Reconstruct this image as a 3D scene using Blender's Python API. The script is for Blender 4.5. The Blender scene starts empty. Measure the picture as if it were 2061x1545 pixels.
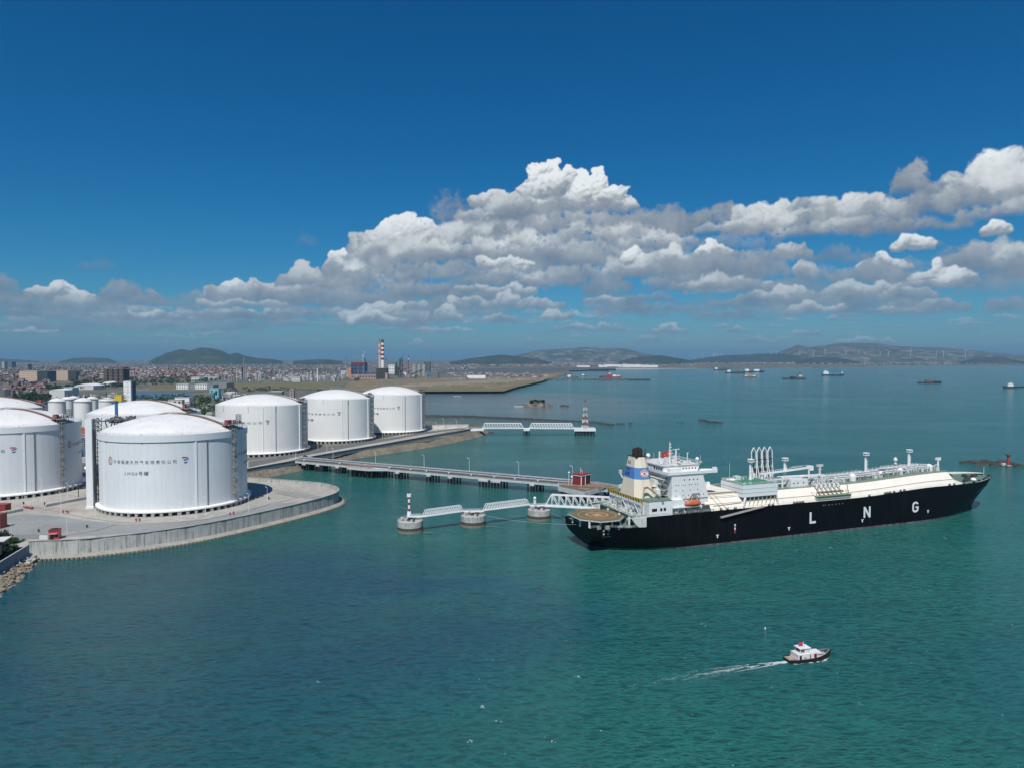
import bpy, math, random
import numpy as np
from mathutils import Vector, Matrix, noise as mnoise
R_ = math.radians
random.seed(7)
scene = bpy.context.scene
COL = scene.collection

# ------------------------------------------------------------------ camera
F = 1429.0; CX = 1030.5; CY = 772.5; H = 96.0; YH = 722.0
PITCH = math.atan((CY - YH) / F)
cam_d = bpy.data.cameras.new('camera')
cam = bpy.data.objects.new('camera', cam_d); COL.objects.link(cam)
cam.location = (0, 0, H)
cam.rotation_euler = (math.pi / 2 - PITCH, 0, 0)
cam_d.sensor_fit = 'HORIZONTAL'; cam_d.sensor_width = 36.0
cam_d.lens = 36.0 * F / 2061.0
cam_d.clip_start = 1.0; cam_d.clip_end = 200000.0
scene.camera = cam

# ------------------------------------------------------------------ sun and exposure
SUN_EL = R_(56.0)
sx, sy = -0.173, -0.985                    # ground direction towards the sun: behind the camera, a little left
sun_vec = Vector((sx * math.cos(SUN_EL), sy * math.cos(SUN_EL), math.sin(SUN_EL)))
sun_d = bpy.data.lights.new('sun', 'SUN'); sun_d.energy = 4.7; sun_d.angle = R_(0.53)
sun_d.color = (1.0, 0.965, 0.91)
sun = bpy.data.objects.new('sun', sun_d); COL.objects.link(sun)
sun.rotation_euler = sun_vec.to_track_quat('Z', 'Y').to_euler()
scene.view_settings.view_transform = 'Standard'
scene.view_settings.look = 'None'
scene.view_settings.exposure = 0.0
scene.view_settings.gamma = 1.0
scene.view_settings.use_curve_mapping = False
scene.render.engine = 'CYCLES'
scene.cycles.use_denoising = True
scene.cycles.max_bounces = 6
scene.cycles.diffuse_bounces = 2
scene.cycles.glossy_bounces = 3
scene.cycles.transmission_bounces = 2
scene.cycles.volume_bounces = 0
scene.cycles.caustics_reflective = False
scene.cycles.caustics_refractive = False
scene.cycles.sample_clamp_indirect = 4.0

# ------------------------------------------------------------------ sky with its cumulus deck
def make_clouds(W=5600, H=320, YM=512.0, seed=5):
    """cumulus deck on a cylinder of directions: returns H x W x 4 float32 (linear colour, cover)"""
    import numpy as np, math
    FP=1429.0; CXP=1030.5; YHP=722.0
    rng=np.random.default_rng(seed)
    S=2*math.pi*FP/W                       # plane units per texel
    def spec(power, lo, sd, aniso=1.0):
        r=np.random.default_rng(sd)
        n=r.standard_normal((512, W)).astype(np.float32)
        fx=np.fft.rfftfreq(W)[None,:]/S; fy=np.fft.fftfreq(512)[:,None]/S*aniso
        f=np.sqrt(fx*fx+fy*fy); f[0,0]=1
        a=f**(-power)*(f>1.0/lo); a[0,0]=0
        o=np.fft.irfft2(np.fft.rfft2(n)*a, s=(512,W))[:H]
        return (o/o.std()).astype(np.float32)
    n1=spec(1.9,90,1); n2=spec(1.9,90,2); nd=spec(1.5,30,3); ns=spec(1.7,160,4,1.8); nf=spec(2.1,220,6,1.5); ne=spec(1.25,26,8)
    bil=1-np.abs(nd)*0.9
    X=((np.arange(W)+.5)*S-math.pi*FP)[None,:].astype(np.float32)
    Y=((np.arange(H)+.5)*YM/H)[:,None].astype(np.float32)
    rgb=np.zeros((H,W,3),np.float32); al=np.zeros((H,W),np.float32)
    sun=np.array([-.22,.80,.56])
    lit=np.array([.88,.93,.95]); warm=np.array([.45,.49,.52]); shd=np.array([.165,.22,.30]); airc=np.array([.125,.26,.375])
    def cloud(cx,by,hw,ht,tone=.6,soft=.5,op=1.,plane=False,sd=0):
        # tone 1 white .. 0 grey ; soft 0 crisp .. 1 misty
        r=np.random.default_rng(sd+int(abs(cx)*7+by*3))
        if not plane:
            az=math.atan((cx-CXP)/FP); c=math.cos(az)
            cx=FP*az; by=(YHP-by)*c; hw*=c*c; ht*=c
        pad=ht*.5+12
        i0=int((cx-hw-pad+math.pi*FP)/S); i1=int((cx+hw+pad+math.pi*FP)/S)+1
        j0=max(0,int((by-pad*.5)/YM*H)); j1=min(H,int((by+ht+pad)/YM*H)+1)
        i0=max(i0,0); i1=min(i1,W)
        if j1<=j0 or i1<=i0: return
        sl=(slice(j0,j1),slice(i0,i1))
        ht*=1.18; hw*=1.08; wa=.07*min(ht,80)+1.0
        x=X[:,i0:i1]+n1[sl]*wa; y=Y[j0:j1]+n2[sl]*wa*.8
        n=int(5+7*hw/max(ht,8)); n=min(n,60)
        hgt=np.full(x.shape,-1e3,np.float32); nx=np.zeros_like(hgt); ny=np.zeros_like(hgt); nz=np.ones_like(hgt)
        for k in range(n*2):
            t=r.uniform(-1,1)
            env=ht*(1-abs(t)**1.7)*r.uniform(.55,1.0)
            R=max(3.,ht*r.uniform(.16,.30)) if k>n*1.3 else ht*r.uniform(.3,.48)
            R=min(R,hw*.6)
            px=cx+t*max(hw-R*.6,1); py=by+R*.35+max(env-R,0)*r.uniform(.2,1)
            zz=r.uniform(-.5,.5)*R*.8-(py-by)*.25
            dx=(x-px)/R; dy=(y-py)/(R*.85); q=1-dx*dx-dy*dy
            m=q>0
            h=np.where(m,np.sqrt(np.maximum(q,0))*R+zz,-1e3)
            up=h>hgt
            hgt=np.where(up,h,hgt)
            nx=np.where(up,dx,nx); ny=np.where(up,dy,ny); nz=np.where(up,np.sqrt(np.maximum(q,0)),nz)
        # soft body field for cover
        cov=np.zeros(x.shape,np.float32)
        r=np.random.default_rng(sd+int(abs(cx)*5))
        ex=(x-cx)/hw; ey=(y-by)/ht
        body=np.clip((hgt+1e2)/1e2,0,1)
        # distance-ish: blur the mask
        m=(hgt>-900).astype(np.float32)
        def blur(a,s):
            k=max(1,int(s)); 
            for _ in range(2):
                c=np.cumsum(np.pad(a,((k+1,k),(0,0)),'edge'),0); a=(c[2*k+1:]-c[:-2*k-1])/(2*k+1)
                c=np.cumsum(np.pad(a,((0,0),(k+1,k)),'edge'),1); a=(c[:,2*k+1:]-c[:,:-2*k-1])/(2*k+1)
            return a
        bs=(1.2+soft*soft*ht*.22)/S
        mb=blur(m,max(1,bs))
        edge=mb+np.where(mb>.05,1,0)*(nd[sl]*(.07+.06*soft)+n1[sl]*.13*soft+ne[sl]*(.04+.025*soft)-.045)
        cov=np.clip((edge-.26)/(.34+.62*soft),0,1); cov=cov*cov*(3-2*cov)
        # fade out the base
        bf=np.clip((Y[j0:j1]-by+ht*.10*(1+.6*ns[sl]))/(ht*(.12+.25*soft)),0,1)
        cov=cov*bf*op
        # normals softened
        k=max(1,(1.0+soft*ht*.12)/S)
        nx=blur(nx*m,k)/np.maximum(blur(m,k),.05); ny=blur(ny*m,k)/np.maximum(blur(m,k),.05); nz=blur(nz*m,k)/np.maximum(blur(m,k),.05)
        gy,gx=np.gradient(blur(bil[sl],1))
        amp=1.9*(1-soft)**1.5+.12
        ey2,ex2=np.gradient(ne[sl]); nx=nx-gx*amp-ex2*.22*(1-.6*soft); ny=ny-gy*amp-ey2*.22*(1-.6*soft)
        L=np.sqrt(nx*nx+ny*ny+nz*nz)+1e-5
        lam=(nx*sun[0]+ny*sun[1]+nz*sun[2])/L
        lam=np.clip((lam+.15)/1.1,0,1)
        hh=np.clip((y-by)/ht,0,1.1)
        sh=(lam**1.2*(.62-.2*soft)+.38+.2*soft)*(.30+.70*np.clip(hh*1.6+.12*nf[sl],0,1))
        tone=min(tone,1.0); sh=np.clip(sh*(.20+.84*tone*(.92 if tone<.85 else 1.14))+.05*ns[sl]*(.4+soft)-.06*(1-tone),0,1)
        w=np.clip(sh*1.65,0,1)[...,None]; w2=np.clip(sh*1.55-.62,0,1)[...,None]
        col=shd*(1-w)+warm*w; col=col*(1-w2)+lit*w2
        # haze painted in: low clouds are tinted towards the air colour
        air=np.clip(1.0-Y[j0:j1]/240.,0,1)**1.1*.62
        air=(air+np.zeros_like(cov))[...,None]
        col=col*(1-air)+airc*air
        a=cov[...,None]
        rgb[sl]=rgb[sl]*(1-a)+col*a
        al[sl]=al[sl]*(1-cov)+cov
    # ---- the rest of the sky outside the photographed sector, same deck, chance placed
    def rest():
        for k in range(900):
            X0=rng.uniform(-math.pi*FP,math.pi*FP)
            e=rng.beta(1.3,2.2)
            if -1000<X0<1000: continue
            cloud(X0,20+e*330,rng.uniform(20,60)+e*rng.uniform(60,170),10+e*rng.uniform(30,90),rng.uniform(.1,.9),rng.uniform(.2,.9),rng.uniform(.5,1),True,k)
    rest()
    # ---- far low rows (haze-dimmed)
    for k in range(330):
        x=rng.uniform(-60,2120); y=rng.uniform(625,714)
        if x>1300 and rng.random()<.45: continue
        s=(722-y)/80.
        cloud(x,y,rng.uniform(10,42)*(.5+s),rng.uniform(3,9)*(.5+s),rng.uniform(.3,1),rng.uniform(.4,1.),rng.uniform(.25,.8)*(.45+.55*s),False,k)
    C=cloud
    # left bank
    for a in [(60,668,110,30,.45,.7,.9),(230,662,140,30,.3,.8,.85),(420,668,120,26,.3,.8,.8),(580,660,130,26,.35,.8,.8),(330,645,90,22,.9,.3,.9),(470,640,110,22,.8,.35,.9),(560,636,60,20,.9,.3,.9),(240,640,50,18,.95,.3,.9),(100,640,70,26,.7,.5,.9),
        (30,625,70,40,.35,.7,.95),(120,607,62,48,1.0,.12,1.),(180,628,80,42,.55,.5,.95),(90,630,110,28,.3,.8,.9),(245,615,46,56,.3,.6,.95),(305,618,32,44,.35,.55,.95),(10,600,40,46,.2,.7,.9),(200,641,180,20,.25,.8,.8),
        (60,672,60,14,.9,.4,.8),(200,545,38,24,.0,.9,.55),(620,498,30,30,.0,1.,.35)]: C(*a)
    # grey misty body of the bank
    for k in range(95):
        x=rng.uniform(380,2100); t=(x-380)/1720.
        lo=655-30*t*rng.uniform(0,1); hi=610-min(t*2.2,1)*110
        y=rng.uniform(min(hi,lo-5),lo)
        if 1560<x<1800 and y<560: continue
        cloud(x,y,rng.uniform(30,120),rng.uniform(16,46),rng.uniform(.0,.45),rng.uniform(.55,1),rng.uniform(.35,.85),False,k)
    # centre bank, back to front
    for a in [(470,606,52,42,.85,.25,1.),(540,610,110,50,.7,.4,1.),(630,585,60,56,.6,.35,1.),(600,612,150,40,.5,.6,1.),(490,620,90,22,.75,.5,.9),(700,560,44,64,1.,.18,1.),(665,598,60,40,.5,.55,1.),
        (740,520,40,60,.75,.4,1.),(820,512,86,84,.85,.3,1.),(780,535,90,60,.7,.6,1.),(860,535,120,70,.62,.6,1.),
        (905,450,46,60,.0,.85,.75),
        (1100,425,62,92,1.15,.2,1.),(1160,425,100,74,1.15,.25,1.),(1085,400,38,66,1.15,.08,1.),(1138,388,30,56,1.15,.08,1.),(1190,420,52,64,1.12,.1,1.),(1235,425,44,50,1.1,.1,1.),(1010,420,60,40,.8,.35,1.),
        (1010,470,90,80,.55,.45,1.),(980,500,100,70,.75,.5,1.),(1060,455,110,50,.2,.7,1.),(1150,475,150,55,.35,.6,1.),(1300,478,90,70,.25,.55,1.),(1340,470,60,50,.15,.7,.9),(1200,505,160,60,.5,.65,1.),(1060,526,130,60,.72,.6,1.),(1130,530,160,50,.45,.7,1.),(930,528,130,50,.6,.65,1.),(1200,535,90,50,.35,.7,1.),(1325,500,80,34,.55,.7,.9),
        (1275,530,26,36,1.,.2,1.),(1340,556,60,66,.72,.4,1.),(1010,545,50,36,.9,.25,.95),(1060,535,22,12,.9,.3,.9),
        (800,560,110,40,.3,.8,1.),(900,570,110,44,.4,.7,1.),(1010,580,90,44,.45,.6,1.),(1100,580,70,50,.5,.55,1.),(1210,565,90,40,.4,.7,1.),(1220,600,46,50,.1,.6,.9),(1290,560,40,40,.5,.5,1.),(1400,575,90,40,.45,.6,1.),
        (740,585,100,40,.3,.8,1.),(800,600,110,34,.25,.8,.95),(880,600,90,34,.35,.7,.95),(990,605,80,30,.4,.6,.95),(680,610,90,34,.3,.7,.95),(960,590,40,20,.8,.4,.9),(1030,596,46,24,.75,.4,.9),
        (780,655,80,56,.75,.3,1.),(760,655,60,34,.85,.3,1.),(840,625,22,26,.7,.4,.9),(905,645,28,44,.8,.25,.95),(950,620,34,24,.7,.4,.9),(1020,618,46,28,.7,.4,.9),(1085,625,44,26,.5,.5,.9),(1115,645,32,24,.8,.3,.9),(1000,650,60,20,.5,.5,.8),(1220,612,44,22,.7,.4,.85),(1310,610,44,22,.3,.6,.7),(1165,662,30,14,.8,.3,.8),(1210,668,50,16,.6,.5,.7),(1350,672,34,22,.8,.4,.8),(1300,690,26,16,.7,.4,.6),(860,670,50,14,.7,.4,.6),(840,702,22,22,.9,.4,.55)]: C(*a)
    # right bank
    for a in [(1810,470,90,30,.1,.8,.8),(1800,475,50,80,.15,.6,1.),(1830,400,40,88,.3,.45,1.),(1850,440,70,60,.2,.7,1.),(1450,455,60,46,.15,.6,1.),(1590,460,130,78,.8,.4,1.),(1560,470,110,50,.75,.6,1.),(1500,470,100,30,.55,.7,1.),(1730,460,100,76,.7,.4,1.),(1700,475,150,40,.5,.7,1.),(1830,470,110,30,.25,.8,.9),
        (1910,395,50,60,.4,.5,1.),(1990,410,100,138,.85,.35,1.),(2040,420,100,90,.75,.6,1.),(1950,425,110,60,.45,.7,1.),(2040,440,120,40,.5,.7,1.),
        (1830,504,36,34,1.1,.15,1.),(1998,475,34,32,1.1,.12,1.),(1990,550,86,74,.4,.5,1.),(2030,548,90,60,.6,.6,1.),(1930,545,60,40,.25,.7,.95),(1868,570,42,66,1.1,.15,1.),(1915,577,46,34,1.0,.25,1.),(1870,582,70,26,.5,.6,.95),
        (1585,525,34,46,.55,.35,.95),(1625,560,36,44,.65,.35,.95),(1680,530,70,36,.05,.8,.75),(1770,545,46,34,.9,.25,.95),(1740,570,80,44,.2,.7,.95),(1760,590,60,26,.7,.4,.95),
        (1430,520,40,40,.9,.3,.95),(1440,560,90,70,.3,.6,1.),(1520,560,60,60,.3,.6,.95),(1450,585,110,34,.65,.5,1.),(1520,590,60,30,.3,.7,.9),(1700,602,60,36,.6,.4,.95),(1590,602,60,28,.7,.4,.95),(1660,610,110,28,.3,.7,.9),(1820,605,60,34,.55,.5,.95),(1890,628,50,34,.5,.5,.9),(1560,620,130,30,.3,.7,.85),(1640,634,60,32,.75,.4,.9),(1540,610,60,26,.55,.5,.9),(1780,630,40,16,.5,.5,.8),(1830,632,60,14,.4,.6,.7),(2040,630,60,44,.25,.7,.85),(1450,660,20,14,.8,.4,.8),(1485,670,22,16,.5,.4,.8),(1620,675,30,12,.8,.4,.7),(1520,692,40,14,.8,.4,.6),(1720,690,44,14,.9,.3,.7),(1785,694,20,18,.9,.3,.75)]: C(*a)
    out=np.dstack([rgb/np.maximum(al,1e-3)[...,None],al]).astype(np.float32)
    edge=np.clip((Y/10.),0,1)
    out[...,3]*=edge; out[-2:,:,3]=0
    return out

world = bpy.data.worlds.new('World'); scene.world = world; world.use_nodes = True
nt = world.node_tree; nt.nodes.clear()
def wn(t, **k):
    n = nt.nodes.new(t)
    for a, b in k.items(): setattr(n, a, b)
    return n
def wmath(op, a, b=None, c=None):
    n = wn('ShaderNodeMath', operation=op)
    for i, v in enumerate((a, b, c)):
        if v is None: continue
        if isinstance(v, (int, float)): n.inputs[i].default_value = v
        else: nt.links.new(v, n.inputs[i])
    return n.outputs[0]
skyt = wn('ShaderNodeTexSky', sky_type='NISHITA')
skyt.sun_disc = False; skyt.sun_elevation = SUN_EL
skyt.sun_rotation = math.atan2(sx, sy)
skyt.altitude = 100; skyt.air_density = 1.0; skyt.dust_density = 0.35; skyt.ozone_density = 2.5
SKY_K = 0.095
sep = wn('ShaderNodeSeparateColor')
hsv = wn('ShaderNodeHueSaturation'); hsv.inputs['Hue'].default_value = 0.492
hsv.inputs['Saturation'].default_value = 1.32; hsv.inputs['Value'].default_value = 0.80
nt.links.new(skyt.outputs[0], hsv.inputs['Color'])
nt.links.new(hsv.outputs[0], sep.inputs[0])
# clear maritime air: the red end of the sky falls off steeply away from the horizon
rr_ = wmath('DIVIDE', wmath('MULTIPLY', wmath('POWER', wmath('MULTIPLY', sep.outputs[0], 0.095), 1.60), 0.50), 0.095)
cc_ = wn('ShaderNodeCombineColor')
nt.links.new(rr_, cc_.inputs[0]); nt.links.new(wmath('MULTIPLY', sep.outputs[1], 0.645), cc_.inputs[1]); nt.links.new(wmath('MULTIPLY', sep.outputs[2], 0.93), cc_.inputs[2])
ps = cc_
bg1 = wn('ShaderNodeBackground'); bg1.inputs[1].default_value = SKY_K
nt.links.new(ps.outputs[0], bg1.inputs[0])
img_a = make_clouds()
ch, cw = img_a.shape[:2]
cimg = bpy.data.images.new('cumulus_field', cw, ch, alpha=True, float_buffer=True)
cimg.colorspace_settings.name = 'Non-Color'
cimg.alpha_mode = 'CHANNEL_PACKED'
cimg.pixels.foreach_set(np.ascontiguousarray(img_a, dtype=np.float32).ravel())
cimg.update(); cimg.pack()
tc = wn('ShaderNodeTexCoord'); sx_ = wn('ShaderNodeSeparateXYZ')
nt.links.new(tc.outputs['Generated'], sx_.inputs[0])
X_, Y_, Z_ = sx_.outputs
azn = wmath('ARCTAN2', X_, Y_)
u_ = wmath('MULTIPLY_ADD', azn, 1 / (2 * math.pi), 0.5)
hor = wmath('SQRT', wmath('ADD', wmath('MULTIPLY', X_, X_), wmath('MULTIPLY', Y_, Y_)))
v_ = wmath('MULTIPLY', wmath('DIVIDE', Z_, wmath('MAXIMUM', hor, 1e-4)), 1429.0 / 512.0)
v_ = wmath('MINIMUM', wmath('MAXIMUM', v_, 0.0), 0.9985)
cmb = wn('ShaderNodeCombineXYZ'); nt.links.new(u_, cmb.inputs[0]); nt.links.new(v_, cmb.inputs[1])
ti = wn('ShaderNodeTexImage'); ti.image = cimg; ti.interpolation = 'Cubic'; ti.extension = 'EXTEND'
nt.links.new(cmb.outputs[0], ti.inputs[0])
up = wmath('GREATER_THAN', Z_, 0.0)
cov = wmath('MULTIPLY', ti.outputs['Alpha'], up)
bg2 = wn('ShaderNodeBackground'); bg2.inputs[1].default_value = 1.0
nt.links.new(ti.outputs['Color'], bg2.inputs[0])
mx = wn('ShaderNodeMixShader'); wo = wn('ShaderNodeOutputWorld')
nt.links.new(cov, mx.inputs[0]); nt.links.new(bg1.outputs[0], mx.inputs[1]); nt.links.new(bg2.outputs[0], mx.inputs[2])
nt.links.new(mx.outputs[0], wo.inputs[0])
world.cycles.sampling_method = 'MANUAL'; world.cycles.sample_map_resolution = 512
HAZE = 3.6e-5

# ------------------------------------------------------------------ helpers
def W(px, py, z=0.0):
    """point of the place at height z that stands at photograph position px, py"""
    x = (px - CX) / F; u = -(py - CY) / F
    dy = math.cos(PITCH) + u * math.sin(PITCH); dz = -math.sin(PITCH) + u * math.cos(PITCH)
    t = (z - H) / dz
    return (x * t, dy * t, z)
def WZ(px, py, Y):
    """point at distance Y along the view axis"""
    x = (px - CX) / F; u = -(py - CY) / F
    dy = math.cos(PITCH) + u * math.sin(PITCH); dz = -math.sin(PITCH) + u * math.cos(PITCH)
    t = Y / dy
    return (x * t, Y, H + dz * t)

MATS = {}
def mat(name, rgb, rough=0.6, var=0.10, scale=0.4, metal=0.0, bump=0.0, spec=None, streak=0.0, scol=(0.03, 0.028, 0.024), emit=None):
    if name in MATS: return MATS[name]
    m = bpy.data.materials.new(name); m.use_nodes = True; MATS[name] = m
    t = m.node_tree; b = t.nodes['Principled BSDF']
    b.inputs['Roughness'].default_value = rough; b.inputs['Metallic'].default_value = metal
    b.inputs['Base Color'].default_value = (*rgb, 1)
    if spec is not None: b.inputs['Specular IOR Level'].default_value = spec
    out = None
    if var or streak or bump:
        geo = t.nodes.new('ShaderNodeNewGeometry')
    if var:
        n = t.nodes.new('ShaderNodeTexNoise'); n.inputs['Scale'].default_value = scale
        n.inputs['Detail'].default_value = 5; n.inputs['Roughness'].default_value = 0.62
        t.links.new(geo.outputs['Position'], n.inputs['Vector'])
        cr = t.nodes.new('ShaderNodeValToRGB')
        e = cr.color_ramp.elements
        e[0].position = 0.3; e[1].position = 0.72
        e[0].color = (*[max(0, c * (1 - var * 1.3)) for c in rgb], 1); e[1].color = (*[min(1, c * (1 + var * .7)) for c in rgb], 1)
        t.links.new(n.outputs['Fac'], cr.inputs[0]); out = cr.outputs[0]
    if streak:
        mp = t.nodes.new('ShaderNodeMapping'); mp.inputs['Scale'].default_value = (1.0, 1.0, 0.06)
        t.links.new(geo.outputs['Position'], mp.inputs[0])
        n2 = t.nodes.new('ShaderNodeTexNoise'); n2.inputs['Scale'].default_value = 0.85; n2.inputs['Detail'].default_value = 6
        n2.inputs['Roughness'].default_value = 0.7
        t.links.new(mp.outputs[0], n2.inputs['Vector'])
        r2 = t.nodes.new('ShaderNodeValToRGB'); r2.color_ramp.elements[0].position = 0.50; r2.color_ramp.elements[1].position = 0.66
        t.links.new(n2.outputs['Fac'], r2.inputs[0])
        k = t.nodes.new('ShaderNodeMath'); k.operation = 'MULTIPLY'; k.inputs[1].default_value = streak
        t.links.new(r2.outputs[0], k.inputs[0])
        mxn = t.nodes.new('ShaderNodeMixRGB'); mxn.inputs[2].default_value = (*scol, 1)
        t.links.new(k.outputs[0], mxn.inputs[0])
        if out: t.links.new(out, mxn.inputs[1])
        else: mxn.inputs[1].default_value = (*rgb, 1)
        out = mxn.outputs[0]
    if out: t.links.new(out, b.inputs['Base Color'])
    if bump:
        n3 = t.nodes.new('ShaderNodeTexNoise'); n3.inputs['Scale'].default_value = scale * 6; n3.inputs['Detail'].default_value = 6
        t.links.new(geo.outputs['Position'], n3.inputs['Vector'])
        bp = t.nodes.new('ShaderNodeBump'); bp.inputs['Distance'].default_value = bump
        t.links.new(n3.outputs['Fac'], bp.inputs['Height']); t.links.new(bp.outputs[0], b.inputs['Normal'])
    if emit:
        b.inputs['Emission Color'].default_value = (*emit[0], 1); b.inputs['Emission Strength'].default_value = emit[1]
    return m

class MB:
    def __init__(s): s.v = []; s.f = []; s.m = []; s.cur = 0
    def add(s, vs, fs):
        n = len(s.v); s.v.extend([tuple(v) for v in vs]); s.f.extend([tuple(i + n for i in f) for f in fs]); s.m.extend([s.cur] * len(fs)); return s
    def box(s, c, d, rz=0.0, taper=1.0, ty=None):
        """c = centre of the BASE, d = sizes; taper scales the top"""
        hx, hy, h = d[0] / 2, d[1] / 2, d[2]; ty = taper if ty is None else ty
        co, si = math.cos(rz), math.sin(rz); vs = []
        for z, k, q in ((0, 1, 1), (h, taper, ty)):
            for a, b in ((-1, -1), (1, -1), (1, 1), (-1, 1)):
                x, y = a * hx * k, b * hy * q
                vs.append((c[0] + x * co - y * si, c[1] + x * si + y * co, c[2] + z))
        return s.add(vs, [(3, 2, 1, 0), (4, 5, 6, 7), (0, 1, 5, 4), (1, 2, 6, 5), (2, 3, 7, 6), (3, 0, 4, 7)])
    def bar(s, p, q, r=0.1, n=6, r2=None, cap=True):
        p = Vector(p); q = Vector(q); d = q - p
        if d.length < 1e-6: return s
        d.normalize(); a = d.orthogonal().normalized(); b = d.cross(a); r2 = r if r2 is None else r2
        if n == 4: a, b = (a + b).normalized(), (b - a).normalized()
        if n == 4 and abs(d.z) < .99:
            b = Vector((0, 0, 1)).cross(d).normalized(); a = d.cross(b); a, b = (a + b).normalized(), (b - a).normalized()
        vs = [p + (a * math.cos(2 * math.pi * i / n) + b * math.sin(2 * math.pi * i / n)) * r for i in range(n)] + \
             [q + (a * math.cos(2 * math.pi * i / n) + b * math.sin(2 * math.pi * i / n)) * r2 for i in range(n)]
        fs = [(i, (i + 1) % n, n + (i + 1) % n, n + i) for i in range(n)]
        if cap: fs += [tuple(range(n - 1, -1, -1)), tuple(range(n, 2 * n))]
        return s.add(vs, fs)
    def path(s, pts, r=0.1, n=5):
        for a, b in zip(pts, pts[1:]): s.bar(a, b, r, n)
        return s
    def cyl(s, c, r, h, n=16, r2=None): return s.bar(c, (c[0], c[1], c[2] + h), r, n, r2)
    def lathe(s, prof, n=48, c=(0, 0, 0), a0=0.0, a1=2 * math.pi):
        full = abs(a1 - a0 - 2 * math.pi) < 1e-6; k = n if full else n + 1
        vs = []; fs = []
        for (r, z) in prof:
            for i in range(k):
                a = a0 + (a1 - a0) * i / n
                vs.append((c[0] + r * math.cos(a), c[1] + r * math.sin(a), c[2] + z))
        for j in range(len(prof) - 1):
            for i in range(n):
                i2 = (i + 1) % k
                fs.append((j * k + i, j * k + i2, (j + 1) * k + i2, (j + 1) * k + i))
        return s.add(vs, fs)
    def sphere(s, c, r, n=10, m=6, sz=1.0):
        return s.lathe([(max(1e-3, r * math.cos(t)), r * math.sin(t) * sz) for t in [(-.5 + j / m) * math.pi for j in range(m + 1)]], n, c)
    def prism(s, poly, z0, z1):
        n = len(poly)
        ar = sum(poly[i][0] * poly[(i + 1) % n][1] - poly[(i + 1) % n][0] * poly[i][1] for i in range(n))
        if ar < 0: poly = poly[::-1]
        vs = [(p[0], p[1], z0) for p in poly] + [(p[0], p[1], z1) for p in poly]
        return s.add(vs, [tuple(range(n - 1, -1, -1)), tuple(range(n, 2 * n))] + [(i, (i + 1) % n, n + (i + 1) % n, n + i) for i in range(n)])
    def sheet(s, poly, z):
        n = len(poly)
        ar = sum(poly[i][0] * poly[(i + 1) % n][1] - poly[(i + 1) % n][0] * poly[i][1] for i in range(n))
        if ar < 0: poly = poly[::-1]
        return s.add([(p[0], p[1], z) for p in poly], [tuple(range(n))])
    def quad(s, a, b, c, d): return s.add([a, b, c, d], [(0, 1, 2, 3)])
    def mesh(s, name, mats, smooth=False):
        me = bpy.data.meshes.new(name); me.from_pydata(s.v, [], s.f)
        if not isinstance(mats, (list, tuple)): mats = [mats]
        for m in mats: me.materials.append(m)
        if len(mats) > 1: me.polygons.foreach_set('material_index', s.m)
        if smooth:
            me.polygons.foreach_set('use_smooth', [True] * len(me.polygons))
            me.set_sharp_from_angle(angle=R_(38))
        me.update(); return me
    def build(s, name, mats, parent=None, smooth=False, loc=None, kind=None, label=None):
        o = bpy.data.objects.new(name, s.mesh(name, mats, smooth)); COL.objects.link(o)
        if parent is not None: o.parent = parent
        if loc is not None: o.location = loc
        if kind: o['kind'] = kind
        if label: o['label'] = label
        return o
def tag(o, label, cat, group=None):
    o['label'] = label; o['category'] = cat
    if group: o['group'] = group
    return o
def thing(name, label, cat, loc=(0, 0, 0), rz=0.0, group=None):
    o = bpy.data.objects.new(name, None); COL.objects.link(o); o.location = loc; o.rotation_euler = (0, 0, rz)
    o.empty_display_size = 1.0
    return tag(o, label, cat, group)
def kids(o): return [c for c in ALLKIDS.get(o, [])]
def place(me, name, parent=None, loc=(0, 0, 0), rz=0.0, sc=None):
    o = bpy.data.objects.new(name, me); COL.objects.link(o); o.location = loc; o.rotation_euler = (0, 0, rz)
    if sc is not None: o.scale = sc
    if parent is not None: o.parent = parent
    return o
def copy_tree(o, parent=None, children=None):
    """children: dict object -> list of its parts, gathered once"""
    c = o.copy(); COL.objects.link(c); c.parent = parent
    for ch in children.get(o, ()): copy_tree(ch, c, children)
    return c
def tree_of(o):
    d = {}
    for x in scene.objects:
        if x.parent: d.setdefault(x.parent, []).append(x)
    return d
ORD = ['first', 'second', 'third', 'fourth', 'fifth', 'sixth', 'seventh', 'eighth', 'ninth', 'tenth', 'eleventh', 'twelfth', 'thirteenth',
       'fourteenth', 'fifteenth', 'sixteenth', 'seventeenth', 'eighteenth', 'nineteenth', 'twentieth']
ORD += ['twenty-' + w for w in ORD[:9]] + ['thirtieth'] + ['thirty-' + w for w in ORD[:9]] + ['fortieth'] + ['forty-' + w for w in ORD[:9]]
def fbm(x, y, z=0.0, o=4): return mnoise.fractal((x, y, z), 1.0, 2.0, o)

white = mat('white_paint', (.78, .79, .78), .45, .05, .15)
whitew = mat('weathered_white_paint', (.64, .65, .63), .5, .2, .5, streak=.15, scol=(.30, .22, .15))
cream = mat('cream_paint', (.76, .70, .58), .45, .07, .2)
dark = mat('dark_steel', (.035, .037, .04), .5, .2, 1.0)
greym = mat('grey_steel', (.25, .26, .27), .45, .15, .8)
rust = mat('rusty_pipework', (.22, .13, .09), .7, .3, .9)
red = mat('red_paint', (.23, .03, .03), .5, .15, .5)
redl = mat('signal_red_paint', (.38, .05, .045), .45, .1, .5)
blue = mat('blue_paint', (.045, .15, .42), .45, .1, .3)
yellow = mat('yellow_paint', (.62, .42, .04), .45, .1, .3)
green = mat('green_deck_paint', (.12, .20, .145), .6, .3, .35)
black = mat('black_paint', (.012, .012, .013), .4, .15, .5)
conc = mat('concrete', (.36, .355, .33), .85, .3, .12, bump=.02)
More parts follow.
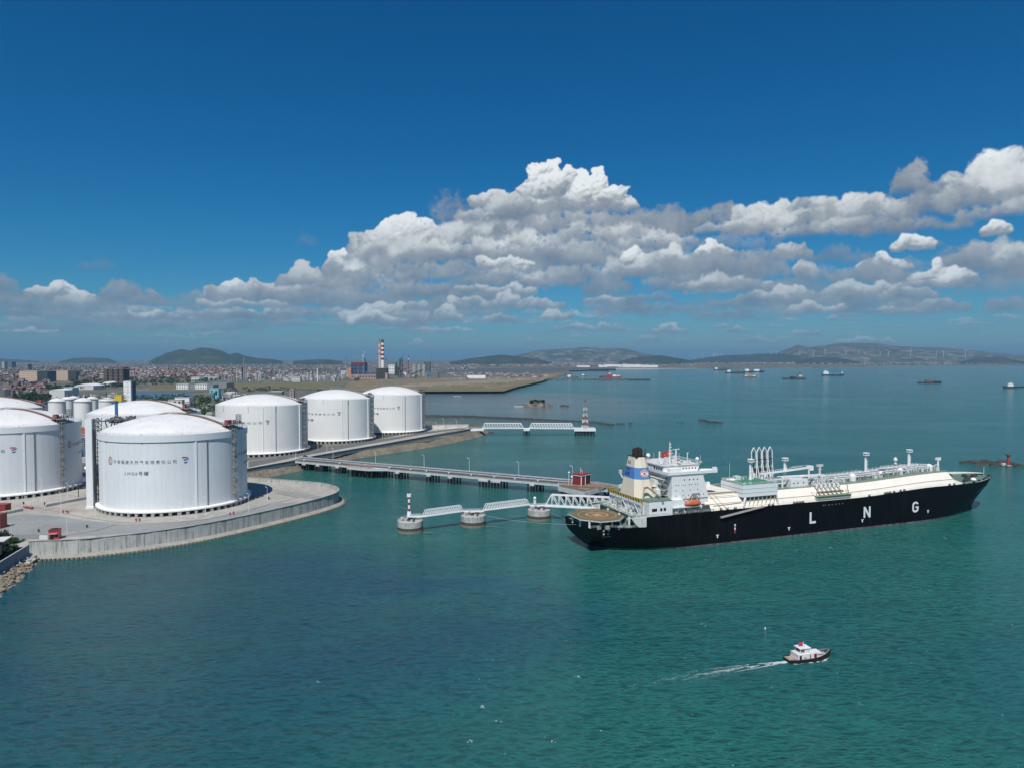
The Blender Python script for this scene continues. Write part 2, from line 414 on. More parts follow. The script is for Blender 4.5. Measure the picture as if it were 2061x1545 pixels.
concw = mat('stained_concrete', (.47, .47, .44), .85, .14, .25, streak=.75, scol=(.06, .058, .05), bump=.03)
glass = mat('dark_glass', (.02, .025, .03), .12, .0)
orange = mat('lifeboat_orange', (.62, .14, .04), .45, .12, .8)

# ------------------------------------------------------------------ water
wm = bpy.data.materials.new('sea_water'); wm.use_nodes = True
t = wm.node_tree; b = t.nodes['Principled BSDF']; L = t.links.new
b.inputs['Roughness'].default_value = 0.12; b.inputs['IOR'].default_value = 1.33
geo = t.nodes.new('ShaderNodeNewGeometry')
def tn(sc, det, mp, ro=.55, rot=0.0, off=(0, 0, 0)):
    m_ = t.nodes.new('ShaderNodeMapping'); m_.inputs['Scale'].default_value = mp; m_.inputs['Rotation'].default_value = (0, 0, rot); m_.inputs['Location'].default_value = off
    L(geo.outputs['Position'], m_.inputs[0])
    n = t.nodes.new('ShaderNodeTexNoise'); n.inputs['Scale'].default_value = sc; n.inputs['Detail'].default_value = det; n.inputs['Roughness'].default_value = ro
    L(m_.outputs[0], n.inputs['Vector']); return n.outputs['Fac']
def ramp(f, a, c, ca=(0, 0, 0), cc=(1, 1, 1)):
    r = t.nodes.new('ShaderNodeValToRGB'); r.color_ramp.elements[0].position = a; r.color_ramp.elements[1].position = c
    r.color_ramp.elements[0].color = (*ca, 1); r.color_ramp.elements[1].color = (*cc, 1); L(f, r.inputs[0]); return r.outputs[0]
def mixc(f, a, c):
    m_ = t.nodes.new('ShaderNodeMixRGB')
    for i, v in enumerate((f, a, c)):
        if isinstance(v, tuple): m_.inputs[i].default_value = (*v, 1)
        elif isinstance(v, float): m_.inputs[i].default_value = v
        else: L(v, m_.inputs[i])
    return m_.outputs[0]
def m2(op, a, c):
    n = t.nodes.new('ShaderNodeMath'); n.operation = op
    for i, v in enumerate((a, c)):
        if isinstance(v, (int, float)): n.inputs[i].default_value = v
        else: L(v, n.inputs[i])
    return n.outputs[0]
# water body: teal, with bluer patches and silt over the shallows
bodyc = mixc(ramp(tn(.006, 5, (1, 1.5, 1), .6), .38, .66), (.007, .078, .070), (.011, .098, .080))
bodyc = mixc(m2('MULTIPLY', ramp(tn(.0024, 3, (1, 2.2, 1), .5, .3, (900, 120, 0)), .50, .66), .5), bodyc, (.005, .058, .068))
sepx = t.nodes.new('ShaderNodeSeparateXYZ'); L(geo.outputs['Position'], sepx.inputs[0])
def blob(cx, cy, rx, ry):
    q = m2('ADD', m2('POWER', m2('DIVIDE', m2('SUBTRACT', sepx.outputs[0], cx), rx), 2.0), m2('POWER', m2('DIVIDE', m2('SUBTRACT', sepx.outputs[1], cy), ry), 2.0))
    return m2('MAXIMUM', m2('SUBTRACT', 1.0, q), 0.0)
silt = m2('MULTIPLY', blob(-60., 1550., 420., 620.), m2('ADD', .35, tn(.01, 5, (1, 3., 1), .6)))
bodyc = mixc(silt, bodyc, (.085, .125, .125))
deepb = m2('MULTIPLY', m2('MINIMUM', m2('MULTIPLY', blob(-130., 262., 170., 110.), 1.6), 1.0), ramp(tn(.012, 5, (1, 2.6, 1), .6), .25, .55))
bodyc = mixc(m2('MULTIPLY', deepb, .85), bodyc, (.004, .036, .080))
dark_left = m2('MINIMUM', m2('MULTIPLY', blob(-200., 190., 250., 220.), 1.5), 1.0)  # broad darker patch over the near left water
bodyc = mixc(m2('MULTIPLY', dark_left, .7), bodyc, (.004, .046, .058))
# waves: long wind sea and ripples
h1 = tn(.055, 3, (1, 2.0, 1), .5, R_(-24)); h2 = tn(.26, 4, (1, 2.4, 1), .6, R_(-14)); h3 = tn(1.1, 3, (1, 2.2, 1), .6, R_(-32))
gust = ramp(tn(.0045, 4, (1, 2.5, 1), .6, .2), .34, .68, (.35, .35, .35), (1.15, 1.15, 1.15))
def ridge(f): return m2('SUBTRACT', 1.0, m2('ABSOLUTE', m2('MULTIPLY', m2('SUBTRACT', f, .5), 4.0), 0.0))
r2_ = ridge(h2); r4_ = ridge(tn(.14, 4, (1, 2.6, 1), .55, R_(-20), (40, 9, 0)))
hh = m2('ADD', m2('ADD', m2('MULTIPLY', h1, .8), m2('ADD', m2('MULTIPLY', r2_, .26), m2('MULTIPLY', r4_, .42))), m2('MULTIPLY', h3, .14))
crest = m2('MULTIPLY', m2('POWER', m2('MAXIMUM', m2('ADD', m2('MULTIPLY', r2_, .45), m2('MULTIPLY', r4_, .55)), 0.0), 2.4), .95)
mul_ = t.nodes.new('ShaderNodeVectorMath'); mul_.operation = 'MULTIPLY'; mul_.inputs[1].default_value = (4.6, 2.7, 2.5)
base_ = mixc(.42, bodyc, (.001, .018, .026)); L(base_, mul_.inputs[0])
L(mixc(crest, base_, mul_.outputs[0]), b.inputs['Base Color'])  # light on the crests and dark troughs painted into the base colour
hh = m2('MULTIPLY', hh, gust)
bp = t.nodes.new('ShaderNodeBump'); bp.inputs['Distance'].default_value = 1.05; bp.inputs['Strength'].default_value = 1.0
L(hh, bp.inputs['Height']); L(bp.outputs[0], b.inputs['Normal'])
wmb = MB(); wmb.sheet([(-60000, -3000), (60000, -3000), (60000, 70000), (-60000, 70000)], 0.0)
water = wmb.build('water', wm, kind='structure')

# ------------------------------------------------------------------ land
def gmat(name, c1, c2, c3, s1=.01, s2=.08, rough=.95):
    m = bpy.data.materials.new(name); m.use_nodes = True; MATS[name] = m
    tt = m.node_tree; bb = tt.nodes['Principled BSDF']; bb.inputs['Roughness'].default_value = rough; bb.inputs['Specular IOR Level'].default_value = .2
    g = tt.nodes.new('ShaderNodeNewGeometry'); prev = None
    for (s_, lo, hi, ca, cb) in ((s1, .38, .62, c1, c2), (s2, .5, .68, None, c3)):
        n = tt.nodes.new('ShaderNodeTexNoise'); n.inputs['Scale'].default_value = s_; n.inputs['Detail'].default_value = 7; n.inputs['Roughness'].default_value = .68
        tt.links.new(g.outputs['Position'], n.inputs['Vector'])
        r = tt.nodes.new('ShaderNodeValToRGB'); r.color_ramp.elements[0].position = lo; r.color_ramp.elements[1].position = hi
        tt.links.new(n.outputs['Fac'], r.inputs[0])
        mm = tt.nodes.new('ShaderNodeMixRGB'); tt.links.new(r.outputs[0], mm.inputs[0])
        if prev is None: mm.inputs[1].default_value = (*ca, 1)
        else: tt.links.new(prev, mm.inputs[1])
        mm.inputs[2].default_value = (*cb, 1); prev = mm.outputs[0]
    tt.links.new(prev, bb.inputs['Base Color'])
    return m
g_land = gmat('town_ground', (.055, .075, .045), (.15, .14, .115), (.22, .20, .17), .004, .03)
g_pave = gmat('pale_concrete_paving', (.33, .32, .285), (.41, .39, .35), (.25, .245, .225), .03, .22)
g_grav = gmat('grey_gravel', (.225, .24, .24), (.28, .29, .285), (.19, .20, .20), .04, .5)
g_brown = gmat('bare_brown_earth', (.20, .155, .10), (.13, .12, .07), (.26, .22, .17), .006, .02)
g_mud = gmat('dark_mudflat', (.07, .085, .09), (.095, .105, .105), (.06, .07, .075), .003, .015)
g_track = gmat('worn_track', (.25, .21, .155), (.20, .165, .11), (.30, .26, .20), .01, .03)
g_sand = gmat('pale_sand', (.48, .44, .37), (.52, .48, .41), (.28, .26, .22), .003, .02)
g_rock = gmat('shore_stone', (.17, .145, .11), (.26, .22, .165), (.09, .08, .065), .08, .7)
g_field = gmat('dry_grass_field', (.13, .12, .06), (.17, .14, .08), (.08, .10, .05), .01, .05)
ZG = 6.0
# platform under the two near tanks; coast traced at the water line, counter-clockwise from the left
wall_px = [(58, 1118), (153, 1114.5), (204, 1109.5), (306, 1097.6), (408, 1081), (509, 1059), (611, 1034), (660, 1019.5), (679, 1012), (683, 1004), (676, 996), (655, 989.5), (628, 986.5), (577, 982), (535, 978.5), (492, 975.5)]
wall_w = []
for i, (x, y) in enumerate(wall_px):
    p = W(x, y, 1.4 if i < 10 else 2.4); wall_w.append((p[0], p[1]))
# smooth the line
def chaikin(p, k=2, closed=False):
    for _ in range(k):
        q = [p[0]]
        for a, c in zip(p, p[1:]):
            q += [(a[0] * .75 + c[0] * .25, a[1] * .75 + c[1] * .25), (a[0] * .25 + c[0] * .75, a[1] * .25 + c[1] * .75)]
        p = q + [p[-1]]
    return p
wall_w = chaikin(wall_w, 2)
def resample(p, step):
    out = [p[0]]; d = 0.0
    for a, c in zip(p, p[1:]):
        l = math.dist(a, c); pos = 0.0
        while d + (l - pos) >= step:
            pos += step - d; d = 0.0
            out.append((a[0] + (c[0] - a[0]) * pos / l, a[1] + (c[1] - a[1]) * pos / l))
        d += l - pos
    if math.dist(out[-1], p[-1]) > step * .3: out.append(p[-1])
    return out
def normals(p):
    n = []
    for i in range(len(p)):
        a = p[max(0, i - 1)]; c = p[min(len(p) - 1, i + 1)]; l = math.dist(a, c) or 1
        n.append(((c[1] - a[1]) / l, -(c[0] - a[0]) / l))        # to the right of travel = seaward here
    return n
back = [W(430, 977, ZG)[:2], W(300, 955, ZG)[:2]]
plat = [tuple(p) for p in wall_w] + [(-150, 640), (-420, 700), (-900, 700), (-900, 300), (-420, 290), (-300, 318), (-255, 330)]
wn_ = normals(wall_w)
ins = [(p[0] - n[0] * .3, p[1] - n[1] * .3) for p, n in zip(wall_w, wn_)]
far_edge = W(492, 950, ZG)
# tank 1-3 ground: revetment water line from the channel to the spit tip and back round
edgeB = [W(470, 974, 0)[:2], W(492, 972, 0)[:2], W(560, 956, 0)[:2], W(600, 948, 0)[:2], W(640, 937, 0)[:2], W(690, 926.5, 0)[:2], W(780, 913, 0)[:2], W(871, 899, 0)[:2], W(940, 885, 0)[:2], W(975, 876, 0)[:2], W(986, 869, 0)[:2], W(978, 861, 0)[:2]]
farB = [(-75, 1010), (-180, 1075), (-240, 1180), (-330, 1500), (-380, 1900), (-300, 2060)]
shore = [W(1012, 789, 0)[:2], W(1040, 780, 0)[:2], W(1090, 768, 0)[:2], W(1150, 752, 0)[:2], W(1140, 745, 0)[:2], (700, 6900), W(1240, 741, 0)[:2]]
coast2 = [(2400, 6950), (3100, 7400), W(1640, 740, 0)[:2], W(1800, 737, 0)[:2], W(2061, 736, 0)[:2], (16000, 10500), (40000, 10500)]
main = list(edgeB) + farB + shore + coast2 + [(60000, 69000), (-59000, 69000), (-59000, -2500), (-9000, -2500), (-900, 200), (-900, 300), (-900, 700), (-420, 700), (-330, 640)]
nin = len(edgeB)
nb = normals(edgeB)
topB = [(p[0] - n[0] * 7, p[1] - n[1] * 7) for p, n in zip(edgeB, nb)]
mainT = list(topB) + farB + shore + coast2 + main[nin + len(farB) + len(shore) + len(coast2):]
import mathutils.geometry as mg
def poly_sheet(mb, poly, z):
    tri = mg.tessellate_polygon([[Vector((p[0], p[1], 0)) for p in poly]])
    vs = [(p[0], p[1], z) for p in poly]; fs = []
    for a, b_, c in tri:
        A_, B_, C_ = vs[a], vs[b_], vs[c]
        cr = (B_[0] - A_[0]) * (C_[1] - A_[1]) - (B_[1] - A_[1]) * (C_[0] - A_[0])
        fs.append((a, b_, c) if cr > 0 else (a, c, b_))
    mb.add(vs, fs)
def skirt(mb, top, zt, bot, zb):
    for i in range(len(top) - 1):
        mb.quad((*bot[i], zb), (*bot[i + 1], zb), (*top[i + 1], zt), (*top[i], zt))
g = MB(); poly_sheet(g, mainT, ZG)
rest = farB + shore + coast2
skirt(g, rest, ZG, [(p[0] + 9, p[1] - 3) for p in rest], -1.0)
g.build('ground', g_land, kind='structure')
g = MB(); poly_sheet(g, ins + [(-262, 560), (-330, 640), (-420, 699), (-899, 699), (-899, 300), (-420, 290), (-300, 318), (-255, 330)], ZG + .006)
g.build('pavement', g_pave, kind='structure')
def strip(name, pxs, z, m, dz=0.0):
    g = MB(); poly_sheet(g, [W(x, y, z)[:2] for x, y in pxs], z + dz); return g.build(name, m, kind='structure')
strip('gravel_ground', [(-60, 1042), (60, 1034), (120, 1038), (170, 1046), (250, 1054), (320, 1053), (420, 1042), (500, 1022), (560, 1012), (600, 1010), (520, 1034), (420, 1055), (310, 1069), (170, 1078), (60, 1082), (-60, 1086)], ZG, g_grav, .012)
strip('gravel_ground', [(545, 984), (600, 990), (650, 998), (640, 1004), (590, 1000), (555, 992)], ZG, mat('rough_concrete', (.27, .265, .24), .9, .2, .1), .012)
strip('access_road', [(-80, 1030), (60, 1016), (170, 1024), (182, 1030), (60, 1026), (-80, 1040)], ZG, mat('worn_concrete_road', (.33, .30, .27), .9, .15, .2), .018)
# ground and roads round the far tanks
strip('tank_yard_ground', [(440, 935), (500, 945), (600, 922), (640, 915), (860, 876), (950, 859), (860, 862), (820, 872), (760, 884), (640, 905), (480, 930)], ZG, g_pave, .012)
strip('perimeter_road', [(500, 940), (600, 918), (860, 872), (955, 859.5), (955, 857.5), (858, 868), (640, 904), (500, 928)], ZG, mat('asphalt_road', (.12, .12, .115), .9, .15, .1), .02)
strip('service_yard', [(90, 905), (130, 935), (175, 960), (175, 880), (160, 850), (90, 860)], ZG, mat('dark_yard_surface', (.10, .105, .10), .9, .2, .1), .012)
strip('brown_field', [(470, 771), (560, 769.5), (640, 768), (700, 770), (640, 781), (520, 784), (420, 783), (300, 786), (300, 776), (360, 772)], ZG, g_field, .05)
strip('bare_spoil_ground', [(690, 784), (700, 770), (740, 764), (900, 761), (1050, 757), (1110, 752), (1135, 751), (1092, 766), (1040, 778), (1012, 786), (860, 787), (780, 790)], ZG, g_brown, .10)
strip('pale_quarry_track', [(760, 776), (900, 769), (1030, 762), (1110, 755), (1100, 760), (1030, 768), (900, 775), (800, 779)], ZG, g_track, .16)
strip('grass_verge', [(840, 787.6), (1012, 787.2), (1040, 778.6), (1092, 766.5), (1110, 760), (1085, 765.5), (1035, 775), (1005, 781), (840, 782)], ZG, g_field, .2)
strip('dark_fill', [(880, 766), (1000, 762), (1060, 757.5), (980, 758.5), (890, 761)], ZG, g_rock, .22)
strip('mudflat', [(870, 752), (900, 742), (1100, 740), (1240, 741), (1240, 743.5), (1150, 746), (1100, 750), (980, 755)], ZG, g_mud, .10)
strip('sandbank', [(1150, 742.2), (1280, 739.6), (1500, 738.6), (1640, 739.6), (1500, 741.0), (1300, 742.4)], .6, g_sand, .0)
strip('canal', [(0, 800), (130, 795), (150, 800), (0, 812)], ZG, mat('dull_canal_water', (.09, .12, .12), .3, .1, .02), .05)
strip('canal', [(270, 786), (380, 789), (400, 795), (380, 801), (270, 803)], ZG, mat('dull_canal_water', (.09, .12, .12), .3, .1, .02), .05)
strip('flat_grey_land', [(560, 758), (700, 757), (900, 744), (880, 737), (700, 737), (560, 744)], ZG, mat('dull_ground', (.10, .105, .09), .95, .25, .003), .04)
# rubble slope of the far bank
g = MB(); N = 5
top = resample(chaikin([tuple(p) for p in topB], 1), 5); bot_ = resample(chaikin([tuple(p) for p in edgeB], 1), 5)
g = MB()
n_ = min(len(top), len(bot_)); K = 6
def lerp2(a, c, f): return (a[0] + (c[0] - a[0]) * f, a[1] + (c[1] - a[1]) * f)
def at(p, f):
    x = f * (len(p) - 1); i = min(int(x), len(p) - 2); return lerp2(p[i], p[i + 1], x - i)
NN = 260; vs = []; fs = []
for i in range(NN + 1):
    a = at(top, i / NN); c = at(bot_, i / NN)
    for j in range(K + 1):
        f = j / K; q = lerp2(a, c, f)
        z = ZG * (1 - f) - .6 * f + (fbm(q[0] * .25, q[1] * .25, j) * .55 if 0 < j else 0)
        q2 = lerp2(a, c, min(1, max(-.0, f + (.06 * fbm(q[0] * .4, q[1] * .4, 9.) if j else 0))))
        vs.append((*q2, z - (.0 if j else .0)))
for i in range(NN):
    for j in range(K):
        a = i * (K + 1) + j; fs.append((a, a + K + 1, a + K + 2, a + 1))
g.add(vs, fs); g.build('stone_revetment', g_rock, kind='structure')

# ---- near seawall: concrete panels standing on a toe beam, armour blocks at the water line
sw = thing('seawall', 'curved streaky concrete seawall round the near tank platform', 'seawall')
ring = resample(wall_w, 11.0); rn = normals(ring)
for i in range(len(ring) - 1):
    a, c = ring[i], ring[i + 1]; na, nc = rn[i], rn[i + 1]
    e = .006; a = lerp2(ring[i], ring[i + 1], e); c = lerp2(ring[i], ring[i + 1], 1 - e)
    o = .24 if i % 2 else .20
    P = [(a[0] + na[0] * o, a[1] + na[1] * o), (c[0] + nc[0] * o, c[1] + nc[1] * o), (c[0] - nc[0] * .35, c[1] - nc[1] * .35), (a[0] - na[0] * .35, a[1] - na[1] * .35)]
    g = MB(); g.prism(P, .9, 8.55)
    g.build('wall_panel', concw, sw)
g = MB()
fine = resample(wall_w, 3.0); fn = normals(fine)
for i in range(len(fine) - 1):
    a, c = fine[i], fine[i + 1]; na, nc = fn[i], fn[i + 1]
    g.prism([(a[0] + na[0] * .42, a[1] + na[1] * .42), (c[0] + nc[0] * .42, c[1] + nc[1] * .42), (c[0] - nc[0] * .5, c[1] - nc[1] * .5), (a[0] - na[0] * .5, a[1] - na[1] * .5)], 8.56, 8.8)
g.build('coping', conc, sw)
g = MB()
for i in range(len(fine) - 1):
    a, c = fine[i], fine[i + 1]; na, nc = fn[i], fn[i + 1]
    def o_(p, n, d): return (p[0] + n[0] * d, p[1] + n[1] * d)
    g.quad((*o_(a, na, 3.6), .75), (*o_(c, nc, 3.6), .75), (*o_(c, nc, .1), 1.75), (*o_(a, na, .1), 1.75))
    g.quad((*o_(a, na, 4.0), -1.), (*o_(c, nc, 4.0), -1.), (*o_(c, nc, 3.6), .75), (*o_(a, na, 3.6), .75))
g.build('toe_beam', mat('toe_concrete', (.30, .29, .255), .9, .2, .3, bump=.03), sw)
blk = MB(); blk.box((0, 0, -1.2), (1.15, 1.5, 2.0), 0, .8)
bm_ = blk.mesh('armour_block', mat('weedy_block', (.15, .14, .105), .9, .3, .8))
teeth = resample(wall_w, 1.9); tn_ = normals(teeth)
for i, (p, n) in enumerate(zip(teeth, tn_)):
    if i > 296: break
    place(bm_, 'armour_block', sw, (p[0] + n[0] * 4.3, p[1] + n[1] * 4.3, 0), math.atan2(n[1], n[0]) - math.pi / 2)

# ---- wall and rubble bank at the lower left
wl = thing('boundary_wall', 'blue grey boundary wall running down to the left corner above the rubble bank', 'wall')
A_, C_ = W(57, 1112, 4.0)[:2], W(-60, 1186, 4.0)[:2]
segs = resample([A_, C_], 8.0)
dx_, dy_ = (C_[0] - A_[0]), (C_[1] - A_[1]); l_ = math.hypot(dx_, dy_); nx_, ny_ = dy_ / l_, -dx_ / l_
for a, c in zip(segs, segs[1:]):
    c = lerp2(a, c, .985)
    g = MB(); g.prism([a, c, (c[0] - nx_ * .5, c[1] - ny_ * .5), (a[0] - nx_ * .5, a[1] - ny_ * .5)], 3.2, 8.0)
    g.build('wall_panel', mat('blue_grey_render', (.24, .28, .32), .85, .12, .4), wl)
g = MB(); g.prism([(A_[0] + nx_ * .15, A_[1] + ny_ * .15), (C_[0] + nx_ * .15, C_[1] + ny_ * .15), (C_[0] - nx_ * .65, C_[1] - ny_ * .65), (A_[0] - nx_ * .65, A_[1] - ny_ * .65)], 8.01, 8.2)
g.build('coping', conc, wl)
bt = [A_, C_]; bw = [W(84, 1126, 0)[:2], W(-60, 1262, 0)[:2]]
g = MB(); NA = 44; NB = 9; vs = []; fs = []
for i in range(NA + 1):
    a = lerp2(bt[0], bt[1], i / NA); c = lerp2(bw[0], bw[1], i / NA)
    for j in range(NB + 1):
        q = lerp2(a, c, j / NB); vs.append((*q, 3.9 * (1 - j / NB) - .8 * (j / NB) + .3 * fbm(q[0] * .5, q[1] * .5)))
for i in range(NA):
    for j in range(NB): a = i * (NB + 1) + j; fs.append((a, a + NB + 1, a + NB + 2, a + 1))
g.add(vs, fs); g.build('bank', g_rock, kind='structure')
def rock_mesh(seed, flat=.6):
    r = random.Random(seed); g = MB(); g.sphere((0, 0, 0), 1, 7, 5, flat)
    g.v = [(x * (1 + .3 * fbm(x * 1.3 + seed, y, z)) * r.uniform(.85, 1.15), y * (1 + .3 * fbm(x, y * 1.3, z + seed)) * r.uniform(.85, 1.15), z * r.uniform(.85, 1.15)) for x, y, z in g.v]
    return g.mesh('rock', mat('rubble_stone', (.27, .225, .165), .9, .35, .6))
rocks = [rock_mesh(i) for i in range(6)]
rmw = [m.copy() for m in rocks[:3]]
for m in rmw: m.materials[0] = mat('pale_rubble_stone', (.46, .44, .40), .9, .2, .6)
rb = thing('rubble_bank', 'brown rubble stones heaped below the boundary wall at the water edge', 'rubble bank', (*A_, 0))
rr = random.Random(3)
for k in range(280):
    f = rr.random() ** 1.0; h_ = rr.random()
    q = lerp2(lerp2(bt[0], bt[1], f * .75), lerp2(bw[0], bw[1], f * .75), h_)
    pale = f < .22 and h_ < .55 or (h_ < .12)
    s = rr.uniform(.5, 1.15)
    o = place((rmw if pale else rocks)[rr.randrange(3 if pale else 6)], 'stone', rb, (q[0] - A_[0], q[1] - A_[1], 3.9 * (1 - h_) - .8 * h_ + .15), rr.uniform(0, 6), (s * rr.uniform(.8, 1.6), s, s * .8))

# ------------------------------------------------------------------ storage tanks
ZR = 52.4; ZT = 61.6; ZB = 8.3
tank_white = mat('tank_blue_white', (.68, .71, .725), .5, .05, .05, streak=.11, scol=(.36, .37, .36))
tank_cream = mat('tank_warm_white', (.78, .78, .755), .5, .05, .05, streak=.10, scol=(.42, .42, .39))
dome_white = mat('dome_white', (.70, .695, .68), .55, .07, .12)
def hit(px, c, r, z=30.0):
    """angle on a cylinder round c where the view line of column px meets its near side"""
    dx, dy = (px - CX) / F, math.cos(PITCH); l = math.hypot(dx, dy); dx /= l; dy /= l
    b_ = dx * c[0] + dy * c[1]; q = b_ * b_ - (c[0] ** 2 + c[1] ** 2 - r * r)
    t_ = b_ - math.sqrt(max(q, 0)); return math.atan2(dy * t_ - c[1], dx * t_ - c[0])
def text_mesh(body, size, name, m, ext=0.0, spacing=1.0, bold=0.0):
    cu = bpy.data.curves.new(name, 'FONT'); cu.body = body; cu.size = size; cu.space_character = spacing; cu.extrude = ext; cu.offset = bold
    cu.resolution_u = 2; cu.align_x = 'LEFT'
    o = bpy.data.objects.new(name, cu); COL.objects.link(o)
    bpy.context.view_layer.update()
    me = bpy.data.meshes.new_from_object(o.evaluated_get(bpy.context.evaluated_depsgraph_get()))
    bpy.data.objects.remove(o); me.name = name; me.materials.clear(); me.materials.append(m)
    return me
def wrap(me, c0, r, a0, z0, width=None):
    """lay a flat text mesh on a cylinder (local frame of the tank): x runs anticlockwise from angle a0"""
    n = len(me.vertices); co = np.empty(n * 3, np.float32); me.vertices.foreach_get('co', co); co = co.reshape(-1, 3)
    k = 1.0
    if width: k = width / max(1e-3, co[:, 0].max() - co[:, 0].min()); co[:, 0] -= co[:, 0].min()
    a = a0 + co[:, 0] * k / r
    out = np.stack([np.cos(a) * r, np.sin(a) * r, z0 + co[:, 1]], 1).astype(np.float32)
    me.vertices.foreach_set('co', out.ravel()); me.update(); return me
ink = mat('slate_lettering', (.10, .12, .145), .6, 0)
logo_b = mat('logo_blue', (.04, .13, .36), .5, 0); logo_r = mat('logo_red', (.50, .06, .035), .5, 0)
def flatshape(name, polys, m, r, a0, z0, parent, k=1.0):
    g = MB()
    for p in polys:
        # subdivide long edges so that it follows the wall
        n = len(p); q = []
        for i in range(n):
            a, c = p[i], p[(i + 1) % n]
            for j in range(3): q.append(lerp2(a, c, j / 3))
        vs = [(r * math.cos(a0 + x * k / r), r * math.sin(a0 + x * k / r), z0 + y * k) for x, y in q]
        g.add(vs, [tuple(range(len(vs)))])
    return g.build(name, m, parent)
def tank(cx, cy, r, label, num, banded, a_stair, a_strips, a_text=None, copies=(), detail=True):
    T = thing('storage_tank', label, 'storage tank', (cx, cy, 0), group=None)
    body = tank_white if banded else tank_cream
    n = 128
    if banded:
        MB().lathe([(r, ZB + 1.1), (r, 48.4)], n).build('wall', body, T, True)
        MB().lathe([(r, 48.4), (r + .55, 48.5), (r + .55, ZR - .1), (r + .1, ZR)], n).build('ring_beam', body, T, True)
    else:
        MB().lathe([(r, ZB + 1.1), (r, ZR - .1), (r - .2, ZR)], n).build('wall', body, T, True)
    # dome with the slightly raised plate rings that catch dirt
    Rs = ((r - .4) ** 2 + (ZT - ZR) ** 2) / (2 * (ZT - ZR)); prof = []
    for i in range(17):
        q = (r - .4) * (1 - i / 16); prof.append((max(q, .01), ZT - Rs + math.sqrt(Rs * Rs - q * q)))
    MB().lathe([(r - .1, ZR)] + prof, n).build('dome', dome_white, T, True)
    def dz(q): return ZT - Rs + math.sqrt(Rs * Rs - q * q)
    MB().lathe([(r - .5, ZB), (r + 2.3, ZB), (r + 2.3, ZB + .75), (r + .9, ZB + 1.25), (r - .5, ZB + 1.3)], n).build('base_ring', tank_cream, T, True)
    MB().lathe([(.01, ZG + 1.1), (r - 1.5, ZG + 1.1)], 48).build('underside', black, T)  # black disc paints in the shade below the slab
    # pedestals carrying the slab, gaps between
    npd = 60
    pm = MB().box((0, 0, ZG - .3), (1.7, 2.2, ZB - ZG + .3)).mesh('pedestal', conc)
    if detail:
        for i in range(npd):
            a = 2 * math.pi * (i + .5) / npd
            place(pm, 'pedestal', T, (math.cos(a) * (r + .9), math.sin(a) * (r + .9), 0), a + math.pi / 2)
        MB().lathe([(r - 1.2, ZG), (r - 1.2, ZB)], 64).build('gap_shade_drum', black, T)  # black drum behind the pedestals stands in for shade in the gaps
    else:
        g = MB()
        for i in range(npd):
            a = 2 * math.pi * (i + .5) / npd; g.box((math.cos(a) * (r + .9), math.sin(a) * (r + .9), ZG - .3), (1.7, 2.2, ZB - ZG + .3), a + math.pi / 2)
        o = g.build('pedestal', conc, T, kind='stuff')
        MB().lathe([(r - 1.2, ZG), (r - 1.2, ZB)], 64).build('gap_shade_drum', black, T)  # same black drum, painted shade between the pedestals
    # vertical seams of the cladding: fine ribs
    g = MB()
    for i in range(72):
        a = 2 * math.pi * i / 72
        g.box((math.cos(a) * (r + .02), math.sin(a) * (r + .02), ZB + 1.3), (.12, .05, (48.3 if banded else ZR) - ZB - 1.6), a + math.pi / 2)
    g.build('cladding_seam', mat('seam_grey', (.63, .665, .68), .6, 0), T, kind='stuff')
    # strips: (angle, kind)
    for a, k in a_strips:
        ux, uy = math.cos(a), math.sin(a)
        if k == 'w': MB().box((ux * (r + .15), uy * (r + .15), ZB + 1.2), (.9, .5, 49.3 - ZB - 1.2 if banded else ZR - ZB - 1.4), a + math.pi / 2).build('riser_pipe', white, T)
        if k == 'd': MB().box((ux * (r + .3), uy * (r + .3), ZB + 1.2), (.38, .35, 49.8 - ZB - 1.2 if banded else ZR - ZB - 2), a + math.pi / 2).build('cable_riser', mat('cable_tray_grey', (.16, .17, .18), .5, .05, .5), T)
        if k == 'b': MB().box((ux * (r + .2), uy * (r + .2), ZB + 1.2), (3.0, 1.2, ZR - ZB - 1.3), a + math.pi / 2).build('buttress', body, T)
        if k == 'p': MB().box((ux * (r + .25), uy * (r + .25), ZR - 5.5 if not banded else ZR - 5.2), (.12, .15, 6.0), a + math.pi / 2).build('vent_stack', dark, T)
    # rim railing
    g = MB(); N_ = 120
    for h_ in (.6, 1.15):
        for i in range(N_):
            a, c = 2 * math.pi * i / N_, 2 * math.pi * (i + 1) / N_
            g.bar(((r - .1) * math.cos(a), (r - .1) * math.sin(a), ZR + h_), ((r - .1) * math.cos(c), (r - .1) * math.sin(c), ZR + h_), .035, 3, cap=False)
    for i in range(N_ // 2):
        a = 2 * math.pi * i / (N_ // 2); g.bar(((r - .1) * math.cos(a), (r - .1) * math.sin(a), ZR - .1), ((r - .1) * math.cos(a), (r - .1) * math.sin(a), ZR + 1.25), .06, 4)
    g.build('rim_railing', mat('galvanised_steel', (.42, .42, .40), .5, .1, 1.), T)
    # stair tower
    ux, uy = math.cos(a_stair), math.sin(a_stair); tx, ty = -uy, ux
    def S(o, w, z): return (ux * (r + o) + tx * w, uy * (r + o) + ty * w, z)
    stc = mat('stair_steel', (.30, .275, .25) if banded else (.33, .34, .345), .6, .2, .6)
    g = MB()
    for o, w in ((.6, -1.3), (.6, 1.3), (2.6, -1.3), (2.6, 1.3)): g.bar(S(o, w, ZG), S(o, w, ZR + 1.5), .13, 4)
    g.build('stair_frame', stc, T)
    k = 0; z = ZG + .4
    lm = MB(); lm.box((0, 0, 0), (2.8, 2.4, .18))
    lmm = lm.mesh('landing', stc)
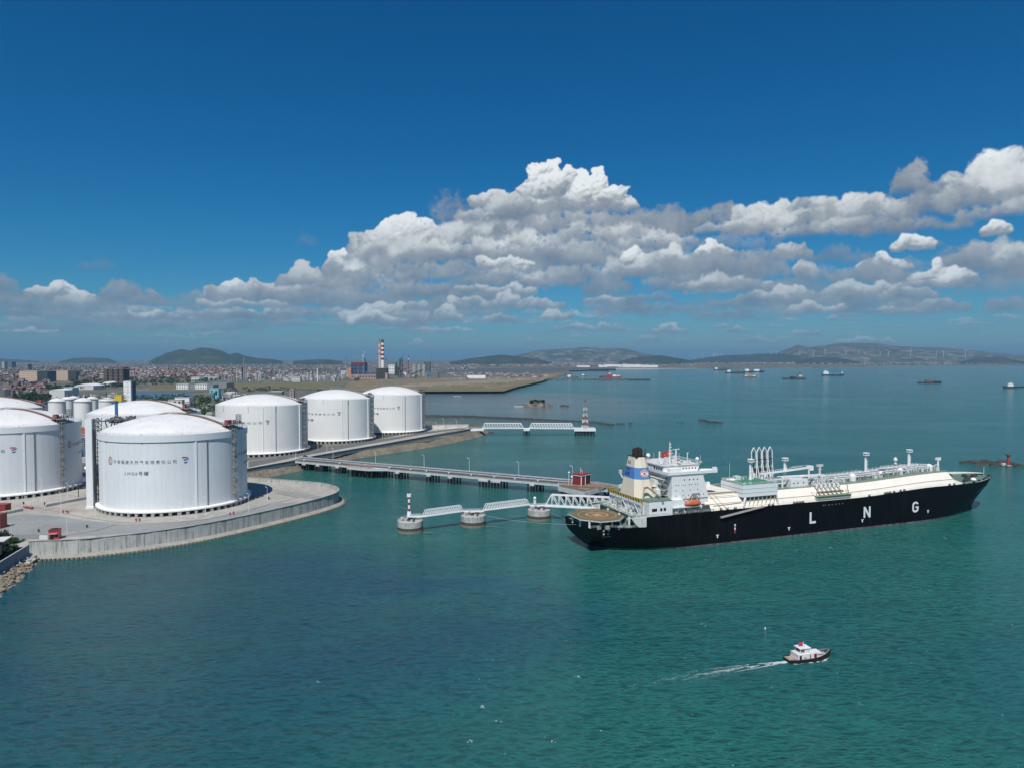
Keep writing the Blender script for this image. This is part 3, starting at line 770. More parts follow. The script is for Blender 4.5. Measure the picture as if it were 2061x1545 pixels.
    while z < ZR - 1:
        sg = 1 if k % 2 else -1
        f = MB(); f.bar(S(1.1, -1.2 * sg, z), S(1.1, 1.2 * sg, z + 2.6), .14, 4).bar(S(2.1, -1.2 * sg, z), S(2.1, 1.2 * sg, z + 2.6), .14, 4)
        f.bar(S(2.6, 1.3 * sg, z), S(2.6, -1.3 * sg, z + 2.6), .07, 4)
        f.build('stair_flight', stc, T)
        if k % 2 == 1 or True:
            if k % 3 == 2: place(lmm, 'landing', T, S(1.6, 0, z + 2.6), a_stair + math.pi / 2)
        z += 2.6; k += 1
    # roof platform at the stair head
    g = MB()
    a0 = a_stair - .02; 
    P = lambda rad, a, z: (rad * math.cos(a), rad * math.sin(a), z)
    plat_z = ZR + 3.4
    pa0, pa1 = a_stair - .06, a_stair + .30
    def arcbox(mb, r0, r1, b0, b1, z0, z1, n=6):
        poly = [(r0 * math.cos(b0 + (b1 - b0) * i / n), r0 * math.sin(b0 + (b1 - b0) * i / n)) for i in range(n + 1)]
        poly += [(r1 * math.cos(b1 - (b1 - b0) * i / n), r1 * math.sin(b1 - (b1 - b0) * i / n)) for i in range(n + 1)]
        for i in range(n):
            q = [poly[i], poly[i + 1], poly[2 * n - i], poly[2 * n + 1 - i]]; mb.prism(q, z0, z1)
    arcbox(g, r - 6, r + .5, pa0, pa1, plat_z, plat_z + .2)
    for i in range(7):
        a = pa0 + (pa1 - pa0) * i / 6
        for rad in (r - 6, r - 3, r + .3):
            g.bar(P(rad, a, ZR - .2), P(rad, a, plat_z), .11, 4)
            g.bar(P(rad, a, plat_z), P(rad, a, plat_z + 1.2), .05, 4)
        if i:
            b_ = pa0 + (pa1 - pa0) * (i - 1) / 6
            for rad in (r - 6, r + .3):
                g.bar(P(rad, b_, plat_z + 1.2), P(rad, a, plat_z + 1.2), .06, 4)
                g.bar(P(rad, b_, ZR), P(rad, a, plat_z), .08, 4)
    g.build('roof_platform', stc, T)
    g = MB(); rs = random.Random(int(cx))
    for i in range(26):
        a = pa0 + (pa1 - pa0) * rs.random(); rad = r - 5.5 + 5 * rs.random(); h_ = rs.uniform(.6, 2.6)
        g.cyl(P(rad, a, plat_z + .2), rs.uniform(.12, .42), h_, 6)
        a2 = a + rs.uniform(-.05, .05); g.bar(P(rad, a, plat_z + h_ * .8), P(rad + rs.uniform(-2, 2), a2, plat_z + h_ * .8), .13, 5)
    g.build('roof_valves', mat('valve_grey', (.12, .125, .13), .5, .3, 1.5), T)
    if banded:
        g = MB(); p0 = P(r - 2.2, pa0 + .035, plat_z + .2)
        g.box((p0[0], p0[1], p0[2]), (2.6, 2.2, 2.6), a_stair).box((p0[0], p0[1], p0[2] + 2.6), (3.0, 2.6, .2), a_stair)
        g.build('hoist_cabin', redl, T)
        g = MB()
        for w in (.24, .28):
            a = a_stair + w
            for i in range(4):
                g.bar(P(r - .5, a, plat_z + i * 1.4), P(r - .5, a, plat_z + i * 1.4 + 1.4), .16, 4); g.bar(P(r - 3, a, plat_z + i * 1.4), P(r - 3, a, plat_z + i * 1.4 + 1.4), .16, 4)
                g.bar(P(r - .5, a, plat_z + i * 1.4), P(r - 3, a, plat_z + i * 1.4 + 1.4), .09, 4); g.bar(P(r - .5, a, plat_z + 1.4 + i * 1.4), P(r - 3, a, plat_z + i * 1.4 + 1.4), .09, 4)
        g.build('pipe_gantry', dark, T)
    # walkway with pipes up and over the dome
    for (aa, nm) in ((a_stair + .02, 'dome_walkway'), (a_stair + 2.75, 'dome_walkway')):
        g = MB(); vx, vy = -math.sin(aa), math.cos(aa); prev = None
        for i in range(25):
            q = (r - .5) * (1 - i / 24) + .01; z = dz(min(q, r - .4))
            pt = [(q * math.cos(aa) + vx * w, q * math.sin(aa) + vy * w, z + h_) for w, h_ in ((-.7, .35), (.7, .35), (-.7, 1.3), (.7, 1.3), (1.1, .5), (1.6, .5))]
            if prev:
                for a_, c_, rr_ in zip(prev, pt, (.09, .09, .05, .05, .16, .13)): g.bar(a_, c_, rr_, 4, cap=False)
                g.quad(prev[0], prev[1], pt[1], pt[0])
            g.bar(pt[0], pt[2], .045, 3); g.bar(pt[1], pt[3], .045, 3)
            prev = pt
        g.build(nm, rust if banded else stc, T)
    g = MB()
    for i in range(48):
        a = 2 * math.pi * i / 48; p_ = None
        for q in (r * .97, r * .75, r * .5, r * .25):
            z = dz(min(q, r - .4)) + .03; c_ = (q * math.cos(a), q * math.sin(a), z)
            if p_ and not (i % 2 and q < r * .3): g.bar(p_, c_, .07, 3, cap=False)
            p_ = c_
    g.build('dome_seam', mat('dome_seam_grey', (.56, .56, .54), .6, 0), T, kind='stuff')
    # studs on the dome
    g = MB(); rs = random.Random(int(cy))
    for i in range(34):
        a = rs.uniform(0, 6.28); q = r * math.sqrt(rs.random()) * .97; g.cyl((q * math.cos(a), q * math.sin(a), dz(q)), .16, .5, 5)
    g.build('roof_nozzle', mat('nozzle_pale', (.45, .45, .43), .6, .1, .5), T, kind='stuff')
    # lettering
    for (a_l, wid1) in ((a_text,) + tuple(copies)) if a_text else ():
        z1 = 36.2; 
        me = wrap(text_mesh('中海福建天然气有限责任公司', 2.35, 'lettering', ink, spacing=1.5, bold=.0), None, r + .07, a_l, z1, wid1)
        o = place(me, 'lettering', T)
        me = wrap(text_mesh('LNG%s号罐' % num, 2.5, 'lettering', ink, spacing=1.3, bold=.02), None, r + .07, a_l + wid1 * .22 / r, z1 - 6.4, wid1 * .38)
        place(me, 'lettering', T)
        # right emblem: red bar over blue waves ; left emblem: red outline drop with a cross bar
        aR = a_l + (wid1 + 2.6) / r
        flatshape('emblem', [[(0, 3.1), (1.2, 3.5), (2.4, 3.15), (3.3, 3.45), (3.0, 2.6), (2.0, 2.3), (1.2, 2.75), (.5, 2.4)]], logo_r, r + .07, aR, z1, T)
        flatshape('emblem', [[(.9, 2.2), (2.0, 1.75), (2.9, 2.35), (4.0, 2.5), (3.6, 1.8), (2.4, 1.3), (1.3, 1.0)], [(1.2, .7), (2.1, .3), (3.0, .75), (3.3, .6), (2.9, -.1), (2.2, -.5), (1.6, -.6)]], logo_b, r + .07, aR, z1, T)
        aL = a_l - 4.6 / r
        ring = lambda R0, R1, b0, b1, n=10: [(1.6 + R0 * math.cos(b0 + (b1 - b0) * i / n), 1.2 + R0 * 1.25 * math.sin(b0 + (b1 - b0) * i / n)) for i in range(n + 1)] + [(1.6 + R1 * math.cos(b1 - (b1 - b0) * i / n), 1.2 + R1 * 1.25 * math.sin(b1 - (b1 - b0) * i / n)) for i in range(n + 1)]
        flatshape('emblem', [ring(1.9, 1.45, .5, 2 * math.pi - .35), ring(1.0, .7, .3, 5.6), [(1.6, 1.1), (3.7, 1.1), (3.7, 1.45), (1.6, 1.45)], [(1.3, 3.2), (1.6, 4.4), (1.9, 3.2)]], mat('emblem_brick', (.30, .12, .11), .6, 0), r + .07, aL, z1, T)
        flatshape('emblem', [ring(1.9, 1.5, 3.5, 5.2, 6)], logo_b, r + .085, aL, z1, T)
    return T
c6, r6 = (-211.8, 445.4), 42.0
h6 = lambda x: hit(x, c6, r6)
t6w = lambda x0, x1: (h6(x1) - h6(x0)) * r6
a0t = h6(226); wt = t6w(226, 353)
T6 = tank(*c6, r6, 'white LNG storage tank with full lettering, nearest one by the curved seawall', '6', True, h6(465.5),
          [(h6(206), 'w'), (h6(392), 'w'), (h6(414.5), 'd'), (h6(284), 'p'), (h6(213), 'p'), (h6(485), 'w')], (a0t, wt), copies=((h6(478), wt),))
c5 = (-346.0, 488.0); h5 = lambda x: hit(x, c5, 42.0)
T5 = tank(*c5, 42.0, 'white LNG storage tank cut by the left edge of the photo', '5', True, h5(119),
          [(h5(45.5), 'w'), (h5(66), 'd'), (h5(36), 'p')], (h5(6) - wt / 42.0, wt), copies=((h5(143), wt),))
def centre(l, rgt, r):
    a = math.atan((l - CX) / F); c = math.atan((rgt - CX) / F); D = r / math.sin((c - a) / 2); th = (a + c) / 2
    return (D * math.sin(th), D * math.cos(th))
c4 = centre(172, 402, 42.0)
T4 = tank(*c4, 42.0, 'white LNG storage tank half hidden behind the nearest lettered tank', '4', True, hit(330, c4, 42) + .5, [(hit(176, c4, 42) , 'w'), (hit(206, c4, 42), 'p')], None, detail=False)
fars = []
for (l, rg, r, num, strips, stair, tx, lab) in (
    (432, 618.5, 42.6, '1', [(528, 'w'), (554, 'd'), (449, 'p'), (499, 'p'), (555, 'p'), (603, 'b')], 609, (423, 527), 'warm white LNG storage tank, nearest of the far row of three'),
    (600.5, 752, 40.9, '2', [(688, 'w'), (700, 'd'), (650, 'p'), (701, 'p'), (741, 'b')], 746, (594, 673), 'warm white LNG storage tank, middle of the far row of three'),
    (722.5, 855, 40.4, '3', [(808, 'w'), (815, 'd'), (772, 'p'), (815, 'p'), (848, 'b')], 851, (728, 794), 'warm white LNG storage tank, farthest of the row of three beside the bay')):
    c = centre(l, rg, r); hh_ = lambda x, c=c, r=r: hit(x, c, r)
    fars.append(tank(*c, r, lab, num, False, hh_(stair), [(hh_(x), k) for x, k in strips], (hh_(tx[0]), (hh_(tx[1]) - hh_(tx[0])) * r), detail=False))
cb = (-470.0, 640.0)
tank(*cb, 42.0, 'white LNG storage tank behind the left edge tank, only its dome top showing', '7', True, 0.2, [], None, detail=False)

# ---- pump riser tower at the left of the lettered tank: pale slab and dark stair lattice
TW = thing('riser_tower', 'tall pale slab tower with a dark lattice stair left of the lettered tank', 'tower', (*W(181, 1022, ZG)[:2], ZG))
MB().box((0, 2.2, 0), (4.0, 4.4, 54.0)).build('slab', tank_white, TW)
MB().box((0, 2.2, -.0), (4.7, 5.2, 1.2)).build('base', tank_cream, TW)
g = MB(); x0, x1, y0, y1 = 2.6, 5.4, 1.2, 4.6
for a, b_ in ((x0, y0), (x1, y0), (x0, y1), (x1, y1)): g.bar((a, b_, 0), (a, b_, 54.5), .2, 4)
g.build('lattice_post', dark, TW)
z = 0; k = 0
dm = MB().bar((x0, y0, 0), (x1, y0, 2.6), .15, 4).bar((x1, y0, 0), (x0, y0, 0), .15, 4).bar((x0, y1, 2.6), (x1, y1, 0), .15, 4).bar((x1, y0, 2.6), (x1, y1, 0), .12, 4).box(((x0 + x1) / 2, (y0 + y1) / 2, 0), (2.6, 3.2, .12)).mesh('stair_bay', dark)
while z < 54: place(dm, 'stair_bay', TW, (0, 0, z)); z += 2.6
g = MB()
for i in range(7): g.bar((6.4 + (i % 3) * .5, 3 + i * .4, 0), (6.4 + (i % 3) * .5, 3 + i * .4, 26 + i * 3.7), .2, 6)
g.build('riser_pipes', greym, TW)
# pipe deck with V legs on the lettered tank's roof, behind the crown
PD = thing('roof_pipe_deck', 'dark pipe deck on V legs standing over the left shoulder of the nearest dome', 'pipe deck', (0, 0, 0))
yd = 456.0
p0 = Vector(WZ(213, 843, yd)); p1 = Vector(WZ(272, 842, yd + 8))
d = (p1 - p0); g = MB()
ang = math.atan2(d.y, d.x); mid = (p0 + p1) / 2
g.box((mid.x, mid.y, p0.z - 1.2), (d.length, 6, .5), ang); g.box((mid.x, mid.y, p0.z - 2.4), (d.length * .8, 4, .5), ang)
g.build('deck', dark, PD)
for f in (.1, .38, .66, .92):
    q = p0 + d * f
    for s in (-1, 1):
        MB().bar((q.x + s * 2.4, q.y, q.z - 1.2), (q.x, q.y, q.z - 9.5), .35, 6).build('leg', dark, PD)
rs = random.Random(5)
for i in range(34):
    q = p0 + d * rs.uniform(.2, 1); h_ = rs.uniform(.5, 2.8)
    g = MB(); g.cyl((q.x, q.y + rs.uniform(-2.5, 2.5), q.z - .8), rs.uniform(.25, .7), h_, 7); g.sphere((q.x, q.y, q.z - .8 + h_), rs.uniform(.3, .7), 6, 4)
    g.build('valve', mat('valve_grey', (.12, .125, .13)), PD)
g = MB()
for i in range(5): g.bar((p0.x, p0.y - 2 + i, p0.z - .3 + (i % 2) * .6), (p1.x, p1.y - 2 + i, p1.z - .3 + (i % 2) * .6), .22, 6)
g.build('pipe_run', greym, PD)
J = thing('jib_crane', 'blue post crane with yellow cab on the dome behind the lettered tank', 'crane', (0, 0, 0))
q = WZ(234.5, 838, 478); zt = WZ(234.5, 806, 478)[2]
MB().bar((q[0], q[1], q[2] - 6), (q[0], q[1], q[2] + 1.5), 1.15, 12).build('pedestal', conc, J)
MB().bar((q[0], q[1], q[2] + 1.5), (q[0], q[1], zt), 1.0, 12).build('post', blue, J)
MB().box((q[0] + 2.0, q[1], zt), (4.6, 3.4, 3.6), .1).build('cab', yellow, J)
MB().box((q[0] + 2.0, q[1], zt + 3.6), (4.9, 3.7, .25), .1).build('cab_roof', yellow, J)
MB().bar((q[0], q[1], zt + .8), (q[0] - 21, q[1] + 6, zt + .9), .32, 4).bar((q[0], q[1], zt + 3), (q[0] - 14, q[1] + 4, zt + 1), .09, 4).build('boom', mat('ochre_paint', (.50, .36, .16), .5, .1, .4), J)

# ------------------------------------------------------------------ trestle jetty
concj = mat('jetty_concrete', (.50, .52, .52), .75, .12, .25)
pile_m = mat('tarred_pile', (.022, .024, .028), .6, .2, .5)
pipe_m = mat('pipe_cladding', (.36, .37, .38), .4, .25, .6, metal=.0)
pa = Vector(W(603, 926.5, 8.0)); pb = Vector(W(1124, 972, 8.0)); ud = (pb - pa).normalized(); un = Vector((-ud.y, ud.x, 0)); Lj = (pb - pa).length
TR = thing('jetty_trestle', 'long pile trestle jetty with pipe racks running from the shore to the red control house', 'jetty')
def J_(s, w, z): return tuple(pa + ud * s + un * w + Vector((0, 0, z - 8.0)))
ang = math.atan2(ud.y, ud.x)
def spx(px):      # distance along the jetty's near edge for a photo column
    f = (px - 603) / (1124 - 603.0); lo, hi = 0, Lj
    for _ in range(40):
        m_ = (lo + hi) / 2; q = J_(m_, 0, 8)
        if CX + F * q[0] / (q[1] * math.cos(PITCH) + (H - q[2]) * math.sin(PITCH)) < px: lo = m_
        else: hi = m_
    return lo
bents = [(612, 4), (640, 4), (679, 3), (714, 4), (740, 5), (768, 3), (800, 3), (863, 3), (906, 3), (973, 4), (998, 4), (1071, 4)]
bs = [spx(x) for x, _ in bents]
sp = [-6] + [(a + c) / 2 for a, c in zip(bs, bs[1:])][1::2] + [Lj]
for a, c in zip(sp, sp[1:]):
    g = MB(); q = J_((a + c) / 2, 6.0, 7.4); g.box(q, (c - a - .12, 12.0, .6), ang)
    g.build('deck_slab', mat('deck_worn', (.22, .22, .21), .85, .2, .3), TR)
    g = MB(); q = J_((a + c) / 2, .1, 5.9); g.box(q, (c - a - .12, .5, 1.5), ang); g.build('edge_beam', concj, TR)
pmsh = MB().cyl((0, 0, -3), .62, 9.0, 10).mesh('pile', pile_m)
for (x, n), s in zip(bents, bs):
    MB().box(J_(s, 5.5, 4.7), (3.6 if x not in (973, 998) else 8, 12.6, 1.3), ang).build('pile_cap', concj, TR)
    for i in range(n):
        for w in (1.2, 6.5, 10.5):
            place(pmsh, 'pile', TR, J_(s + (i - (n - 1) / 2) * 2.6, w, 0)[:2] + (0,))
# lay-by platform on the near side
g = MB(); sA, sB = spx(706), spx(772)
poly = [J_(sA - 1, 0, 0)[:2], J_(sA + 3, -8.5, 0)[:2], J_(sB - 9, -8.5, 0)[:2], J_(sB + 6, 0, 0)[:2]]
g.prism(poly, 6.2, 8.0); g.build('layby_platform', concj, TR)
for f in (.08, .3, .5, .62, .8, .95):
    place(pmsh, 'pile', TR, J_(sA + (sB - sA - 6) * f, -6, 0)[:2] + (0,)); place(pmsh, 'pile', TR, J_(sA + (sB - sA - 6) * f + 1.5, -2, 0)[:2] + (0,))
g = MB()
for i in range(9):
    a = sA + 2 + i * (sB - sA - 8) / 9
    g.bar(J_(a, -7.6, 9.3), J_(a, -1, 9.3), .2, 5); g.bar(J_(a, -7.6, 8), J_(a, -7.6, 9.3), .14, 5)
for w in (-7.6, -6.2, -4.8, -3.2): g.bar(J_(sA + 2, w, 9.5), J_(sB - 6, w, 9.5), .26, 6)
g.build('expansion_loop', rust, TR)
for w, z, r in ((.9, 9.4, .45), (2.0, 9.5, .62), (3.6, 9.5, .62), (1.4, 10.7, .3), (3.0, 10.9, .4)):
    MB().bar(J_(-4, w, z), J_(Lj + 8, w, z), r, 8).build('pipeline', pipe_m, TR, True)
g = MB(); s = 0
ns = int(Lj / 5.2)
for i in range(ns):
    s = i * 5.2 + 1
    g.bar(J_(s, .3, 8), J_(s, .3, 11.3), .13, 4).bar(J_(s, 4.4, 8), J_(s, 4.4, 11.3), .13, 4).bar(J_(s, .2, 10.3), J_(s, 4.5, 10.3), .13, 4).bar(J_(s, .2, 9.0), J_(s, 4.5, 9.0), .13, 4)
g.build('pipe_support', mat('support_steel', (.36, .36, .35), .5, .2, .6), TR)
g = MB()
for w in (-.05, 11.9):
    for h_ in (8.6, 9.1): g.bar(J_(0, w, h_), J_(Lj, w, h_), .05, 4)
    for i in range(int(Lj / 2.6)): g.bar(J_(i * 2.6, w, 8), J_(i * 2.6, w, 9.1), .05, 4)
g.build('handrail', mat('galvanised_steel', (.42, .42, .40)), TR)
g = MB()
for x in (612, 683, 735, 784, 826, 858, 903, 948, 994, 1036, 1082): g.bar(J_(spx(x), -.3, 8.3), J_(spx(x) + 1.2, -.3, 9.3), .22, 5).sphere(J_(spx(x), -.2, 9.0), .45, 6, 4)
g.build('monitor_nozzle', white, TR)
def lamp(base, h, label, grp, head=1.4, r=.16, ang=0.0):
    o = thing('street_lamp', label, 'lamp post', base, group=grp)
    MB().bar((0, 0, 0), (0, 0, h), r, 6, r * .6).build('pole', white, o)
    MB().bar((0, 0, h), (head * math.cos(ang), head * math.sin(ang), h + .5), r * .6, 5).box((head * math.cos(ang) * 1.2, head * math.sin(ang) * 1.2, h + .35), (.9, .4, .2), ang).build('lamp_head', white, o)
    return o
for k, (x, nm) in enumerate(((652, 'over the shore end'), (738, 'beside the rusty pipe loop'), (837, 'left of mid span'), (929, 'at mid span'), (1030, 'right of mid span'), (1142, 'left of the red control house'))):
    s = spx(x) if x < 1124 else Lj + 6
    lamp(J_(s, 11.4, 8), 11.0, 'white lamp post on the trestle jetty ' + nm, 'lamp posts along the trestle jetty', ang=2.6)

# ---- control platform with the red house
zp = 8.6
PX = [(1123, 979), (1176, 990.5), (1212, 980.5), (1250, 985.5), (1250, 976), (1200, 968), (1150, 966), (1123, 970)]
CP = thing('control_platform', 'concrete platform on raking piles carrying the red control house', 'platform')
pts = [W(x, y, zp)[:2] for x, y in PX]
MB().prism(pts, 6.0, zp).build('deck_slab', concj, CP)
MB().sheet([lerp2(p, pts[6], .04) for p in pts], zp + .006).build('deck_surface', mat('deck_worn', (.22, .22, .21)), CP)
g = MB()
for k in range(5): g.bar((*lerp2(pts[0], pts[5], .05 + .07 * k), zp + .9), (*lerp2(pts[3], pts[5], .05 + .09 * k), zp + .9), .4, 6)
for k in range(14): f_ = (k + .5) / 14; q_ = lerp2(lerp2(pts[0], pts[1], f_), pts[5], .08); g.box((*q_, zp), (1.6, 1.1, 1.3))
for k in range(10): f_ = (k + .5) / 10; q_ = lerp2(lerp2(pts[1], pts[2], f_), pts[5], .08); g.box((*q_, zp), (1.2, 1.1, 1.1))
g.build('edge_pipework', rust, CP)
rk = MB().bar((0, 0, -4), (2.4, -.8, 6.0), .6, 9).mesh('pile', pile_m); rk2 = MB().bar((0, 0, -4), (-2.4, .8, 6.0), .6, 9).mesh('pile', pile_m)
for i, (x, y) in enumerate([(1130, 983), (1140, 985), (1152, 988), (1162, 990), (1174, 992), (1186, 989), (1197, 986), (1206, 984), (1218, 984), (1228, 985), (1236, 986), (1135, 976), (1160, 978), (1190, 978), (1215, 978)]):
    q = W(x, y, 6.0); place(rk if i % 2 else rk2, 'pile', CP, (q[0] + (-2.4 if i % 2 else 2.4), q[1] + 4, 0))
g = MB()
for a, c in zip(pts[:4], pts[1:4]):
    n_ = int(math.dist(a, c) / 2)
    for h_ in (.6, 1.15): g.bar((*a, zp + h_), (*c, zp + h_), .06, 4)
    for i in range(n_ + 1): q = lerp2(a, c, i / max(n_, 1)); g.bar((*q, zp), (*q, zp + 1.15), .06, 4)
g.build('handrail', mat('galvanised_steel', (.42, .42, .40)), CP)
q = W(1170, 979.5, zp); a1 = W(1152.5, 977, zp); a2 = W(1193, 975.5, zp)
RH = thing('control_house', 'dark red control house with white trim on the jetty platform', 'control house', (q[0], q[1], zp))
v1 = Vector((a1[0] - q[0], a1[1] - q[1], 0)); v2 = Vector((a2[0] - q[0], a2[1] - q[1], 0))
v1 = v1.normalized() * 7.6; v2 = Vector((-v1.y, v1.x, 0)).normalized() * -10.5
if v2.y < 0: v2 = -v2
def RHp(a, b_, z): return (v1.x * a + v2.x * b_, v1.y * a + v2.y * b_, z)
MB().prism([RHp(0, 0, 0)[:2], RHp(1, 0, 0)[:2], RHp(1, 1, 0)[:2], RHp(0, 1, 0)[:2]], 0, 8.0).build('wall', red, RH)
MB().prism([RHp(-.04, -.04, 0)[:2], RHp(1.04, -.04, 0)[:2], RHp(1.04, 1.04, 0)[:2], RHp(-.04, 1.04, 0)[:2]], 8.003, 8.6).build('roof', red, RH)
g = MB()
for a, b_ in ((0, 0), (1, 0), (0, .45)): g.box(RHp(a, b_, 0), (.5, .5, 7.9), math.atan2(v1.y, v1.x))
g.build('corner_trim', white, RH)
g = MB(); g.bar(RHp(-.03, -.03, 7.6), RHp(1.03, -.03, 7.6), .25, 4).bar(RHp(-.03, -.03, 7.6), RHp(-.03, 1.03, 7.6), .25, 4); g.build('cornice_trim', white, RH)
for b0, b1, z0, z1 in ((.55, .72, .6, 6.8), (.78, .95, .6, 6.8)):
    g = MB(); g.add([RHp(-.012, b0, z0), RHp(-.012, b1, z0), RHp(-.012, b1, z1), RHp(-.012, b0, z1)], [(3, 2, 1, 0)])
    g.build('opening', black, RH)
MB().box(RHp(.3, -.06, .4), (2.6, .5, .8), math.atan2(v1.y, v1.x)).build('sill_box', white, RH)
g = MB()
for a, b_, h_ in ((.2, .3, 2.2), (.6, .5, 3.4), (.8, .8, 1.6)): g.bar(RHp(a, b_, 8.6), RHp(a, b_, 8.6 + h_), .09, 4).sphere(RHp(a, b_, 8.6 + h_), .3, 6, 4)
g.build('antenna', white, RH)
for k, x in enumerate((1145, 1151)):
    q = W(x, 979, zp)
    o = thing('fire_monitor', ('slim white' if k else 'short white') + ' fire monitor post on the platform left of the red control house', 'fire monitor', (q[0], q[1], zp))
    MB().bar((0, 0, 0), (0, 0, 9.5 - 3 * k), .2, 6).build('post', white, o); MB().sphere((0, 0, 9.9 - 3 * k), .75, 8, 6).build('head', white, o)
# head of the jetty behind the ship, with the loading arms
A = R_(20.85); axs = Vector((math.cos(A), math.sin(A), 0)); axn = Vector((-math.sin(A), math.cos(A), 0))
B0 = Vector(W(1421, 1098, 0)) - axs * 60
def SW(s, t_, z): q = B0 + axs * s + axn * t_; return (q.x, q.y, z)
HD = thing('loading_platform', 'loading platform of the jetty hidden behind the gas carrier', 'platform')
hp = [SW(105, 48, 0)[:2], SW(170, 48, 0)[:2], SW(170, 74, 0)[:2], SW(105, 74, 0)[:2]]
MB().prism(hp, 7.0, 10.0).build('deck_slab', concj, HD)
for s in (112, 124, 136, 148, 160):
    for w in (52, 61, 70): place(pmsh, 'pile', HD, SW(s, w, 0)[:2] + (0,), 0, (1, 1, 1.2))
g = MB(); q1, q2 = Vector(W(1248, 980, 8.6)), Vector(SW(108, 66, 8.6)); g.bar(q1, q2, 3.2, 4); 
g.build('link_deck', concj, HD)
arm_tops = (1519, 1534, 1543, 1553); arm_s = (135.5, 139.7, 143.8, 148.1)
def larm():
    o = thing('marine_loader', '', 'loading arm')
    # local: x along the ship, y away from it, z up
    MB().cyl((0, 0, 0), .75, 17.0, 10).build('riser', white, o)
    MB().cyl((0, 0, 17), 1.15, 2.2, 10).build('swivel', dark, o)
    for s in (-1, 1):
        g = MB(); x = 1.25 * s
        g.path([(x * .6, -1.0, 10), (x * 1.0, -.6, 16), (x * 1.35, .4, 22), (x * 1.35, .8, 29.5), (x * .0, .8, 32.2)], .30, 6)
        g.build('outer_frame', white, o)
    g = MB(); g.path([(-.4, .5, 12), (.5, .5, 16.5), (-.3, .6, 21), (.15, .8, 29)], .34, 8); g.build('inboard_arm', dark, o)
    g = MB(); g.path([(-.1, 1.2, 12), (.2, 1.2, 30)], .22, 6); g.build('pipe', greym, o)
    for z in (13, 16, 19.5, 23, 26): 
        MB().bar((-1.3, .6, z), (1.3, .6, z + .9), .14, 4).build('brace', white if z % 2 else greym, o)
    g = MB(); g.lathe([(.02, 0), (1.0, 0), (1.0, .35), (.02, .35)], 14); g.build('sheave', dark, o, loc=(0, -.4, 24.6))
    MB().box((.2, -1.6, 11), (1.6, 1.8, 2.6)).build('counterweight', greym, o)
    return o
A0 = larm(); ch_ = tree_of(A0)
for k, s in enumerate(arm_s):
    o = A0 if k == 0 else copy_tree(A0, None, ch_)
    o.location = SW(s - 1, 53.5, 9.0); o.rotation_euler.z = A
    o['label'] = 'white hinged loading arm raised behind the ship, %s of the four from the left' % ORD[k]; o['group'] = 'loading arms on the jetty head'

# ------------------------------------------------------------------ mooring dolphins and truss walkways
dol_m = mat('dolphin_concrete', (.46, .46, .44), .85, .25, .4, streak=.6, scol=(.10, .095, .08))
tide_m = mat('tidal_stain', (.085, .075, .055), .9, .5, 1.2, bump=.1)
slime_m = mat('pale_wet_concrete', (.20, .195, .16), .8, .2, .6)
def dolphin(px, py, lab):
    q = W(px, py, 0); c = (q[0], q[1] + 7.1, 0)
    o = thing('mooring_dolphin', lab, 'mooring dolphin', c, group='round mooring dolphins left of the ship')
    MB().lathe([(7.1, 2.6), (7.2, 6.2), (6.9, 6.5), (.01, 6.5)], 40).build('drum', dol_m, o, True)
    MB().lathe([(7.15, 1.2), (7.12, 2.9)], 40).build('tide_band', tide_m, o, True)
    MB().lathe([(7.25, -2), (7.25, 1.2), (7.1, 1.25)], 40).build('wet_foot', slime_m, o, True)
    g = MB()
    for i in range(20):
        a = 2 * math.pi * i / 20; g.bar((6.8 * math.cos(a), 6.8 * math.sin(a), 6.5), (6.8 * math.cos(a), 6.8 * math.sin(a), 7.6), .06, 4)
        c_ = 2 * math.pi * (i + 1) / 20
        for h_ in (7.1, 7.6): g.bar((6.8 * math.cos(a), 6.8 * math.sin(a), h_), (6.8 * math.cos(c_), 6.8 * math.sin(c_), h_), .05, 4)
    g.build('handrail', mat('galvanised_steel', (.42, .42, .40)), o)
    for k, (x, y) in enumerate(((-.4, -3.2), (2.6, -4.4))):
        MB().box((x, y, 6.5), (1.7, 1.1, .9), .5 + k).bar((x, y, 7.4), (x + .9, y - .4, 7.9), .35, 6).build('mooring_hook', black, o)
    MB().box((2.2, 1.5, 6.5), (2.4, 2.2, 1.35), .2).build('plinth', dol_m, o)
    MB().box((-4.5, -.5, 6.5), (1.8, 1.8, 1.35), .2).build('plinth', dol_m, o)
    g = MB(); g.bar((-4.5, -3, 6.5), (-1.8, -.8, 8.4), .14, 4).bar((-4.1, -3.6, 6.5), (-1.4, -1.4, 8.4), .14, 4)
    for i in range(6): f = i / 6; g.box((-4.3 + 2.7 * f, -3.3 + 2.2 * f, 6.6 + 1.8 * f), (.9, .5, .1), .7)
    g.build('stair', greym, o)
    return c
d1 = dolphin(822, 1074, 'round concrete mooring dolphin carrying the red and white light tower')
d2 = dolphin(951, 1062, 'round concrete mooring dolphin midway, between the two short truss walkways')
d3 = dolphin(1086, 1049, 'round concrete mooring dolphin nearest to the ship stern')
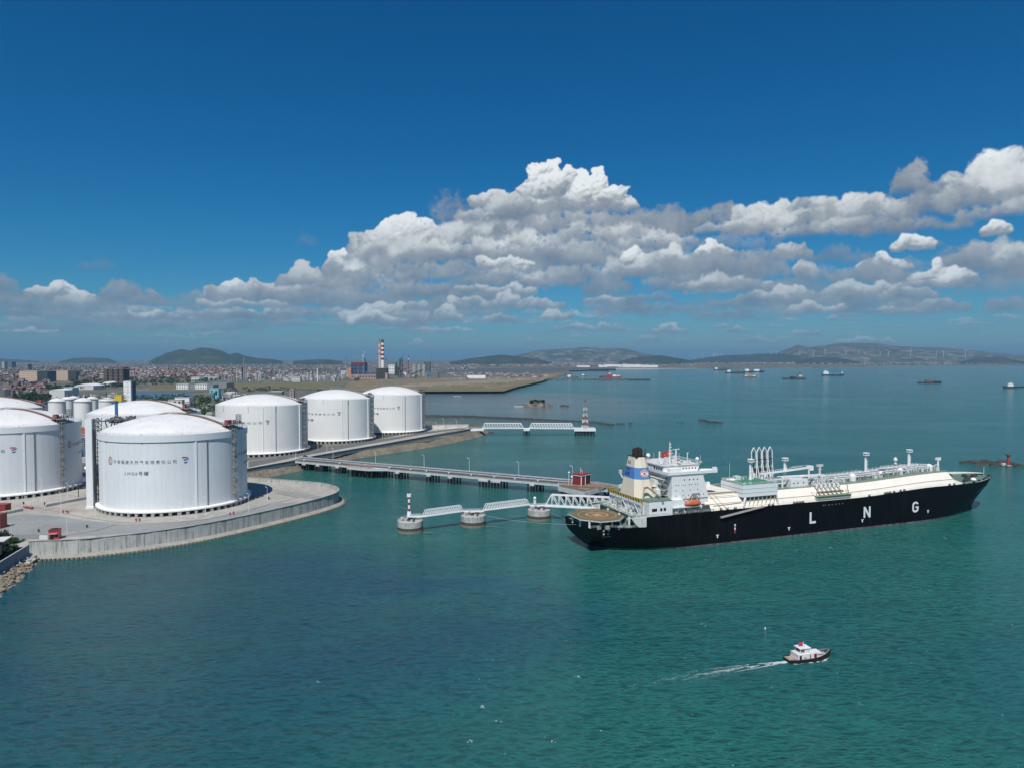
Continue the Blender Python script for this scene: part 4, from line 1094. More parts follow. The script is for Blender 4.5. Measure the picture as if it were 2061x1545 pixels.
def truss(name, a, c, h, w, n, lab, mt, inset=1.0, rr=.16, group=None):
    a = Vector(a); c = Vector(c); d = c - a; Lt = d.length; ang = math.atan2(d.y, d.x)
    o = thing(name, lab, 'walkway', tuple(a), ang, group=group); slope = (c.z - a.z) / Lt
    Z = lambda x, z: z + slope * x
    MB().add([(0, -w / 2, Z(0, 0)), (Lt, -w / 2, Z(Lt, 0)), (Lt, w / 2, Z(Lt, 0)), (0, w / 2, Z(0, 0)), (0, -w / 2, Z(0, .35)), (Lt, -w / 2, Z(Lt, .35)), (Lt, w / 2, Z(Lt, .35)), (0, w / 2, Z(0, .35))],
             [(3, 2, 1, 0), (4, 5, 6, 7), (0, 1, 5, 4), (1, 2, 6, 5), (2, 3, 7, 6), (3, 0, 4, 7)]).build('deck', mt, o)
    bay = Lt / n; k = inset * bay
    for y in (-w / 2, w / 2):
        MB().bar((k, y, Z(k, h)), (Lt - k, y, Z(Lt - k, h)), rr * 1.3, 4).build('top_chord', mt, o)
        MB().bar((0, y, Z(0, .15)), (Lt, y, Z(Lt, .15)), rr * 1.9, 4).build('bottom_chord', mt, o)
        MB().bar((0, y, Z(0, 0)), (k, y, Z(k, h)), rr, 4).build('end_post', mt, o); MB().bar((Lt, y, Z(Lt, 0)), (Lt - k, y, Z(Lt - k, h)), rr, 4).build('end_post', mt, o)
        for i in range(1, n):
            x = i * bay
            MB().bar((x, y, Z(x, 0)), (x, y, Z(x, h)), rr * .8, 4).build('vertical', mt, o)
            if i < n - 1:
                if inset < 1: MB().bar((x, y, Z(x, h)), (x + bay, y, Z(x + bay, 0)), rr * .9, 4).build('diagonal', mt, o)
                else: MB().bar((x, y, Z(x, 0)), (x + bay, y, Z(x + bay, h)), rr * .8, 4).build('diagonal', mt, o)
    g = MB()
    for h_ in (1.0,): 
        for y in (-w / 2 + .2, w / 2 - .2): g.bar((0, y, Z(0, h_)), (Lt, y, Z(Lt, h_)), .06, 4)
    g.build('handrail', mt, o)
    return o
Wd = lambda c, dx, dy, z: (c[0] + dx, c[1] + dy, z)
truss('truss_walkway', Wd(d1, 7.2, 0.5, 8.0), Wd(d2, -6.0, -.6, 8.4), 3.6, 2.2, 16, 'slim white truss walkway from the light tower dolphin to the middle dolphin', white, group='white truss walkways between the dolphins')
truss('truss_walkway', Wd(d2, 6.0, 1.2, 8.4), Wd(d3, -6.2, -.6, 8.8), 3.6, 2.2, 17, 'slim white truss walkway from the middle dolphin to the stern dolphin', white, group='white truss walkways between the dolphins')
MB_ = truss('truss_walkway', Wd(d3, 3.6, -.5, 8.2), W(1300, 1027, 8.2), 6.9, 3.2, 14, 'deep white truss bridge from the stern dolphin passing behind the ship', white, inset=.9, rr=.28, group='white truss walkways between the dolphins')
# landing decks on the dolphins
for c, x0, x1, nm in ((d1, -1.5, 7.4, 'raised landing under the light tower'), (d2, -6.2, 6.2, 'railed landing joining the two slim walkways'), (d3, -6.4, 4.5, 'railed landing at the foot of the deep truss bridge')):
    o = thing('landing_deck', nm, 'landing', (c[0], c[1], 8.0), .05)
    MB().box(((x0 + x1) / 2, .4, -.1), (x1 - x0, 2.6, .35)).build('deck', white, o)
    for x in (x0 + .8, x1 - 1.2): MB().box((x, .4, -1.5), (1.2, 1.6, 1.4)).build('leg', dol_m, o)
    g = MB()
    for y in (-.8, 1.6):
        for h_ in (.8, 1.3): g.bar((x0, y, h_), (x1, y, h_), .06, 4)
        for i in range(int((x1 - x0) / .9)): g.bar((x0 + i * .9, y, .2), (x0 + i * .9, y, 1.3), .05, 4)
    g.build('handrail', white, o)
# light tower
LT = thing('light_tower', 'red and white banded light tower on the leftmost round dolphin', 'light tower', (d1[0] - .6, d1[1] + .3, 8.1))
MB().bar((0, 0, 0), (0, 0, 3.0), 1.45, 14, 1.0).build('foot', white, LT, True)
z = 3.0
for k, (h_, m) in enumerate(((1.5, red), (2.1, white), (1.4, red), (2.0, white), (1.1, red))):
    MB().cyl((0, 0, z), .62, h_, 14).build('band', m, LT, True); z += h_
MB().cyl((0, 0, z), 1.25, 1.7, 14).build('gallery', white, LT, True); MB().cyl((0, 0, z + 1.7), .4, .5, 8).cyl((0, 0, z + 2.2), .1, 1.4, 5).build('lantern', dark, LT)
# capstan drum on the third dolphin
o = thing('light_beacon', 'small white cage lantern on the stern dolphin', 'lantern', (d3[0] - 2.6, d3[1], 8.4))
g = MB()
for i in range(6): a = i * math.pi / 3; g.bar((.7 * math.cos(a), .7 * math.sin(a), 0), (.7 * math.cos(a), .7 * math.sin(a), 4.0), .1, 4)
g.build('cage', white, o); MB().lathe([(.9, 4.0), (.9, 4.6), (.4, 5.1), (.01, 5.2)], 10).build('cap', white, o, True); MB().cyl((0, 0, 1), .45, 2.6, 8).build('lamp_body', white, o)
for c, lab in ((d1, 'light tower'), (d2, 'middle')):
    o = thing('floating_boom', 'thin pale boom floating beside the %s dolphin' % lab, 'boom', (c[0] + 7.4, c[1] - 3.4, .1)); MB().bar((0, 0, .1), (6.0, -.6, .1), .14, 5).build('boom', slime_m, o)

# ---- back jetty beyond the spit
zb = 9.0
Yb = 893.0
def BX(px, z=zb, dy=0): x = (px - CX) / F; return (x * Yb / math.cos(PITCH) * .9994, Yb + dy, z)
truss('truss_walkway', BX(970), BX(1054, 9), 6.2, 4.0, 16, 'white truss bridge leaving the spit, left one of the far pair', white, rr=.42, group='white truss bridges of the far jetty')
truss('truss_walkway', BX(1065), BX(1156, 8.6), 6.2, 4.0, 17, 'white truss bridge reaching the lattice tower platform, right one of the far pair', white, rr=.42, group='white truss bridges of the far jetty')
o = thing('far_pier', 'white capped pier on black raking piles between the far truss bridges', 'pier', BX(1060, 0))
MB().box((0, 0, 6.0), (7.5, 7.5, 3.2)).build('cap', white, o)
for i, (x, y) in enumerate(((-3, -2), (-1.2, -3), (1.2, -3), (3, -2), (-3, 2), (0, 2), (3, 2))): MB().bar((x * 1.35, y * 1.2, -3), (x, y, 6.0), .6, 8).build('pile', pile_m, o)
o = thing('tower_platform', 'white deck on a thicket of black piles under the lattice tower', 'platform', BX(1177, 0))
MB().box((0, 0, 5.8), (27, 12, 2.8)).build('deck', white, o)
rs = random.Random(2)
for i in range(26):
    x = -11.5 + 23 * (i % 13) / 12; y = -4.5 + 9 * (i // 13); sgn = 1 if i % 2 else -1
    MB().bar((x + sgn * 1.2 + x * .06, y - 1, -3), (x, y, 5.8), .62, 8).build('pile', pile_m, o)
g = MB()
for y in (-5.8, 5.8):
    for h_ in (9.2, 9.8): g.bar((-13.3, y, h_), (13.3, y, h_), .1, 4)
    for i in range(22): g.bar((-13.3 + i * 1.26, y, 8.6), (-13.3 + i * 1.26, y, 9.8), .09, 4)
g.build('handrail', white, o)
LTW = thing('lattice_tower', 'tall red and white steel lattice tower on the far jetty platform', 'lattice tower', BX(1178, 8.6))
nb_ = 9; hb = 34.0 / nb_
for i in range(nb_):
    w0 = 3.6 - 2.3 * i / nb_; w1 = 3.6 - 2.3 * (i + 1) / nb_; z0, z1 = i * hb, (i + 1) * hb; g = MB()
    cs = [(-1, -1), (1, -1), (1, 1), (-1, 1)]
    for k in range(4):
        a, c = cs[k], cs[(k + 1) % 4]
        g.bar((a[0] * w0, a[1] * w0, z0), (a[0] * w1, a[1] * w1, z1), .5, 4)
        g.bar((a[0] * w0, a[1] * w0, z0), (c[0] * w1, c[1] * w1, z1), .34, 4).bar((c[0] * w0, c[1] * w0, z0), (a[0] * w1, a[1] * w1, z1), .34, 4)
        g.bar((a[0] * w1, a[1] * w1, z1), (c[0] * w1, c[1] * w1, z1), .2, 4)
    g.build('tower_bay', [white, mat('faded_red_paint', (.30, .09, .07), .6, .1, .5), white, mat('faded_red_paint', (.30, .09, .07)), whitew, greym, whitew, greym, greym][i], LTW)
MB().box((0, 0, 34), (2.6, 2.6, 1.2)).cyl((0, 0, 35.2), .3, 1.8, 6).build('tower_head', dark, LTW)
# small gear between lights on the shore end
o = thing('shore_abutment', 'cluttered white abutment where the far jetty leaves the spit', 'abutment', BX(956, 6))
MB().box((0, 0, 0), (22, 8, 2.6)).build('block', white, o)
g = MB()
for i in range(12): g.bar((-10 + i * 1.8, -3, 2.6), (-10 + i * 1.8, -3, 5.2), .15, 4)
g.bar((-10, -3, 5), (10, -3, 5), .15, 4).bar((-12, 1, 3.4), (14, 1, 3.4), .5, 6); g.build('railing', greym, o)

# ---- grey flood walls of the tank yard and the white wall at the end of the spit
fw_m = mat('blue_grey_wall', (.17, .205, .24), .8, .1, .3)
def floodwall(pxs, z0, h, lab, m, cap, step=14.0, th=.6):
    o = thing('flood_wall', lab, 'wall'); pts = resample([W(x, y, z0)[:2] for x, y in pxs], step)
    for i, (a, c) in enumerate(zip(pts, pts[1:])):
        c2 = lerp2(a, c, .97); l = math.dist(a, c2); nx, ny = (c2[1] - a[1]) / l, -(c2[0] - a[0]) / l
        MB().prism([a, c2, (c2[0] - nx * th, c2[1] - ny * th), (a[0] - nx * th, a[1] - ny * th)], z0 - .8, z0 + h).build('wall_panel', m, o)
    g = MB()
    for a, c in zip(pts, pts[1:]):
        l = math.dist(a, c); nx, ny = (c[1] - a[1]) / l, -(c[0] - a[0]) / l
        g.prism([(a[0] + nx * .3, a[1] + ny * .3), (c[0] + nx * .3, c[1] + ny * .3), (c[0] - nx * 1.1, c[1] - ny * 1.1), (a[0] - nx * 1.1, a[1] - ny * 1.1)], z0 + h + .002, z0 + h + .3)
    g.build('coping', cap, o)
    return o
floodwall([(440, 962), (492, 951), (601, 931)], ZG, 2.9, 'blue grey flood wall between the lettered tank and the trestle root', fw_m, conc)
floodwall([(628, 924), (700, 911), (780, 897), (860, 882), (920, 872), (968, 862)], ZG, 2.9, 'long blue grey flood wall along the spit past the far tanks', fw_m, conc, 16)
floodwall([(852, 862.5), (900, 861.5), (944, 860.5)], ZG, 4.6, 'white wall closing the spit right of the farthest tank', whitew, white, 30)
# tide mark strip below the near flood walls is part of the stone bank

# ------------------------------------------------------------------ gas carrier
hull_m = mat('black_hull_paint', (.0035, .004, .005), .5, .4, .08, spec=.12, streak=.35, scol=(.022, .018, .016))
boot_m = mat('worn_boot_topping', (.125, .115, .12), .7, .6, .4)
SH = thing('gas_carrier', 'black hulled LNG carrier with cream cargo trunk moored at the jetty', 'ship', SW(0, 21.7, 0), A)
def Lc(s, t_, z): return (s, t_ - 21.7, z)
def sm(x, a, c): x = min(1, max(0, (x - a) / (c - a))); return x * x * (3 - 2 * x)
def half(s, z):
    """half breadth of the hull at station s and height z"""
    Bh = 21.7
    zz = min(1, max(0, (z + 3) / 20.0))
    # stern
    s0 = -3 + (1 - zz) ** 3.6 * 13.0
    aft = min(1, max(0, (s - s0) / (62 - 42 * zz))) 
    fa = (1 - (1 - aft) ** (2.2)) ** .62
    if s < s0 + .01: fa = .0
    fa = max(fa, (0.66 * sm(z, -2, 9)) if s >= s0 else 0)
    # bow
    tip = 283.5 + 12.8 * max(0, z / 20.0) ** 1.25
    e0 = 205 + 25 * zz
    fo = min(1, max(0, (tip - s) / (tip - e0)))
    ff = (1 - (1 - fo) ** (1.75 + .7 * zz)) ** (1.0 - .32 * zz)
    return Bh * min(fa, 1) * min(ff, 1)
def ztop(s):
    if s < 24.6: return 12.9
    return 17.8 + 2.4 * sm(s, 160, 225) + .6 * sm(s, 262, 292)
def hull_part(z_lo, z_hi, name, m, parent):
    st = [-3 + i * .75 for i in range(20)] + [12 + i * 2 for i in range(7)] + [24.59, 24.61] + [26 + i * 3 for i in range(75)] + [251 + i * 1.0 for i in range(46)]
    st = [s for s in st if s <= 296.2]; NZ = 9; g = MB(); vs = []; fs = []
    for side in (-1, 1):
        base = len(vs)
        for s in st:
            hi = z_hi(s) if callable(z_hi) else z_hi
            for j in range(NZ + 1):
                z = z_lo + (hi - z_lo) * j / NZ
                tip = 283.5 + 12.8 * max(0, z / 20.0) ** 1.25
                zz = min(1, max(0, (z + 3) / 20.0)); s0 = -3 + (1 - zz) ** 3.6 * 13.0
                s2 = min(max(s, s0), tip)
                vs.append((s2, side * half(s2, z), z))
        for i in range(len(st) - 1):
            for j in range(NZ):
                a = base + i * (NZ + 1) + j; q = (a, a + NZ + 1, a + NZ + 2, a + 1)
                fs.append(q if side < 0 else q[::-1])
    # transom
    for j in range(NZ): fs.append((j, j + 1, len(vs) // 2 + j + 1, len(vs) // 2 + j)) 
    g.add(vs, fs); o = g.build(name, m, parent, True); return o
hull = hull_part(.95, ztop, 'hull', hull_m, SH)
hull_part(-2.5, .95, 'boot_topping', boot_m, SH)
# decks
def deck_poly(s0, s1, z, ins=.3, n=40):
    a = [(s0 + (s1 - s0) * i / n, -(max(half(min(s0 + (s1 - s0) * i / n, 296), z) - ins, .02))) for i in range(n + 1)]
    return a + [(x, -y) for x, y in a[::-1]]
def deck_sheet(name, s0, s1, zf, m, n=40):
    g = MB(); vs = []; fs = []
    for i in range(n + 1):
        s = s0 + (s1 - s0) * i / n; z = zf(s); h_ = max(half(s, z) - .25, .02); vs += [(s, -h_, z), (s, h_, z)]
    for i in range(n): a = 2 * i; fs.append((a, a + 2, a + 3, a + 1))
    g.add(vs, fs); return g.build(name, m, SH)
deck_sheet('mooring_deck', -2.6, 24.5, lambda s: 12.0, green)
deck_sheet('main_deck', 24.7, 294.5, lambda s: ztop(s) - (.25 if s < 255 else 1.3), green, 90)
g = MB(); g.add([(24.6, -21.6, 12), (24.6, 21.6, 12), (24.6, 21.6, 17.7), (24.6, -21.6, 17.7)], [(3, 2, 1, 0)]); g.build('deck_break_bulkhead', white, SH)
# bulwark at the bow (white inside)
g = MB(); vs = []; fs = []; ss = [262 + i for i in range(35)]
for side in (-1, 1):
    b0 = len(vs)
    for s in ss:
        z = ztop(s); s2 = min(s, 283.5 + 12.8 * (z / 20.0) ** 1.25 - .8); h_ = max(half(s2, z) - .35, 0.01)
        vs += [(s2 - .2, side * h_, z - 1.3), (s2 - .2, side * h_, z + .12)]
    for i in range(len(ss) - 1): a = b0 + 2 * i; fs += [(a, a + 2, a + 3, a + 1)]
g.add(vs, fs); g.build('bulwark', white, SH)
# cargo trunk with sloping sides and a sloping fore end
def trunk_z(s): return 24.2 + 2.6 * sm(s, 158, 240)
g = MB(); vs = []; fs = []
secs = [s for s in range(62, 243, 6)] + [242.0]
def tsec(s, zt_, shrink=0.0):
    zd = ztop(s) - .2; w0 = min(half(s, zd) - 1.2, 20.4); w1 = w0 - 6.2; zm = zd + (zt_ - zd) * .45; wm = w0 - 2.2
    return [(s, -w0, zd), (s, -wm, zm), (s, -w1, zt_), (s, w1, zt_), (s, wm, zm), (s, w0, zd)]
for s in secs: vs += tsec(s, trunk_z(s))
e = tsec(251.5, ztop(251) + .3); vs += [(251.5, y * .93, ztop(251) - .2 if i in (0, 5) else z) for i, (x, y, z) in enumerate(e)]
n = len(secs) + 1
for i in range(n - 1):
    for j in range(5):
        a = i * 6 + j; fs.append((a, a + 6, a + 7, a + 1))
fs.append((5, 4, 3, 2, 1, 0)); fs.append(tuple((n - 1) * 6 + j for j in range(6)))
g.add(vs, fs)
trunk = g.build('cargo_trunk', mat('trunk_cream', (.76, .715, .63), .55, .06, .15), SH)
g = MB(); vs = []; fs = []
for s in secs:
    t6_ = tsec(s, trunk_z(s)); vs += [(s, t6_[2][1] + .7, t6_[2][2] + .02), (s, t6_[3][1] - .7, t6_[3][2] + .02)]
for i in range(len(secs) - 1): a = 2 * i; fs.append((a, a + 2, a + 3, a + 1))
g.add(vs, fs); g.build('trunk_deck', green, trunk)
g = MB()
for a, c in zip(secs[:-1], secs[1:]):
    pa_, pc_ = tsec(a, trunk_z(a)), tsec(c, trunk_z(c))
    if not (130 < a < 158): 
        g.bar((a, pa_[1][1] - .12, pa_[1][2] + .1), (c, pc_[1][1] - .12, pc_[1][2] + .1), .17, 4)
    g.bar((a, pa_[2][1] + .4, pa_[2][2] + 1.1), (c, pc_[2][1] + .4, pc_[2][2] + 1.1), .06, 4); g.bar((a, pa_[2][1] + .4, pa_[2][2] + .6), (c, pc_[2][1] + .4, pc_[2][2] + .6), .05, 4)
    for k in range(3): f = k / 3; x = a + (c - a) * f; g.bar((x, pa_[2][1] + .4 + (pc_[2][1] - pa_[2][1]) * f, pa_[2][2]), (x, pa_[2][1] + .4 + (pc_[2][1] - pa_[2][1]) * f, pa_[2][2] + 1.1), .05, 3)
g.build('fire_main', mat('buff_pipe', (.55, .47, .36), .6, .1, .5), SH)
# main deck rail on the near side
g = MB()
prev = None
for i in range(150):
    s = 26 + i * 1.55; z = ztop(s); p = (s, -(half(s, z) - .35), z)
    g.bar(p, (p[0], p[1], z + 1.05), .05, 3)
    if prev:
        for h_ in (.55, 1.05): g.bar((prev[0], prev[1], prev[2] + h_), (p[0], p[1], p[2] + h_), .045, 3)
    prev = p
g.build('handrail', whitew, SH)
rs = random.Random(11)
for s in [70, 74, 79, 101, 103.5, 118, 120, 122, 124, 172, 184, 186, 188, 191, 196, 199, 236, 240, 249, 259, 266, 273, 280]:
    p = (s, -(half(s, ztop(s)) - 1.1), ztop(s) - .2)
    MB().box(p, (1.5, .8, .35)).cyl((p[0] - .45, p[1], p[2] + .35), .26, .8, 7).cyl((p[0] + .45, p[1], p[2] + .35), .26, .8, 7).build('bollard', black, SH)

# ---- stern: helideck, mooring gear, white side screens
HX, HY, HZ = 7.4, -2.0, 16.4
def octa(r0, z0, z1, k=1.0): return [(HX + r0 * math.cos(R_(22.5 + 45 * i)), HY + r0 * 1.12 * math.sin(R_(22.5 + 45 * i))) for i in range(8)]
hd = MB().prism(octa(13.4, 0, 0), HZ - .5, HZ).build('helideck', mat('helideck_brown', (.15, .125, .07), .8, .25, .3), SH)
def annulus(r0, r1, z, name, m, sy=1.0):
    g = MB(); vs = []; fs = []; n = 48
    for i in range(n): a = 2 * math.pi * i / n; vs += [(HX + r0 * math.cos(a), HY + r0 * sy * math.sin(a), z), (HX + r1 * math.cos(a), HY + r1 * sy * math.sin(a), z)]
    for i in range(n): j = (i + 1) % n; fs.append((2 * i, 2 * i + 1, 2 * j + 1, 2 * j))
    g.add(vs, fs); return g.build(name, m, hd)
ymark = mat('faded_yellow_marking', (.50, .33, .07), .7, .15, .6)
annulus(9.6, 9.95, HZ + .006, 'touchdown_ring', ymark); annulus(5.2, 5.9, HZ + .006, 'touchdown_ring', ymark)
MB().add([(.0 + HX - 5, HY - 5, HZ + .003)], []) 
g = MB(); n_ = 40; g.add([(HX + 5.2 * math.cos(2 * math.pi * i / n_), HY + 5.2 * math.sin(2 * math.pi * i / n_), HZ + .004) for i in range(n_)], [tuple(range(n_))]); g.build('touchdown_area', mat('helideck_red_brown', (.25, .13, .07), .8, .2, .4), hd)
g = MB()
for a, c in (((-2.2, -1.4), (2.2, -1.4)), ((-2.2, 1.4), (2.2, 1.4)), ((0, -1.4), (0, 1.4))):
    g.box(((a[0] + c[0]) / 2 + HX, (a[1] + c[1]) / 2 + HY, HZ + .008), (max(abs(c[0] - a[0]), .6), max(abs(c[1] - a[1]), .6), .004))
g.build('letter_h', whitew, hd)
g = MB(); o8 = octa(13.4, 0, 0)
for i in range(8):
    a, c = o8[i], o8[(i + 1) % 8]; g.bar((*a, HZ - .5), (*c, HZ - .5), .34, 4)
g.build('deck_edge_beam', whitew, hd)
g = MB(); o8b = octa(14.8, 0, 0)
for i in range(8):
    a, c = o8[i], o8[(i + 1) % 8]; a2, c2 = o8b[i], o8b[(i + 1) % 8]
    for k in range(6):
        p = lerp2(a, c, k / 6); q = lerp2(a2, c2, k / 6); g.bar((*p, HZ - .3), (*q, HZ - .05), .05, 3)
    g.bar((*a2, HZ - .05), (*c2, HZ - .05), .07, 3)
g.build('safety_net_frame', mat('net_grey', (.40, .38, .32), .8, .1, 1), hd)
for x, y, h_ in ((-1.5, -11, 1), (3.8, -12.6, 1), (10.2, -12.8, 1), (15.3, -12, 1), (-3.6, -5, 1), (-3.8, 3, 1), (0, 9.6, 1), (8, 10.5, 1), (14.5, 9.5, 1), (12, -4, 1), (6, 0, 1)):
    MB().bar((x, y, 12.0), (x, y, HZ - .5), .55, 8).build('helideck_pillar', white, SH)
g = MB()
for i in range(26):
    s = -2 + i * 1.05; y = -(half(s, 12.9) - .3); g.bar((s, y, 12.9), (s, y, 13.9), .05, 3)
    if i: g.bar((pv[0], pv[1], 13.9), (s, y, 13.9), .05, 3).bar((pv[0], pv[1], 13.4), (s, y, 13.4), .05, 3)
    pv = (s, y)
g.build('stern_rail', whitew, SH)
for x, y in ((2, -14), (6, -15.5), (12, -17.5), (16, -18), (20, -18.5), (9, -8), (16, -6), (3, -4)):
    MB().box((x, y, 12.0), (2.2, 1.6, 1.0)).bar((x - .9, y, 13.2), (x + .9, y, 13.2), .6, 8).build('mooring_winch', mat('winch_grey', (.30, .31, .30), .5, .2, 1.), SH)
# side screens between poop and upper deck
for sgn in (-1, 1):
    g = MB(); y = sgn * 21.35
    g.add([(16.5, y, 17.4), (27.5, y, 17.8), (27.5, y, 13.2), (26.6, y, 12.6), (20.5, y, 13.0), (18.4, y, 15.0)] + [(x_, y - sgn * .4, z_) for x_, z_ in ((16.5, 17.4), (27.5, 17.8), (27.5, 13.2), (26.6, 12.6), (20.5, 13.0), (18.4, 15.0))],
          [(0, 5, 4, 3, 2, 1), (6, 7, 8, 9, 10, 11)] + [(i, (i + 1) % 6, 6 + (i + 1) % 6, 6 + i) for i in range(6)])
    g.build('side_screen', whitew, SH)
    g = MB(); g.bar((14.0, y * .95, 17.5), (27, y * .99, 18.0), .25, 4)
    for i in range(12): g.bar((15 + i, y * .97, 17.7), (15 + i, y * .97, 18.9), .05, 3)
    g.bar((15, y * .97, 18.9), (27, y * .97, 18.9), .05, 3); g.build('handrail', whitew, SH)
MB().box((22.2, 0, 17.2), (6, 40, .35)).build('aft_deck', green, SH)
g = MB(); rs = random.Random(31)
for i in range(46): g.box((rs.uniform(19.6, 24.8), rs.uniform(-18, 18), 17.5), (rs.uniform(.3, 1.4), rs.uniform(.3, 1.6), rs.uniform(.4, 2.4)))
for i in range(20): g.bar((19.4, -19 + i * 2, 17.5), (19.4, -19 + i * 2, 18.7), .06, 3)
g.bar((19.4, -19, 18.7), (19.4, 19, 18.7), .07, 3); g.build('aft_deck_gear', whitew, SH)
for x in (18, 22):
    for y in (-16, -6, 6, 16): MB().box((x, y, 12), (.8, .8, 5.2)).build('deck_pillar', white, SH)
g = MB()
for i in range(8): g.box((15.0 + i * .55, -15.5 + i * .2, 12.6 + i * .62), (.6, 1.6, .1))
g.bar((14.8, -16.4, 12.6), (19.4, -14.8, 17.6), .12, 4); g.build('stair', greym, SH)
# ---- aft deckhouse
ew = mat('shipside_white', (.79, .80, .79), .5, .07, .25, streak=.10, scol=(.32, .24, .15))
MB().box((34.5, 1.0, 17.6), (18.0, 34.0, 7.2)).build('engine_casing', ew, SH)
MB().box((34.5, 1.0, 24.803), (18.6, 34.6, .25)).build('casing_deck', green, SH)
nb1 = MB().box((33.0, -17.7, 17.6), (13.5, 7.2, 7.4)).build('side_house', ew, SH)
MB().box((33.0, -17.7, 25.003), (13.8, 7.4, .2)).build('roof', green, nb1)
for x, w in ((29.4, 2.9), (33.3, 1.3), (35.4, 1.4)):
    MB().box((x, -21.33, 20.1), (w, .08, 1.5)).build('window', glass, nb1)
MB().box((34.2, -21.33, 23.4), (1.2, .1, 1.9)).build('vent_grille', greym, nb1)
# aft facing beam striped yellow and black
g = MB(); nst = 27; y0, y1 = -17.0, 18.0
for i in range(nst):
    a = y0 + (y1 - y0) * i / nst; c = y0 + (y1 - y0) * (i + 1) / nst; g.cur = i % 2
    g.add([(24.3, a, 24.0), (24.3, c, 24.0), (24.3, c + .9, 25.6), (24.3, a + .9, 25.6)], [(0, 3, 2, 1)])
g.add([(25.3, y0, 24.0), (25.3, y1, 24.0), (25.3, y1 + .9, 25.6), (25.3, y0 + .9, 25.6)], [(0, 1, 2, 3)])
g.build('warning_stripes', [mat('warning_yellow', (.66, .48, .06), .5, .1, .5), black], SH)
g = MB()
for y in (-9, -3, 4, 11): g.bar((25.2, y, 18), (25.2, y, 24), .2, 4)
for y in (-14, -2): g.bar((24.9, y, 17.7), (24.9, y + 5, 22.5), .25, 4)
g.box((24.7, -8, 20.2), (.3, 6, .2)).box((24.7, 6, 21.4), (.3, 9, .2)); g.build('casing_ribs', whitew, SH)
for y, z in ((-13, 19), (-6, 18.8), (2, 19.2), (9, 18.6), (14, 19)): MB().box((25.35, y, z), (.3, 1.0, 2.0)).build('door', mat('door_grey', (.42, .44, .45), .5), SH)
# funnel: faceted, tapering, blue band with emblem
def ftier(z0, z1, name, m):
    def oct_(z):
        f = (z - 24.9) / 20.3; a0, a1 = 25.0 + f * 3.0, 37.6 - f * 3.0; w = 10.0 - f * 4.7; c = 2.8 - f * .6; yc = -1.5 + .3 * f
        return [(a0, yc - w + c, z), (a0 + c, yc - w, z), (a1 - c, yc - w, z), (a1, yc - w + c, z), (a1, yc + w - c, z), (a1 - c, yc + w, z), (a0 + c, yc + w, z), (a0, yc + w - c, z)]
    v = oct_(z0) + oct_(z1); g = MB(); g.add(v, [(i, (i + 1) % 8, 8 + (i + 1) % 8, 8 + i) for i in range(8)] + [tuple(range(8, 16))]); return g.build(name, m, SH), oct_
fcream = mat('funnel_cream', (.72, .65, .52), .5, .06, .2, streak=.12, scol=(.35, .22, .10)); fblue = mat('funnel_blue', (.075, .21, .48), .45, .08, .3)
ftier(24.9, 34.2, 'funnel_base', fcream); fb, oct_ = ftier(34.2, 40.0, 'funnel_band', fblue); ftier(40.0, 45.2, 'funnel_top', fcream)
def fface(i, u0, u1, z0, z1, off=.06):
    v0, v1 = oct_(z0), oct_(z1); j = (i + 1) % 8
    def pt(v, u): a, c = Vector(v[i]), Vector(v[j]); q = a + (c - a) * u; n = Vector((c.y - a.y, a.x - c.x, 0)).normalized(); return tuple(q + n * off)
    return [pt(v0, u0), pt(v0, u1), pt(v1, u1), pt(v1, u0)]
# louvres on the aft face (face 7) and forward side
for (z0, z1) in ((35.2, 37.2), (38.0, 39.3)):
    for (u0, u1) in ((.50, .68), (.74, .92)):
        g = MB(); g.add(fface(7, 1 - u1, 1 - u0, z0, z1), [(0, 1, 2, 3)]); g.build('louvre', mat('deep_blue_louvre', (.02, .05, .22), .5, .05), fb)
for (u0, u1) in ((.52, .66), (.76, .90)):
    g = MB(); g.add(fface(7, 1 - u1, 1 - u0, 41.2, 43.0), [(0, 1, 2, 3)]); g.build('louvre', mat('olive_louvre', (.16, .15, .09), .5, .05), SH)
# emblem: white disc, red ring, red wave lines on the starboard face (face 1)
def disc(R0, R1, m, off, halfs=None):
    v0, v1 = oct_(37.1 - 1), oct_(37.1 + 1); a = Vector(v0[1]); c = Vector(v0[2]); cen = (a + c) / 2 + (Vector(v1[1]) + Vector(v1[2])) / 2; cen /= 2
    ux = (c - a).normalized(); uz = ((Vector(v1[1]) + Vector(v1[2])) / 2 - (a + c) / 2).normalized(); nn = ux.cross(uz)
    if nn.y > 0: nn = -nn
    vs = []; fs = []; n = 36
    for i in range(n + 1):
        t_ = 2 * math.pi * i / n
        for R in (R0, R1): vs.append(tuple(cen + ux * R * 1.05 * math.cos(t_) + uz * R * .86 * math.sin(t_) + nn * off))
    for i in range(n):
        if halfs and not halfs(2 * math.pi * (i + .5) / n): continue
        fs.append((2 * i, 2 * i + 1, 2 * i + 3, 2 * i + 2))
    MB().add(vs, fs).build('funnel_emblem', m, fb)
disc(.01, 2.5, whitew, .05); er = mat('emblem_red', (.45, .05, .05), .5, 0)
disc(2.15, 2.4, er, .07); disc(1.35, 1.75, er, .07, lambda t_: .5 < t_ < 2.64 or 3.64 < t_ < 5.78); disc(.01, .62, er, .07)
g = MB()
for (x, y, r, h_, tilt) in ((29.6, -3.2, .75, 4.0, 0), (31.4, -3.6, .9, 4.6, 0), (33.0, -2.6, .6, 3.8, 0), (30.5, -.2, .9, 4.2, 0), (32.6, .4, .8, 4.5, 0), (31.2, 2.6, .6, 3.4, 0)):
    g.bar((x, y, 45.2), (x, y, 45.2 + h_), r, 10)
g.build('exhaust_pipes', mat('sooty_brown', (.035, .018, .014), .8, .2, .8), SH)
